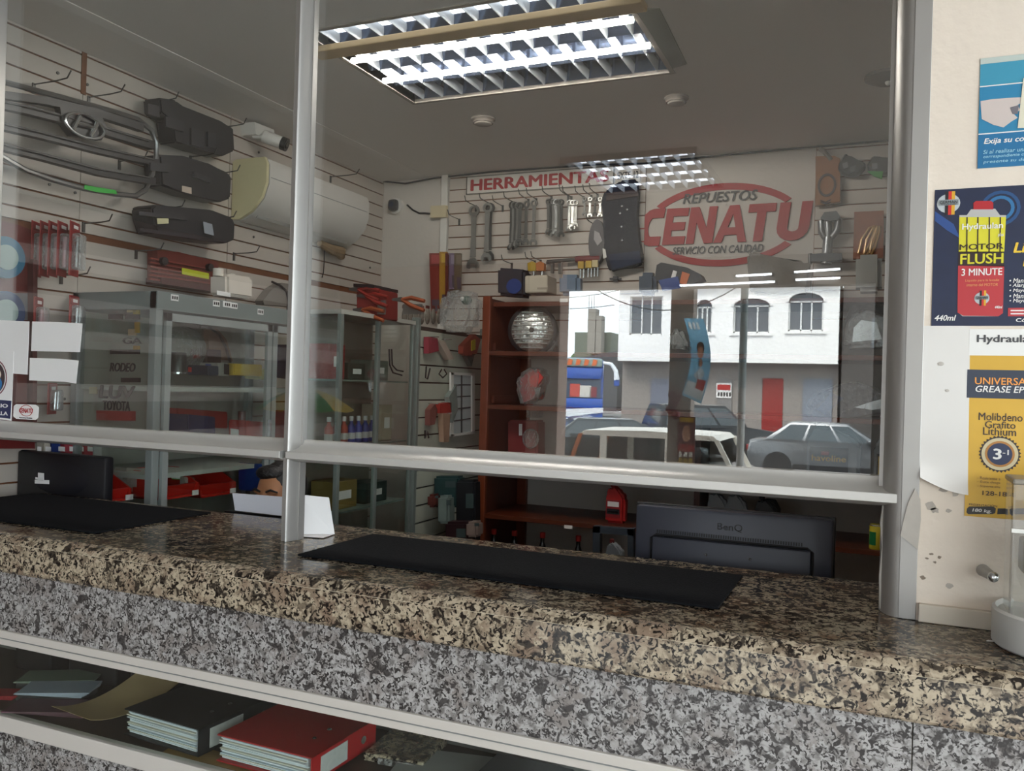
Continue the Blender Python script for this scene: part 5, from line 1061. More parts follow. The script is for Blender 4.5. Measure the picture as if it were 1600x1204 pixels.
# curved blue poster
q0, q1 = PR(1066, 497, 8.15), PR(1113, 497, 8.15); zt_, zb_ = PR(1085, 497, 8.15).z, PR(1080, 617, 8.15).z
po = thing('campaign_poster', 'curved blue poster with a portrait fixed to the grey pillar', 'poster', (q0.x, q0.y, zb_))
wq = q1.x-q0.x
def pst(u, v, e=0): return (q0.x+wq*(.0+.62*u)+.13*math.sin(PI*v)*.9 + .02, q0.y+.1*math.sin(PI*v)+e - .06*u, zb_+(zt_-zb_)*v-.10*u*(1-v))
def patch(nm, c, u0, u1, v0, v1, e, rough=.45): MB().sheet(lambda u, v: pst(u0+(u1-u0)*u, v0+(v1-v0)*v, e), 4, 10, .002).build(nm, M('poster_'+c[1:], c, rough), po)
patch('sheet', '#7fc4e8', 0, 1, 0, 1, 0); patch('white_band', '#d9e2e6', .05, .95, .03, .2, .004); patch('lettering', '#b3262a', .5, .9, .14, .26, .008)
def disc(nm, c, uc, vc, ru, rv, e): MB().prism([(ru*math.cos(2*PI*k/20), rv*math.sin(2*PI*k/20)) for k in range(20)], .002, pst(uc, vc, e), (1, 0, 0), (0, 0, 1)).build(nm, M('poster_'+c[1:], c, .45), po)
disc('portrait_hair', '#2a1f1c', .5, .62, .045, .085, .010); disc('portrait_face', '#b98a70', .5, .58, .036, .07, .013); disc('portrait_neck', '#b98a70', .52, .45, .02, .05, .012); disc('portrait_shirt', '#cfe0ea', .5, .32, .06, .07, .009)
for k in range(3): patch('lettering', '#e9eff2', .15+.2*k, .28+.2*k, .86, .95, .006)
# red poster on the pillar, facing the shop
c0, c1 = PR(1060, 650, 8.37), PR(1084, 737, 8.37)
rp = thing('red_poster', 'narrow dark red poster with a face low on the grey pillar', 'poster', (c0.x, c0.y, c1.z)); yy = pa.y+.222
def rpt(nm, c, u0, u1, v0, v1, e): MB().span((c0.x+(c1.x-c0.x)*u0, yy, c1.z+(c0.z-c1.z)*v0), (c0.x+(c1.x-c0.x)*u1, yy+e, c1.z+(c0.z-c1.z)*v1)).build(nm, M('poster_'+c[1:], c, .5), rp)
rpt('sheet', '#5a2a30', 0, 1, 0, 1, .003); rpt('yellow_band', '#b9953a', .1, .9, .9, .98, .005); rpt('red_band', '#a02824', 0, 1, .36, .5, .005)
MB().ell((c0.x+(c1.x-c0.x)*.5, yy+.003, c1.z+(c0.z-c1.z)*.68), (.05, .003, .1), 16, 8).build('portrait_face', M('poster_b98a70', '#b98a70', .5), rp)
for r in range(3):
    for k in range(3): rpt('lettering', '#e9e4dc' if r != 1 else '#c9a93a', .08+.3*k, .28+.3*k, .04+.11*r, .13+.11*r, .006)
bundle = MB(); c = PR(1056, 632, 8.3); rr = random.Random(5)
for k in range(9): bundle.ell((c.x+rr.uniform(-.05, .06), c.y+.1+rr.uniform(-.03, .03), c.z+rr.uniform(-.12, .12)), (rr.uniform(.03, .06),)*3, 8, 6)
tag(bundle.build('hanging_bag', M('maroon_cloth', '#4a1526', .8, var=.4, scale=20), None, True), 'dark maroon bag hanging on the grey street pillar above the red poster', 'bag')
white_tube = emit('porch_tube', '#f4f8ff', 9)
for k, (xa, ya, xb, yb) in enumerate(((1062, 446, 1211, 440), (1150, 431, 1206, 428), (1241, 425, 1313, 420), (1243, 437, 1313, 434))):
    a, b = PR(xa, ya, 7.3), PR(xb, yb, 7.3); b.y = a.y
    t = thing('tube_light', ['long white tube light low on the porch beam', 'short white tube light above the long one on the porch beam', 'upper white tube light at the right of the porch beam', 'lower white tube light at the right of the porch beam'][k], 'lamp', (a+b)/2, 'tube lights on the porch beam')
    MB().cyl(a, b, .012, seg=10).build('tube', white_tube, t, True)
    for e in (a, b): MB().box((e.x, e.y-.06, e.z), (.03, .13, .03)).build('bracket', steel_dk, t)
a, b = P(905, 240, 'z', 2.9), P(1100, 268, 'z', 2.9); ym = 2*GLY
lx0, lx1 = P(908, 270, 'z', 2.95).x, P(1112, 270, 'z', 2.95).x; yv0, yv1 = P(1000, 240, 'z', 2.95).y, P(1000, 296, 'z', 2.95).y
t = thing('porch_lamp', 'louvred fluorescent lamp set under the porch ceiling', 'lamp', ((lx0+lx1)/2, 2*GLY-(yv0+yv1)/2, 2.93))
ya, yb = 2*GLY-yv1, 2*GLY-yv0
pcm = MB()
for A_, B_ in (((-6.6, PY), (lx0-.021, 0)), ((lx1+.021, PY), (3.4, 0)), ((lx0-.021, PY), (lx1+.021, ya-.021)), ((lx0-.021, yb+.021), (lx1+.021, 0))): pcm.span((A_[0], A_[1], 2.96), (B_[0], B_[1], 3.15))
struct('ceiling_porch', pcm, M('porch_ceiling_paint', '#a8a29b', .8, var=.04))
louvre_lamp(t, lx0, lx1, ya, yb, 2.93, [ya+(yb-ya)*k/4 for k in range(5)], (1, 1, 1, 1), None, 9, emit('porch_fluorescent', '#eef4ff', 6), True)
# parasol
c = PR(478, 606, 5.6)
um = thing('parasol', 'small green and yellow parasol standing beside the porch wall', 'umbrella', (c.x, c.y, 0))
rim = PR(536, 641, 5.6); R_ = .52; H_ = c.z-rim.z
for k in range(8):
    a0, a1 = 2*PI*k/8+.35, 2*PI*(k+1)/8+.35
    MB().sheet(lambda u, v: (c.x+R_*v*math.cos(a0+(a1-a0)*u), c.y+R_*v*math.sin(a0+(a1-a0)*u), c.z-H_*v**1.8-.02*v*math.sin(PI*u)), 4, 6, .002).build('canopy_panel', M('parasol_green', '#1f8a3c', .6) if not k % 2 else M('parasol_yellow', '#d8b040', .6), um, True)
MB().cyl((c.x, c.y, .05), (c.x, c.y, c.z+.06), .014, seg=10).build('pole', white_pl, um); MB().lathe([(.2, 0), (.2, .05), (.05, .09), (.03, .2)], (c.x, c.y, 0), 16).build('base', concrete, um)
def wire(pts, d, r=.025):
    P_ = [PR(x, y, d) for x, y in pts]; return MB().tube(P_, r, 5)
def cat(xa, ya, xb, yb, sag, n=12): return [(xa+(xb-xa)*k/n, ya+(yb-ya)*k/n+sag*4*(k/n)*(1-k/n)) for k in range(n+1)]
for k, (a, lab) in enumerate(((cat(925, 448, 1150, 449, 36), 'sagging black street cable in front of the arched windows'), (cat(870, 466, 985, 449, 3), 'upper taut street cable against the pale sky'), (cat(870, 482, 960, 476, 2), 'lower taut street cable against the pale sky'))):
    tag(wire(a, 30+1.5*k, .022 if k == 0 else .014).build('street_cable', black_mt), lab, 'cable', 'cables over the street')
# ------------------------------------------------------------------ rubber mats, screens, papers on the counter
rub = M('black_rubber', '#121316', .9, var=.2, scale=30, bump=.3, bscale=200, spec=.12)
for x0, x1, y0, y1, lab in ((-1.325, -.288, -.145, .20, 'black rubber counter mat in front of the right hand pane'), (-2.79, -1.97, -.19, .255, 'black rubber counter mat at the left end of the counter')):
    m = MB().box(((x0+x1)/2, (y0+y1)/2, CT+.003), (x1-x0, y1-y0, .005), bevel=.0015)
    tag(m.build('counter_mat', rub), lab, 'mat', 'rubber mats on the counter')
# wide screen seen from behind
V = .45; a, b = P(993, 788, 'y', V), P(1303, 812, 'y', V)
mo = thing('computer_monitor', 'wide black computer monitor seen from behind under the right pane', 'monitor', ((a.x+b.x)/2, V, .70)); xm = (a.x+b.x)/2; W_ = b.x-a.x; zt_ = 1.178; hh = .33
shell = M('monitor_back', '#383a45', .36, var=.08); 
m = MB().box((xm, V+.02, zt_-hh/2), (W_, .035, hh), bevel=.01); m.build('rear_shell', shell, mo, True)
MB().span((xm-W_/2-.004, V+.03, zt_-hh), (xm+W_/2+.004, V+.045, zt_+.004), .003).build('bezel', black_pl, mo)
zc_ = P(1150, 840, 'y', V).z; x0, x1 = P(1020, 840, 'y', V).x, P(1268, 860, 'y', V).x; zr = P(1020, 836, 'y', V).z
MB().span((x0, V-.012, zt_-hh+.01), (x1, V+.003, zr), .006).build('raised_panel', M('monitor_panel', '#343641', .42), mo, True)
MB().tube([(x0-.003, V-.002, zt_-hh+.02), (x0-.003, V-.002, zr-.005), (x0+.01, V-.002, zr+.004), (x1-.01, V-.002, zr+.004), (x1+.003, V-.002, zr-.005), (x1+.003, V-.002, zt_-hh+.02)], .004, 6).build('panel_edge', black_mt, mo)
me = MB().box((0, 0, 0), (.0028, .004, .009)).me('vent_slot', black_mt)
for k in range(60):
    o = link('vent_slot', me); o.location = (x0+.012+(x1-x0-.03)*k/60, V+.0025, zr+.013); o.parent = mo; o.matrix_parent_inverse = mo.matrix_basis.inverted()
text('monitor_lettering', 'BenQ', 1, M('letter_dark', '#0d0d10', .3), (P(1121, 824, 'y', V).x, V+.0022, P(1121, 829, 'y', V).z), (1, 0, 0), (0, 0, 1), mo, .0, 0, P(1160, 829, 'y', V).x-P(1121, 829, 'y', V).x, .022, 'BL', .002)
for px, py in ((1103, 866), (1172, 873)): q = P(px, py, 'y', V-.012); MB().cyl(q, q+Vector((0, -.003, 0)), .004, seg=10).build('screw', chrome, mo)
MB().span((xm-.05, V+.03, .60), (xm+.05, V+.05, .9)).build('stand', black_pl, mo); MB().lathe([(.13, 0), (.13, .01), (.03, .02)], (xm, V+.06, .59), 24).build('stand_foot', black_pl, mo)
dk = thing('desk', 'brown work desk hidden behind the service counter', 'desk', (-1.2, .55, 0)); MB().span((-2.42, .33, .56), (-.02, .85, .59), .003).build('top', cab_wood_h, dk)
for x in (-2.38, -.07):
    for y in (.36, .82): MB().span((x-.02, y-.02, 0), (x+.02, y+.02, .56)).build('leg', cab_wood, dk)
ms = thing('monitor_table', 'narrow brown table hidden under the left screen', 'table', (-2.7, .4, 0)); MB().span((-2.95, .305, .56), (-2.45, .505, .589), .003).build('top', cab_wood_h, ms)
for x in (-2.92, -2.48):
    for y in (.32, .49): MB().span((x-.012, y-.012, 0), (x+.012, y+.012, .56)).build('leg', cab_wood, ms)
# left screen
V2 = .31; a, b = P(4, 700, 'y', V2), P(165, 712, 'y', V2)
ml = thing('black_monitor', 'black monitor back with white stickers at the left end of the counter', 'monitor', (b.x-.25, V2, .59)); x1 = b.x; x0 = XL+.012; zt_ = 1.207
MB().box(((x0+x1)/2, V2+.02, zt_-.17), (x1-x0, .04, .34), bevel=.01).build('rear_shell', M('monitor_black', '#121217', .4), ml, True)
MB().ell(((x0+x1)/2, V2+.006, zt_-.09), (.17, .012, .07), 24, 10).build('rear_bulge', M('monitor_black2', '#19191f', .4), ml, True)
for r in ((60, 738, 69, 750), (55, 749, 77, 755), (56, 745, 61, 748)): fprism(rectpx(*r, 1), 'y', V2-.008, .002).build('sticker', paper, ml)
MB().span(((x0+x1)/2-.04, V2+.03, .6), ((x0+x1)/2+.04, V2+.05, .95)).build('stand', black_pl, ml); MB().lathe([(.09, 0), (.09, .01), (.03, .02)], ((x0+x1)/2, V2+.09, .5895), 24).build('stand_foot', black_pl, ml)
# white sheet held up in front of the person, white folded card
sh = P(402, 790, 'y', .34)
ps = thing('paper_sheet', 'white sheet of paper propped on a black holder before the seated person', 'paper', (sh.x, .34, 1.0))
fprism([(364, 770), (447, 776), (447, 806), (368, 797)], 'y', .36, .003).build('sheet', M('bright_paper', '#dcdde6', .6, var=.02), ps)
fprism([(360, 796), (447, 804), (447, 870), (362, 870)], 'y', .42, .03).build('holder', black_pl, ps); MB().span((sh.x-.03, .39, .59), (sh.x+.03, .42, .95)).build('holder_leg', black_pl, ps)
cdw = thing('folded_card', 'white folded card standing on the counter right of the mullion', 'card', P(500, 838, 'z', CT))
A = [P(478, 773, 'y', .12), P(514, 777, 'y', .12)]; zb_ = CT+.002
p0, p1 = P(472, 836, 'z', zb_), P(523, 834, 'z', zb_); pf_ = P(505, 840, 'z', zb_)
yv = (p0.y+p1.y)/2
MB()._add.__self__ if False else None
def quad(name, pts, parent, mat, t=.0015):
    pts = [Vector(p) for p in pts]; nn = (pts[1]-pts[0]).cross(pts[2]-pts[0]).normalized()*t; m = MB(); m._add(pts+[p+nn for p in pts], [(0, 1, 2, 3), (7, 6, 5, 4), (0, 4, 5, 1), (1, 5, 6, 2), (2, 6, 7, 3), (3, 7, 4, 0)]); return m.build(name, mat, parent)
top0, top1 = P(475, 773, 'y', p0.y+.012), P(514, 777, 'y', p1.y+.012)
quad('front_leaf', [p0+Vector((-.03, .0, 0)), p1, top1, top0+Vector((-.02, 0, 0))], cdw, paper)
quad('foot_leaf', [p0+Vector((-.03, .0, 0)), p0+Vector((.0, -.02, 0)), pf_, p1], cdw, paper, .001)

# ------------------------------------------------------------------ papers and stickers on the left pane
gf = GLY-.0028
def onglass(name, lab, cat, pts, mat, curl=0, grp=None):
    q = P(*pts[0], 'y', gf); o = thing(name, lab, cat, (q.x, gf, q.z), grp); fprism(pts, 'y', gf-curl, .0012).build('sheet', mat, o); return o
onglass('notice_paper', 'large white paper at the left edge of the left pane', 'paper', [(-40, 498), (46, 502), (43, 585), (-44, 578)], paper, grp='papers on the left pane')
onglass('notice_paper', 'upper of two white paper slips on the left pane', 'paper', [(51, 502), (90, 503), (129, 505), (128, 518), (125, 550), (90, 549), (49, 548)], paper, grp='papers on the left pane')
onglass('notice_paper', 'lower of two white paper slips on the left pane', 'paper', [(47, 559), (90, 560), (123, 563), (121, 580), (119, 599), (100, 596), (46, 594)], paper, grp='papers on the left pane')
stk = onglass('round_logo_sticker', 'white sticker with a round dark emblem and a navy band at the left edge', 'sticker', [(-45, 543), (22, 549), (18, 657), (-50, 648)], paper, .0014)
fprism([(-48, 620), (18, 626), (16, 654), (-50, 646)], 'y', gf-.0027, .0006).build('navy_band', M('navy_print', '#1f2350', .5), stk)
q = P(-9, 590, 'y', gf-.003); k = 28
def rg(r, nm, c, e, sx=1): MB().prism([(sx*r*math.cos(2*PI*i/k), r*math.sin(2*PI*i/k)) for i in range(k)], .0006, q+Vector((0, -e, 0)), (1, 0, 0), (0, 0, 1)).build(nm, M('print_'+c[1:], c, .5), stk)
rg(.062, 'emblem_edge', '#6d2b33', .0003); rg(.058, 'emblem_ring', '#d9d6d3', .0009); rg(.054, 'emblem_field', '#33191d', .0015)
MB().ell(q+Vector((.008, -.0022, .012)), (.028, .0006, .022), 14, 8).build('emblem_figure', M('print_cream', '#d8c9b9', .5), stk); MB().ell(q+Vector((.022, -.0022, -.02)), (.02, .0006, .022), 14, 8).build('emblem_figure', M('print_blue', '#2f6fa8', .5), stk)
for s_, y_ in (('RIO', 634), ('ILLA', 646)):
    e_ = P(13, y_, 'y', gf-.002); w0 = P(-4, y_, 'y', gf).x; text('sticker_lettering', s_, 1, paper, (w0, gf-.0037, e_.z-.006), (1, 0, 0), (0, 0, 1), stk, .02, 0, e_.x-w0, .0125, 'BL', .0005)
s2 = onglass('logo_sticker', 'small white rounded sticker with a red oval logo low on the left pane', 'sticker', [(22, 634), (26, 631), (56, 632), (61, 636), (60, 652), (56, 656), (26, 654), (21, 650)], paper)
q = P(41, 642, 'y', gf-.0014); k = 24
MB().prism([(.030*math.cos(2*PI*i/k), .019*math.sin(2*PI*i/k)) for i in range(k)], .0006, q+Vector((0, 0, .0015)), (1, 0, 0), (0, 0, 1), hole=[(.0275*math.cos(2*PI*i/k), .0170*math.sin(2*PI*i/k)) for i in range(k)]).build('oval', red_v, s2)
text('sticker_lettering', 'CENATU', 1, red_v, q+Vector((0, -.0008, .0015)), (1, 0, 0), (0, 0, 1), s2, .02, .1, .064, .015, 'CENTER', .0006)
text('sticker_lettering', 'Repuestos y Servicios', 1, black_v, q+Vector((0, -.0008, -.0225)), (1, 0, 0), (0, 0, 1), s2, .005, 0, .06, .005, 'CENTER', .0006)

# ------------------------------------------------------------------ posters on the storefront pier
py = -.0205
W = lambda x, y: P(x, y, 'y', py)
def flat(name, pts, mat, parent, e): return fprism(pts, 'y', py-e, .0005).build(name, mat, parent)
def T(s, x0, yb, x1, yt, mat, parent, e, bold=.01, sh=0, nm='poster_lettering'):
    a, b = W(x0, yb), W(x1, yt); h = W(x0, yt).z-a.z
    return text(nm, s, 1, mat, (a.x, py-e, a.z), (1, 0, .0), (0, 0, 1), parent, bold, sh, b.x-a.x, h, 'BL', .0004)
RX = 1720
def poster(lab, x0, y0, y1, mat, dy0=-2, dy1=2):
    q = W(x0, y1); o = thing('poster', lab, 'poster', (q.x, py, q.z), 'posters on the pier'); a, b = W(x0, y0), W(x0, y1)
    MB().span((a.x, py-.001, b.z), (a.x+.26, py, a.z)).build('sheet', mat, o); return o, a, b
pw = M('print_white', '#e8e6e2', .5); pblk = M('print_black', '#1c1a1c', .5); navy = M('print_navy', '#1a2340', .4, var=.3, scale=25)
# blue tax poster
p1_, a, b = poster('blue poster with a hand holding a receipt at the top right', 1532, 92, 263, M('print_cyan', '#3d93b0', .45, var=.1))
deep = M('print_deep_blue', '#1f6d9c', .45)
MB().span((a.x, py-.0016, b.z), (a.x+.26, py-.001, W(1532, 210).z)).build('lower_field', deep, p1_)
MB().span((a.x, py-.0016, W(1532, 210).z+.002), (a.x+.26, py-.001, W(1532, 137).z)).build('middle_field', M('print_mid_blue', '#2a7fa8', .45), p1_)
MB().span((a.x, py-.0016, W(1532, 101).z), (a.x+.26, py-.001, a.z)).build('faded_top', M('print_faded', '#bcc6bf', .5), p1_)
for yy in (136, 210): z = W(1532, yy).z; MB().span((a.x, py-.0022, z-.001), (a.x+.26, py-.0016, z+.001)).build('white_rule', pw, p1_)
hand = [(1532, 158), (1550, 155), (1575, 153), (1596, 152), (1600, 158), (1590, 164), (1594, 172), (1584, 178), (1590, 184), (1580, 190), (1568, 199), (1552, 195), (1534, 186)]
flat('printed_hand', hand, M('print_hand', '#c9bcb6', .5), p1_, .0018); flat('printed_paper', [(1599, 122), (1640, 118), (1640, 200), (1590, 200)], M('print_cream2', '#d9d4bf', .5), p1_, .0024); flat('printed_shadow', [(1578, 168), (1592, 164), (1590, 178), (1582, 178)], M('print_shade', '#6f6b72', .5), p1_, .0022)
T('Exija su comprobante', 1537, 228, 1668, 217, pw, p1_, .0018, .02, .2)
for k, s_ in enumerate(('Si al realizar una transacción', 'correspondiente comprobante', 'presente su denuncia')): T(s_, 1536, 241+k*8, 1655-k*12, 235+k*8, M('print_pale_cyan', '#9fd0e0', .5), p1_, .0018, .005, .15)
# motor flush poster
p2_, a, b = poster('dark navy poster showing a yellow and red can', 1461, 297, 509, navy)
flat('blue_glow', [(1461, 330), (1490, 350), (1500, 372), (1480, 360), (1461, 345)], M('print_blue_swirl', '#2a4a86', .4), p2_, .0012); 
k = 20; q = W(1563, 322)
for rr, c_ in ((.034, '#1f4a7a'), (.024, '#2d6ea0')): MB().prism([(rr*math.cos(2*PI*i/k), rr*math.sin(2*PI*i/k)) for i in range(k)], .0005, (q.x, py-.0013, q.z-.004), (1, 0, 0), (0, 0, 1), hole=[((rr-.006)*math.cos(2*PI*i/k), (rr-.006)*math.sin(2*PI*i/k)) for i in range(k)]).build('printed_swirl', M('print_'+c_[1:], c_, .4), p2_)
cy_ = M('can_print_yellow', '#d8cf2f', .4); cr_ = M('can_print_red', '#b8343a', .4); cs_ = M('can_print_silver', '#b9b7b4', .4)
flat('can_body_red', [(1497, 415), (1569, 415), (1567, 489), (1560, 494), (1505, 493), (1496, 488)], cr_, p2_, .0014); flat('can_body_yellow', [(1499, 337), (1572, 337), (1569, 394), (1498, 394)], cy_, p2_, .0014)
flat('can_band_black', [(1498, 393), (1569, 393), (1569, 416), (1497, 415)], M('can_print_black', '#2a1712', .4), p2_, .0014); flat('can_shoulder', [(1510, 337), (1517, 327), (1555, 326), (1563, 337)], cs_, p2_, .0014); flat('can_rim', [(1499, 336), (1572, 336), (1572, 339), (1499, 339)], cs_, p2_, .0018)
flat('can_cap', [(1521, 327), (1521, 317), (1525, 314), (1549, 314), (1552, 317), (1552, 327)], M('can_cap_red', '#b3232b', .4), p2_, .0016); flat('can_base', [(1496, 487), (1567, 487), (1560, 494), (1504, 494)], cs_, p2_, .0012)
for x in (1510, 1527, 1545, 1562): flat('can_stripe', [(x, 339), (x+2, 339), (x+1.5, 393), (x-.5, 393)], M('can_print_black', '#2a1712', .4), p2_, .0018)
T('Hydraulan', 1503, 362, 1567, 350, pw, p2_, .0022, .018); T('plus', 1559, 371, 1568, 364, pw, p2_, .0022, .01, .2)
T('MOTOR', 1499, 391, 1568, 382, M('can_print_black', '#2a1712', .4), p2_, .0022, .012); T('FLUSH', 1500, 413, 1568, 397, cy_, p2_, .0018, .02); T('3 MINUTE', 1502, 431, 1566, 420, pw, p2_, .0018, .015)
for k, s_ in enumerate(('Líquido para la lavado', 'interno del MOTOR')): T(s_, 1508+2*k, 441+k*6.5, 1561-2*k, 436.5+k*6.5, M('can_print_gold', '#d99a5a', .4), p2_, .0018, 0, .1)
T('440ml', 1554, 482, 1566, 477.5, pw, p2_, .0018, .02, .2); T('440ml', 1460, 501, 1494, 492, pw, p2_, .0014, .02, .25)
def badge(x, y, r, par, e=.0016):
    q = W(x, y); k = 20; MB().prism([(r*math.cos(2*PI*i/k), r*.92*math.sin(2*PI*i/k)) for i in range(k)], .0005, (q.x, py-e, q.z), (1, 0, 0), (0, 0, 1)).build('badge_disc', M('print_steel', '#b9bfc2', .4), par)
    for j, c_ in enumerate(('#1c1a1c', '#c9302a', '#d8a52f')): MB().span((q.x-r*.3+j*r*.28, py-e-.0008, q.z-r*1.1), (q.x-r*.3+(j+1)*r*.28, py-e-.0003, q.z+r*1.15)).build('badge_stripe', M('flag_'+c_[1:], c_, .4), par)
    MB().span((q.x-r*.85, py-e-.0014, q.z-r*.18), (q.x+r*.85, py-e-.0008, q.z+r*.36)).build('badge_plate', M('print_plate', '#8f979a', .4), par)
    text('badge_lettering', 'GERMAN', 1, pblk, (q.x-r*.75, py-e-.0015, q.z-r*.02), (1, 0, 0), (0, 0, 1), par, .01, 0, r*1.5, r*.28, 'BL', .0003); text('badge_lettering', 'TECHNOLOGY', 1, pblk, (q.x-r*.7, py-e-.0015, q.z-r*.16), (1, 0, 0), (0, 0, 1), par, .0, 0, r*1.4, r*.12, 'BL', .0003)
badge(1482, 318, .0205, p2_); badge(1534, 466, .013, p2_, .002)
T('Li', 1583, 395, 1604, 379, M('print_gold_text', '#e8c23a', .4), p2_, .0014, .03, .2); T('i', 1598, 416, 1604, 403, M('print_gold_text', '#e8c23a', .4), p2_, .0014, .03, .2)
for k, s_ in enumerate(('• Mant', '• Alarg', '• Mayo', '• Mant', '• Mayo')): T(s_, 1577, 442+k*8, 1603, 435+k*8, pw, p2_, .0014, .01, .2)
flat('red_tag', [(1575, 481), (1640, 480), (1640, 494), (1575, 494)], cr_, p2_, .0014); T('Có', 1587, 503, 1603, 497, pw, p2_, .0014, .02)
for yy in (484, 489): flat('red_tag_print', [(1579, yy), (1600, yy), (1600, yy+2), (1579, yy+2)], pw, p2_, .0018)
# grease poster
p3_, a, b = poster('gold and navy poster below the can poster', 1515, 514, 806, M('print_gold', '#d2a63c', .35, var=.18, scale=7))
MB().span((a.x, py-.0016, W(1515, 555).z), (a.x+.26, py-.001, a.z)).build('white_header', pw, p3_)
MB().span((a.x-.002, py-.0016, W(1512, 621).z), (a.x+.26, py-.001, W(1512, 577).z)).build('navy_band', M('print_slate', '#333a4a', .4), p3_)
gd = M('print_charcoal', '#3a2f28', .5); og = M('print_orange', '#f0a04a', .4)
T('Hydraulan', 1526, 538, 1618, 523, M('print_grey_text', '#4a4a4c', .5), p3_, .0018, .025); T('UNIVERSAL', 1523, 600, 1612, 589, og, p3_, .0018, .012); T('GREASE EP2', 1524, 612, 1608, 602, pw, p3_, .0018, .012, .2)
T('Molibdeno', 1529, 656, 1598, 644, gd, p3_, .0012, .006); T('Grafito', 1539, 668, 1587, 657, gd, p3_, .0012, .006); T('Lithium', 1536, 679, 1588, 667, gd, p3_, .0012, .006)
q = W(1562, 709); k = 64; R_ = .036
MB().prism([((R_ if i % 2 else R_*.9)*math.cos(2*PI*i/k), (R_ if i % 2 else R_*.9)*math.sin(2*PI*i/k)) for i in range(k)], .0005, (q.x, py-.0014, q.z), (1, 0, 0), (0, 0, 1)).build('gear', gd, p3_)
for r, c_, e in ((.031, '#cdbf9a', .0019), (.025, '#b0793a', .0023), (.021, '#2a3350', .0027)): MB().prism([(r*math.cos(2*PI*i/32), r*math.sin(2*PI*i/32)) for i in range(32)], .0005, (q.x, py-e, q.z), (1, 0, 0), (0, 0, 1)).build('gear_disc', M('print_'+c_[1:], c_, .4), p3_)
T('3', 1551, 717, 1565, 700, pw, p3_, .0031, .03); T('-1', 1566, 710, 1576, 702, pw, p3_, .0031, .02)
for kk, s_ in enumerate(('Resistente a', 'Evita desga', 'Soporta alta')): T('- '+s_, 1527, 748+kk*6.5, 1563, 743.5+kk*6.5, M('print_brown', '#8a6a3a', .5), p3_, .0012, 0, .1)
T('128-180', 1535, 773, 1580, 766, gd, p3_, .0012, .006); T('PRESENTACIÓN', 1514, 789, 1558, 785, gd, p3_, .0012, .0)
flat('capsule', [(1511, 794), (1514, 791), (1552, 791), (1556, 794), (1555, 801), (1551, 803), (1513, 803), (1510, 800)], M('print_black_c', '#241f1c', .4), p3_, .0014); T('180 kg.', 1519, 800, 1549, 793.5, pw, p3_, .0018, .015, .15)
flat('capsule', [(1559, 794), (1600, 794), (1600, 803), (1558, 803)], M('print_black_c', '#241f1c', .4), p3_, .0014)
# peeling white sheet on the pier under the posters
pe = thing('peeling_sheet', 'white sheet with a torn curled lower edge stuck beside the jamb', 'sheet', W(1470, 770))
n_ = 14
def peel(u, v):
    x = 1441-4*(1-v)+u*(1516-1441); yb = 745+9*math.sin(u*2.2)+u*20; y = yb+(509-yb)*v; p = P(x, y, 'y', py-.0008); p.y -= .012*max(0, (.12-v)/.12)**2; return p
MB().sheet(peel, 10, 24, .0006).build('sheet', M('aged_white', '#dedad5', .6, var=.04, scale=12), pe, True)
for x, y, r in ((1470, 568, .006), (1480, 610, .004)): q = P(x, y, 'y', py-.002); MB().ell(q, (r, .0006, r*.7), 10, 6).build('smudge', M('smudge', '#b9b2aa', .7), pe)
# stains and plaster scars on the lower pier
stn = thing('plaster_scars', 'brown scuffs and chips on the pier above the counter', 'scuff marks', W(1470, 860))
rr = random.Random(11)
for x, y, r in ((1460, 797, .009), (1482, 797, .007), (1455, 865, .004), (1448, 872, .004), (1461, 878, .004), (1468, 870, .005), (1442, 902, .006), (1475, 765, .010), (1492, 771, .008), (1455, 790, .012), (1484, 915, .008)):
    q = W(x, y); poly = [(r*rr.uniform(.5, 1.1)*math.cos(2*PI*i/9), r*rr.uniform(.4, .8)*math.sin(2*PI*i/9)) for i in range(9)]
    MB().prism(poly, .0006, (q.x, py-.0002, q.z), (1, 0, 0), (0, 0, 1)).build('scuff', M('scuff_brown', '#8f8172', .9, var=.3, scale=60) if r < .0065 else M('scuff_grey', '#b5aca2', .9, var=.25, scale=60), stn)
tag(MB().span((.082, -.036, CT), (1.4, -.02, CT+.035), .002).build('skirting', M('cream_skirting', '#cfc4b4', .7, var=.1)), 'low cream plaster skirting along the pier foot', 'skirting')
fill = MB().prism([(.046, 1.225), (.060, 1.215), (.078, 1.20), (.082, 1.26), (.08, 1.30), (.07, 1.32), (.058, 1.29), (.05, 1.25)], .004, (0, -.0265, 0), (1, 0, 0), (0, 0, 1))
tag(fill.build('filler_patch', M('filler', '#b9b2a9', .8, var=.12, scale=40)), 'smear of beige filler over the jamb beside the transom', 'filler patch')
# spigot
q0, q1 = P(1529, 894, 'y', -.05), P(1552, 901, 'y', -.09); sp_ = thing('wall_spigot', 'small metal peg sticking out of the pier beside the acrylic dispenser', 'peg', q0)
MB().cyl(Vector((q0.x+.01, -.021, q0.z)), q1, .012, .008, 14).build('stem', M('grey_peg', '#a8a5a0', .4), sp_, True); MB().ell(q1, (.010, .010, .010), 12, 8).build('tip', chrome, sp_, True)

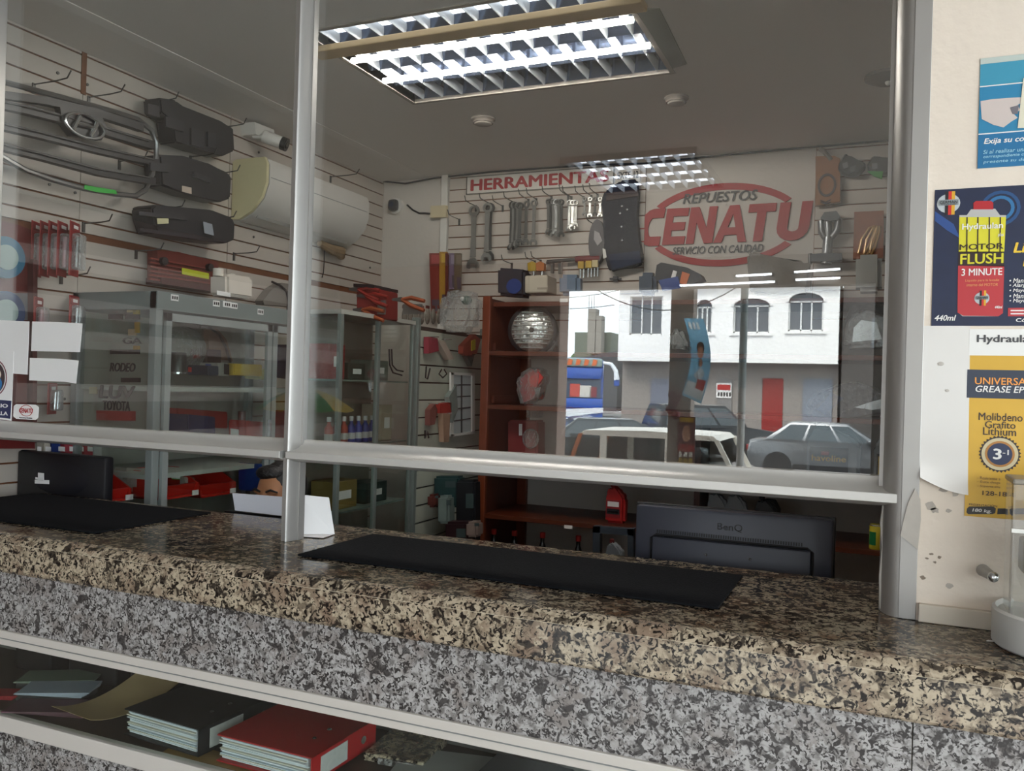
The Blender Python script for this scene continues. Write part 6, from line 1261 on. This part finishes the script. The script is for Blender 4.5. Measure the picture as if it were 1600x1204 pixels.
# ------------------------------------------------------------------ acrylic dispenser on a white base
cx_, cyy = .335, -.155; ba = thing('acrylic_dispenser', 'clear acrylic dispenser on a round white base at the right edge', 'dispenser', (cx_, cyy, CT))
rb_ = .135; cyy = -.11
MB().lathe([(rb_*.97, 0), (rb_, .004), (rb_, .062), (rb_*.96, .066), (rb_*.93, .058), (rb_*.2, .058)], (cx_, cyy, CT), 48).build('base', M('white_enamel', '#d3d3d0', .35), ba, True)
acr = glassmat('acrylic', (.92, .92, .91), 1.5)
rc = .112; z0, z1 = CT+.058, 1.352
MB().lathe([(rc, z0), (rc, z1)], (cx_, cyy, 0), 40).build('cylinder_wall', acr, ba, True) if False else MB().span((cx_-rc, cyy-.05, z0), (cx_+rc, cyy-.046, z1)).span((cx_-rc, cyy+.046, z0), (cx_+rc, cyy+.05, z1)).span((cx_-rc, cyy-.046, z0), (cx_-rc+.004, cyy+.046, z1)).build('clear_wall', acr, ba)
MB().span((cx_-rc-.002, cyy-.053, z1), (cx_+rc, cyy+.053, z1+.010), .003).build('lid', M('smoke_lid', '#8a8378', .3), ba)
MB().span((cx_-rc+.004, cyy+.0, z0), (cx_-rc+.007, cyy+.006, z1)).build('dark_edge', black_mt, ba)
MB().span((cx_-rc-.002, cyy-.052, z1-.085), (cx_+rc, cyy-.049, z1-.078)).build('clear_band', M('pale_band2', '#d8d6d0', .3), ba)
MB().span((cx_-rc+.02, cyy-.03, z1-.16), (cx_+rc-.01, cyy+.03, z1-.10), .004).build('tan_block', M('tan_block', '#8a7a5a', .6), ba); MB().span((cx_-rc+.025, cyy-.035, z1-.08), (cx_+rc-.01, cyy-.03, z1-.045)).build('red_print', M('red_speckle', '#9a5a4e', .6, var=.5, scale=120), ba)
for dx in (0, .03): MB().tube([(cx_-.055+dx, cyy-.01, z0+.005), (cx_-.075+dx, cyy-.01, z0+.05), (cx_-.075+dx, cyy-.01, z0+.08), (cx_-.05+dx, cyy-.01, z0+.10), (cx_-.02+dx, cyy-.01, z0+.09)], .010, 10).build('metal_loop', M('loop_steel', '#a7a9ab', .3, metal=.6), ba, True)
tag(MB().prism([(0, 0), (.012, .002), (.016, .008), (.004, .009)], .0008, P(1541, 1001, 'z', CT+.0012), (1, 0, 0), (0, 1, 0)).build('paper_scrap', paper), 'tiny scrap of white paper at the dispenser base', 'paper')

# ------------------------------------------------------------------ things in the display under the counter
DZ = .5605
def binder(name, lab, x0, x1, y0, y1, t, col, rotz, label_side=True):
    cx, cy2 = (x0+x1)/2, (y0+y1)/2; o = thing(name, lab, 'binder', (cx, cy2, DZ+.009), 'lever arch binders in the display', rotz); w_, d_ = (x1-x0)/2, (y1-y0)/2; cm_ = M(name+'_cover', col, .45, var=.08)
    lmb(o, 'top_cover', cm_, MB().box((0, 0, t-.0015), (2*w_, 2*d_, .003))); lmb(o, 'bottom_cover', cm_, MB().box((0, 0, .0015), (2*w_, 2*d_, .003))); lmb(o, 'spine', cm_, MB().box((w_-.0015, 0, t/2), (.003, 2*d_, t)))
    rr = random.Random(2); ps_ = lmb(o, 'paper_stack', M('binder_paper', '#c9cdd2', .7, var=.15, scale=90, stretch=(1, 1, 8)), MB().box((-.008, .006, t/2), (2*w_-.025, 2*d_-.016, t-.008)))
    for k in range(9): lmb(ps_, 'loose_sheet', M('sheet_%d' % (k % 3), ('#d5dade', '#cdc8b8', '#c2ccd3')[k % 3], .7), MB().box((-.008+rr.uniform(-.004, .004), .004+rr.uniform(-.006, .002), .006+k*(t-.012)/9), (2*w_-.022, 2*d_-.012, .0022), Matrix.Rotation(rr.uniform(-.015, .015), 3, 'Z')))
    lmb(o, 'ring_hole', chrome, MB().lathe([(.008, 0), (.010, .001), (.010, .003), (.007, .003)], (w_+.0005, d_*.55, t/2), 16, Matrix.Rotation(PI/2, 3, 'Y')))
    lmb(o, 'spine_label', M('spine_label', '#b5b3b0', .6, var=.2, scale=60), MB().box((w_+.0008, -d_*.35, t/2), (.001, d_*.8, t*.72)))
    for s_ in (-.3, .15): lmb(o, 'rivet', chrome, MB().lathe([(.006, 0), (.004, .002)], (w_*.55, d_*s_, t), 12))
    return o
binder('red_binder', 'red lever arch binder lying in the display under the counter', -1.453, -1.170, -.268, -.004, .065, '#a3181d', -.02)
binder('black_binder', 'black lever arch binder lying left of the red one', -1.765, -1.50, -.262, .02, .068, '#17181b', -.06)
kp = thing('kraft_strip', 'long curled strip of kraft paper left of the black binder', 'paper', (-1.95, -.15, DZ))
def kraft(u, v): return (-2.03+.17*u+.02*v, -.262+.30*v-.02*u*(1-v), DZ+.010+.055*v**1.5+.03*(1-v)**3-.012*math.sin(PI*v))
MB().sheet(kraft, 4, 16, .0008).build('sheet', M('kraft_paper', '#bda276', .7, var=.06), kp, True)
MB().sheet(lambda u, v: (-1.80+.14*u, -.2+.16*v+.02*u, DZ+.002+.004*math.sin(6*v)), 4, 6, .0008).build('under_sheet', M('kraft_paper2', '#8f7040', .7), kp, True)
MB().sheet(lambda u, v: (-1.62+.30*u, -.275+.12*v, DZ+.0005+.003*math.sin(6*v+u)), 4, 6, .0006).build('under_sheet', M('kraft_paper2', '#8f7040', .7), kp, True)
for k, (x, y, w_, d_, c_, lab, rz) in enumerate(((-2.17, -.13, .20, .10, '#9aa2ad', 'pale blue papers lying at the left in the display', .35), (-2.25, -.06, .22, .10, '#6f7a6a', 'greenish papers behind the pale blue papers in the display', .4), (-2.10, -.2, .24, .10, '#5a3a42', 'plum coloured folder at the left in the display', .3), (-2.32, -.20, .12, .06, '#8f1d22', 'small red folder at the left edge of the display', .3))):
    o = thing('paper_pile', lab, 'papers', (x, y, DZ), 'papers in the display', rz)
    for j in range(4): lmb(o, 'sheet', M('pile_'+c_[1:], c_, .6, var=.12, scale=20), MB().box((.004*j, -.003*j, .002+.0035*j+(.018 if k < 2 else 0)), (w_, d_, .003), Matrix.Rotation(.05*j, 3, 'Z')))
    if k < 2: lmb(o, 'bundle', M('pile_dark', '#3a3636', .7), MB().box((0, 0, .009), (w_*.95, d_*.9, .017)))
for k, (x, y, w_, d_, h_, lab) in enumerate(((-2.42, .03, .16, .10, .13, 'black box at the back left of the display'), (-2.18, .04, .2, .09, .12, 'black case with a white dot at the back of the display'), (-1.95, .05, .18, .08, .1, 'dark case behind the kraft strip in the display'))):
    o = thing('dark_case', lab, 'box', (x, y, DZ), 'dark cases in the display'); lmb(o, 'body', M('case_black', '#1e1a1b', .5, var=.3, scale=20), MB().box((0, 0, h_/2), (w_, d_, h_), bevel=.006)); lmb(o, 'lid_edge', black_mt, MB().box((0, -d_/2, h_*.8), (w_*.98, .004, .006)))
    lmb(o, 'latch', white_pl if k == 1 else steel_dk, MB().ell((w_*.1, -d_/2-.003, h_*.6), (.008, .004, .008), 10, 6))
gp = thing('grey_folder', 'grey plastic folder with white numerals at the bottom of the display', 'folder', (-.74, .0, DZ)); lmb(gp, 'cover', M('slate_folder', '#3a3d42', .45), MB().box((0, -.05, .02), (.2, .16, .035), bevel=.004))
q = P(862, 1192, 'z', DZ+.0385); text('folder_lettering', '44 15', 1, paper, (-.70, -.06, DZ+.0378), (-1, 0, 0), (0, -1, 0), gp, .01, 0, .09, .022, 'BL', .0006)
o = thing('white_folder', 'pale grey sheet folder left of the grey plastic folder', 'folder', (-.95, -.06, DZ)); lmb(o, 'cover', M('pale_folder', '#a5a39f', .5), MB().box((0, 0, .012), (.22, .18, .004), Matrix.Rotation(.2, 3, 'Z'))); lmb(o, 'pages', M('pale_pages', '#8f8d89', .6), MB().box((0, 0, .005), (.21, .17, .010), Matrix.Rotation(.2, 3, 'Z')))
o = thing('stone_offcut', 'brown granite offcut right of the red binder', 'offcut', (-1.08, -.0, DZ)); lmb(o, 'slab', gr_warm, MB().box((0, 0, .011), (.16, .16, .02), Matrix.Rotation(.1, 3, 'Z'), .003)); lmb(o, 'chipped_edge', gr_grey, MB().box((.02, -.082, .009), (.10, .006, .014), Matrix.Rotation(.1, 3, 'Z')))

# ------------------------------------------------------------------ ceiling fittings
for px, py_, lab, r in ((755, 185, 'round smoke detector on the ceiling left of the pair', .05), (1057, 152, 'round smoke detector on the ceiling right of the pair', .045)):
    q = P(px, py_, 'z', ZC); o = thing('smoke_detector', lab, 'smoke detector', q, 'smoke detectors on the ceiling'); MB().lathe([(r*1.2, 0), (r*1.2, -.008), (r, -.012), (r*.8, -.03), (r*.3, -.035)], q, 24).build('housing', M('detector', '#9f978f', .6), o, True); MB().lathe([(r*.82, -.018), (r*1.0, -.02), (r*1.0, -.024)], q, 24).build('vent_ring', M('detector_dark', '#7d766f', .6), o)
q = P(1388, 118, 'z', ZC); o = thing('ceiling_spotlight', 'small dark round spotlight on the ceiling near the jamb', 'spotlight', q); MB().lathe([(.09, 0), (.09, -.012), (.05, -.03), (.02, -.032)], q, 24).build('base', M('spot_grey', '#6f6863', .5), o, True); MB().ell(q+Vector((0, -.02, -.035)), (.012,)*3, 10, 6).build('bulb', white_pl, o); MB().tube([q+Vector((.05, 0, -.015)), q+Vector((.12, .02, -.05)), q+Vector((.2, .03, -.03))], .02, 8).build('arm', M('spot_grey', '#6f6863', .5), o, True)

# ------------------------------------------------------------------ glazed showcase and goods panel between the cabinet and the wooden shelving
GX, GY0, GY1, GZ = -2.2, 1.29, 1.93, 1.80
gc = thing('glass_showcase', 'grey framed glass showcase in the back left corner', 'showcase', ((XL+GX)/2, 1.6, 0))
for y in (GY0, 1.60, GY1): MB().span((GX-.02, y-.012, 0), (GX, y+.012, GZ), .002).build('post', M('case_post', '#7a8480', .4, metal=.2), gc)
for x in (-2.45,): MB().span((x, GY0-.012, 0), (x+.02, GY0+.012, GZ), .002).build('post', M('case_post', '#7a8480', .4), gc)
MB().span((-2.45, GY0-.012, GZ), (GX, GY1+.012, GZ+.02)).build('top', M('case_top', '#a9aaa2', .5), gc)
for ya, yb in ((GY0+.012, 1.588), (1.612, GY1-.012)): MB().span((GX-.012, ya, .1), (GX-.008, yb, GZ)).build('front_glass', case_glass, gc)
MB().span((-2.44, GY0-.002, .1), (GX-.02, GY0+.002, GZ)).build('end_glass', case_glass, gc)
for z in (.5, .9, 1.2, 1.5): MB().span((-2.45, GY0+.01, z), (GX-.025, GY1-.01, z+.008)).build('glass_shelf', M('shelf_green', '#6f7f78', .3), gc)
MB().span((-2.46, GY0, 0), (-2.45, GY1, GZ)).build('back_panel', M('case_back', '#8d8578', .6), gc)
# bottles in the showcase
for k in range(9):
    z = 1.208; x = -2.30; y = GY0+.06+k*.06; c_ = '#23398a' if k > 2 else '#9a3a2a'
    o = thing('additive_bottle', 'small %s bottle, %s of the row in the showcase' % ('blue' if k > 2 else 'red and white', ('first', 'second', 'third', 'fourth', 'fifth', 'sixth', 'seventh', 'eighth', 'last')[k]), 'bottle', (x, y, z), 'bottles in the showcase')
    lmb(o, 'body', M('add_'+c_[1:], c_, .4), MB().lathe([(.018, 0), (.02, .003), (.02, .075), (.008, .095), (.008, .11)], (0, 0, 0), 12), True); lmb(o, 'cap', M('cap_white', '#cfcfd0', .5), MB().lathe([(.010, .105), (.010, .125), (.008, .127)], (0, 0, 0), 10)); lmb(o, 'label', M('add_label', '#c9c5c2', .5), MB().lathe([(.0204, .02), (.0204, .05)], (0, 0, 0), 12))
for k, (y, z, w_, h_, c_, lab) in enumerate(((1.36, 1.508, .12, .16, '#8f2a24', 'red carton on the upper shelf of the showcase'), (1.52, 1.508, .14, .08, '#23362c', 'dark green carton on the upper shelf of the showcase'), (1.72, 1.508, .16, .10, '#5d6a60', 'grey green carton on the upper shelf of the showcase'), (1.45, .908, .2, .13, '#7d6a3a', 'tan carton on the lower shelf of the showcase'), (1.72, .908, .2, .1, '#2c3a34', 'dark carton on the lower shelf of the showcase'), (1.8, 1.208, .1, .18, '#a59a86', 'cream carton on the middle shelf of the showcase'))):
    o = thing('showcase_carton', lab, 'box', (-2.33, y, z), 'cartons in the showcase'); lmb(o, 'body', M('sc_'+c_[1:], c_, .5), MB().box((0, 0, h_/2), (.12, w_, h_), bevel=.004)); lmb(o, 'label_print', paper, MB().box((.061, 0, h_*.5), (.001, w_*.5, h_*.3)))
# goods panel with white slats
gp_ = thing('display_panel', 'white slatted display panel beside the wooden shelving', 'panel', (GX, 2.36, 0))
PY0, PY1 = 1.96, 2.79
MB().span((GX-.03, PY0, .0), (GX-.012, PY1, 1.80)).build('backing', M('panel_dark', '#26241f', .7), gp_)
for y in (PY0-.01, PY1-.02): MB().span((GX-.03, y, 0), (GX+.012, y+.025, 1.84), .002).build('post', M('case_post', '#7a8480', .4), gp_)
me = MB().box((0, 0, 0), (.012, PY1-PY0-.03, .084)).me('slat', M('panel_slat', '#b3b8aa', .5))
for k in range(17):
    o = link('slat', me); o.location = (GX-.006, (PY0+PY1)/2, 1.735-.092*k); o.parent = gp_; o.matrix_parent_inverse = gp_.matrix_basis.inverted()
G = lambda x, y, e=.0: P(x, y, 'x', GX+.004+e)
fr_ = thing('framed_board', 'white framed clear board hanging on the slatted panel', 'frame', G(715, 686))
for pts in ([(702, 581), (739, 583), (739, 587), (702, 585)], [(702, 678), (739, 673), (739, 677), (702, 682)], [(702, 581), (706, 581), (706, 682), (702, 682)], [(735, 583), (739, 583), (739, 677), (735, 677)]): fprism(pts, 'x', GX+.02, .012).build('rail', white_pl, fr_)
fprism([(706, 585), (735, 586), (735, 675), (706, 679)], 'x', GX+.021, .003).build('sheet', M('frame_sheet', '#b9c3c4', .3), fr_)
for k in range(4): fprism([(706, 600+19*k), (735, 600+17.5*k), (735, 602+17.5*k), (706, 602+19*k)], 'x', GX+.0245, .002).build('ruled_line', M('rule_dark', '#3c4446', .5), fr_)
fprism([(720, 586), (722, 586), (722, 677), (720, 677)], 'x', GX+.0245, .002).build('ruled_line', M('rule_dark', '#3c4446', .5), fr_)
for k, (pts, c_, lab, nm) in enumerate((([(662, 526), (676, 528), (678, 548), (662, 552)], '#8a3440', 'dark red packet top left on the slatted panel', 'packet'), ([(676, 530), (688, 534), (702, 560), (694, 562)], '#b5a79a', 'beige strip packet on the slatted panel', 'packet'), ([(716, 540), (734, 522), (744, 530), (738, 552), (728, 558), (716, 552)], '#9a4030', 'red and yellow gloves hanging on the slatted panel', 'gloves'), ([(722, 556), (734, 553), (730, 572)], '#4a5a58', 'grey pointed tool below the gloves', 'tool'), ([(680, 630), (698, 628), (698, 645), (680, 645)], '#a8322c', 'red spray head pack low on the slatted panel', 'packet'), ([(684, 645), (696, 645), (694, 690), (686, 690)], '#a98a74', 'tan bottle pack below the red spray head', 'packet'), ([(664, 640), (672, 630), (676, 640), (672, 662), (664, 664)], '#7a4a44', 'brown pouch at the left of the slatted panel', 'pouch'), ([(694, 620), (706, 600), (708, 640), (700, 660)], '#7d8a86', 'grey bag beside the white frame', 'bag'))):
    o = thing('hanging_goods', lab, nm, G(*pts[0]), 'goods on the slatted panel'); fprism(pts, 'x', GX+.012, .03).build('body', M('hg_'+c_[1:], c_, .5, var=.25, scale=30), o); q = G(sum(p[0] for p in pts)/len(pts), min(p[1] for p in pts)); MB().cyl(q, q+Vector((.06, 0, 0)), .003, seg=6).build('peg', chrome, o)
fprism([(736, 532), (742, 530), (742, 546), (736, 548)], 'x', GX+.043, .004).build('yellow_cuff', M('cuff_yellow', '#c9b52a', .5), bpy.data.objects['hanging_goods.002'])
for k, pts in enumerate((((666, 572), (665, 590), (668, 592), (672, 575)), ((690, 577), (686, 584), (692, 590), (698, 584), (694, 577)), ((664, 672), (664, 684), (668, 674), (670, 684)), ((612, 545), (613, 570), (620, 578), (630, 580)), ((608, 545), (609, 570), (614, 582), (628, 586)))):
    tag(MB().tube([G(x, y, .03) for x, y in pts], .004, 6).build('hose_hook', black_mt), ('black hook pair at the upper left of the slatted panel', 'black ring clip on the slatted panel', 'black spring clips low on the slatted panel', 'bent black hose right of the showcase posts', 'second bent black hose beside the first')[k], 'hook', 'small black goods on the slatted panel')
# goods on top of the showcase
TZ_ = GZ+.0205
rbx = boxthing('red_tool_box', 'dark red box on top of the showcase', 'box', 592, 456, 622, 500, 'y', 1.75, .2, M('dark_red_box', '#6d1f1c', .5, var=.2), 2); rbx_l = fprism([(591, 451), (622, 453), (622, 458), (591, 456)], 'y', 1.76, .22).build('lid', black_pl, rbx)
for k, (x, y, lab) in enumerate(((560, 452, 'red handled pliers uppermost on the showcase'), (572, 462, 'red handled pliers in the middle on the showcase'), (566, 484, 'orange handled pliers lowest on the showcase'), (628, 468, 'orange handled pliers right of the dark red box'))):
    q = P(x, y, 'y', 1.55); o = thing('pliers', lab, 'pliers', q, 'pliers on the showcase'); hm = M('grip_red' if k < 2 else 'grip_orange', '#7d231c' if k < 2 else '#8a4426', .45)
    for s in (-1, 1): lmb(o, 'handle', hm, MB().tube([(.0, 0, 0), (.05, 0, s*.018-.01), (.12, 0, s*.022-.03)], [.009, .011, .009], 8), True)
    lmb(o, 'jaw', steel_dk, MB().prism([(0, -.012), (-.05, -.004), (-.05, .006), (0, .012), (.02, 0)], .012, (0, 0, 0), (1, 0, 0), (0, 0, 1)))
    lmb(o, 'rest', M('clear_rack', '#77736e', .5), MB().span((.0, .01, TZ_-q.z), (.1, .02, -.02)))
sv = thing('silver_bag', 'clear crinkled bag with a green clip beside the wooden shelving', 'bag', G(730, 515)); m = fprism([(706, 460), (738, 455), (758, 462), (756, 500), (748, 520), (704, 520), (700, 490)], 'y', 2.3, .14); bmesh.ops.bevel(m.bm, geom=list(m.bm.edges), offset=.03, segments=2, affect='EDGES'); m.build('film', MATS['lamp_film'], sv, True)
q = P(729, 469, 'y', 2.2); MB().ell(q, (.03, .03, .025), 12, 8).build('green_clip', M('clip_green', '#2f5a48', .4), sv, True); MB().ell(q+Vector((-.012, -.028, .006)), (.012, .008, .012), 10, 6).build('white_spot', white_pl, sv, True)
for k, (x0, x1, y0, y1, c_, lab) in enumerate(((673, 691, 396, 490, '#7d2c25', 'red and yellow wiper blade pack hanging on the cable duct'), (689, 700, 394, 482, '#a37a24', 'golden wiper blade pack hanging beside the red one'), (698, 703, 396, 478, '#5a2018', 'dark red wiper blade pack edge on beside the golden one'), (704, 712, 396, 452, '#6a5a70', 'purple grey wiper blade pack'), (712, 722, 396, 455, '#5d5140', 'brown wiper blade pack at the right of the row'))):
    o = thing('wiper_pack', lab, 'wiper pack', P((x0+x1)/2, y1, 'y', 2.7), 'wiper packs on the back wall'); fprism([(x0, y0), (x1, y0), (x1-1, y1), (x0+3 if k == 0 else x0, y1)], 'y', 2.72-.012*k, .02).build('sleeve', M('wp_'+c_[1:], c_, .35, var=.25, scale=30, stretch=(8, 8, 1)), o)
    fprism([(x0+1, y0+2), (x1-1, y0+2), (x1-1, y0+16), (x0+1, y0+16)], 'y', 2.699-.012*k, .003).build('header_print', M('wp_head%d' % k, ('#a84a4a', '#c9a53a', '#4a1a14', '#8a7d90', '#77695a')[k], .4), o)
    fprism([(x0+2, y1-22), (x1-2, y1-22), (x1-2, y1-4), (x0+3, y1-4)], 'y', 2.699-.012*k, .003).build('clear_end', M('wp_end', '#4d4450', .3), o)
for k in range(7):
    x = 632+9*k; o = thing('key_ring_pack', 'small silver fitting pack, %s of the row above the slatted panel' % ('first', 'second', 'third', 'fourth', 'fifth', 'sixth', 'last')[k], 'packet', P(x, 500, 'x', GX-.1), 'silver fitting packs'); m = MB().ell(P(x, 494, 'x', GX-.1), (.012, .022, .045), 10, 8); m.build('fittings', M('fit_silver', '#9b978c', .25, metal=.5, var=.5, scale=60, bump=.8, bscale=60), o, True); MB().span(P(x, 482, 'x', GX-.1)-Vector((.002, .02, 0)), P(x, 480, 'x', GX-.1)+Vector((.002, .02, .01))).build('header', M('fit_head', '#6a2f28', .5), o)

# dark goods low behind the counter
rr = random.Random(21)
for k, (x0, y0, x1, y1, c_, lab) in enumerate(((688, 742, 728, 790, '#1f3a3a', 'dark teal packet low behind the mat'), (722, 748, 752, 862, '#101014', 'black case low behind the mat beside the wooden shelving'), (694, 772, 712, 815, '#6f7d78', 'clear grey bottle low behind the mat'), (678, 770, 690, 790, '#5a2a22', 'dark red bottle top low behind the mat'), (706, 812, 742, 880, '#2a1216', 'dark maroon bundle low behind the mat'), (738, 812, 756, 836, '#8a7a72', 'beige round packet at the foot of the wooden shelving'))):
    boxthing('packet', lab, 'packet', x0, y0, x1, y1, 'y', 2.2-.03*k, .08, M('low_'+c_[1:], c_, .45, var=.3, scale=20), 0, (.2, .2, .6, .4, M('low_print', '#3d4a4a', .4)), 'goods low behind the counter', .012)
bn = thing('cupboard', 'low black cupboard under the goods behind the counter', 'cupboard', (-2.0, 2.15, 0)); MB().span((-2.19, 1.97, 0), (-2.01, 2.28, .62), .004).build('body', black_mt, bn); MB().span((-2.18, 1.962, .05), (-2.02, 1.97, .6)).build('door', M('cupboard_door', '#201c1c', .5), bn)

# ------------------------------------------------------------------ person seated behind the counter
HY = .66; ht = P(430, 721, 'y', HY).z; hx = P(436, 740, 'y', HY).x; hz = ht-.125
body = MB(); H = Vector((hx, HY, hz))
body.ell(H+Vector((0, .012, .012)), (.076, .096, .108), 24, 16); body.ell(H+Vector((0, -.03, -.045)), (.060, .062, .075), 20, 12)
body.ell(H+Vector((0, -.088, -.022)), (.013, .018, .024), 12, 8); body.ell(H+Vector((0, -.082, -.004)), (.009, .012, .03), 10, 8)
for s_ in (-1, 1):
    body.ell(H+Vector((s_*.078, .012, -.012)), (.010, .02, .032), 10, 8); body.ell(H+Vector((s_*.032, -.076, .022)), (.024, .012, .008), 10, 6); body.ell(H+Vector((s_*.042, -.058, -.03)), (.024, .02, .022), 10, 8)
body.ell(H+Vector((0, -.083, -.07)), (.024, .010, .007), 12, 6); body.ell(H+Vector((0, -.08, -.083)), (.02, .010, .007), 12, 6); body.ell(H+Vector((0, -.07, -.108)), (.024, .02, .018), 12, 8)
sz_ = hz-.25
body.tube([H+Vector((0, .03, -.04)), H+Vector((0, .045, -.12)), Vector((hx, HY+.06, sz_+.02))], [.056, .054, .062], 16)
body.tube([Vector((hx, HY+.06, sz_+.03)), Vector((hx, HY+.07, sz_-.06)), Vector((hx, HY+.09, sz_-.25)), Vector((hx, HY+.10, sz_-.42))], [.09, .14, .135, .14], 18)
for s_ in (-1, 1):
    sh_ = Vector((hx+s_*.17, HY+.06, sz_-.04)); el_ = Vector((hx+s_*.24, HY-.02, .68)); wr_ = Vector((hx+s_*.12, HY-.24, .625))
    body.tube([Vector((hx+s_*.08, HY+.06, sz_-.02)), sh_, (sh_+el_)/2, el_, (el_+wr_)/2, wr_], [.06, .058, .048, .042, .038, .028], 14)
    palm = wr_+Vector((-s_*.025, -.055, -.006)); body.ell(palm, (.04, .05, .014), 14, 8)
    for f_ in range(4):
        L_f = (.062, .075, .07, .055)[f_]; b0_ = palm+Vector((s_*(.028-.018*f_), -.04, .002)); body.tube([b0_, b0_+Vector((-s_*.003, -L_f*.45, .008)), b0_+Vector((-s_*.005, -L_f*.8, .002)), b0_+Vector((-s_*.006, -L_f, -.008))], [.0095, .009, .0085, .007], 8)
    tb_ = palm+Vector((-s_*.034, .015, 0)); body.tube([tb_, tb_+Vector((-s_*.022, -.025, .004)), tb_+Vector((-s_*.026, -.05, -.002))], [.012, .0105, .008], 8)
    hp_ = Vector((hx+s_*.09, HY+.08, .50)); kn_ = Vector((hx+s_*.12, HY-.30, .48)); an_ = Vector((hx+s_*.12, HY-.26, .09))
    body.tube([hp_, (hp_+kn_)/2, kn_, (kn_+an_)/2, an_], [.085, .075, .058, .052, .038], 14); body.tube([an_, an_+Vector((0, -.08, -.035)), an_+Vector((0, -.16, -.05))], [.042, .042, .03], 12)
skin = M('skin', '#a8734f', .55, var=.06, scale=12)
pe_ = thing('person', 'person with short dark hair sitting behind the counter, face half hidden by a white sheet', 'person', (hx, HY, 0))
bo = body.build('body', skin, pe_, True); rm = bo.modifiers.new('remesh', 'REMESH'); rm.mode = 'VOXEL'; rm.voxel_size = .006; rm.use_smooth_shade = True; sm_ = bo.modifiers.new('smooth', 'SMOOTH'); sm_.iterations = 4; sm_.factor = .5
hair = MB(); hair.ell(H+Vector((0, .026, .032)), (.083, .099, .099), 28, 18); hair.ell(H+Vector((-.012, -.03, .086)), (.058, .05, .030), 24, 10)
for s_ in (-1, 1): hair.ell(H+Vector((s_*.074, .02, .02)), (.012, .045, .06), 12, 8)
hair.build('hair', M('dark_hair', '#120e0d', .5, var=.3, scale=40, bump=.5, bscale=120), pe_, True)
for s_ in (-1, 1):
    MB().ell(H+Vector((s_*.032, -.078, .003)), (.014, .008, .008), 12, 8).build('eye', M('eye_white', '#cfc4ba', .3), pe_, True); MB().ell(H+Vector((s_*.032, -.0855, .002)), (.006, .002, .006), 10, 6).build('iris', M('iris_brown', '#1f120c', .2), pe_, True)
    MB().tube([H+Vector((s_*.014, -.088, .024)), H+Vector((s_*.034, -.089, .032)), H+Vector((s_*.056, -.075, .024))], [.004, .0045, .003], 8).build('eyebrow', M('dark_hair', '#120e0d', .5), pe_, True)
    MB().tube([H+Vector((s_*.046, -.075, .006)), H+Vector((s_*.034, -.087, .009)), H+Vector((s_*.018, -.084, .005))], .0018, 6).build('eyelid', M('lid', '#7d4f36', .5), pe_, True)
shirt = MB(); shirt.tube([Vector((hx, HY+.06, sz_+.045)), Vector((hx, HY+.062, sz_+.02)), Vector((hx, HY+.07, sz_-.06)), Vector((hx, HY+.09, sz_-.25)), Vector((hx, HY+.10, sz_-.43))], [.07, .104, .152, .147, .152], 22)
for s_ in (-1, 1): shirt.tube([Vector((hx+s_*.08, HY+.06, sz_-.02)), Vector((hx+s_*.175, HY+.06, sz_-.04)), Vector((hx+s_*.21, HY+.02, (sz_+.68)/2-.02))], [.074, .072, .062], 16)
shirt.build('shirt', M('navy_shirt', '#1b2440', .85, var=.15, scale=20), pe_, True)
tr_ = MB()
for s_ in (-1, 1):
    hp_ = Vector((hx+s_*.09, HY+.08, .50)); kn_ = Vector((hx+s_*.12, HY-.30, .48)); an_ = Vector((hx+s_*.12, HY-.26, .09)); tr_.tube([hp_, (hp_+kn_)/2, kn_, (kn_+an_)/2, an_], [.098, .086, .07, .064, .054], 14); 
tr_.build('trousers', M('dark_trousers', '#20222a', .85), pe_, True)
for s_ in (-1, 1): MB().box((hx+s_*.12, HY-.33, .035), (.09, .26, .07), bevel=.03).build('shoe', black_pl, pe_, True)
stl = thing('stool', 'round stool under the seated person', 'stool', (hx, HY+.1, 0)); MB().lathe([(.16, .37), (.17, .385), (.165, .405), (.1, .41)], (hx, HY+.1, 0), 24).build('seat', black_pl, stl, True)
for k in range(4): MB().cyl((hx+.12*math.cos(PI/4+k*PI/2), HY+.1+.12*math.sin(PI/4+k*PI/2), .37), (hx+.17*math.cos(PI/4+k*PI/2), HY+.1+.17*math.sin(PI/4+k*PI/2), 0), .012, seg=8).build('leg', steel_dk, stl)
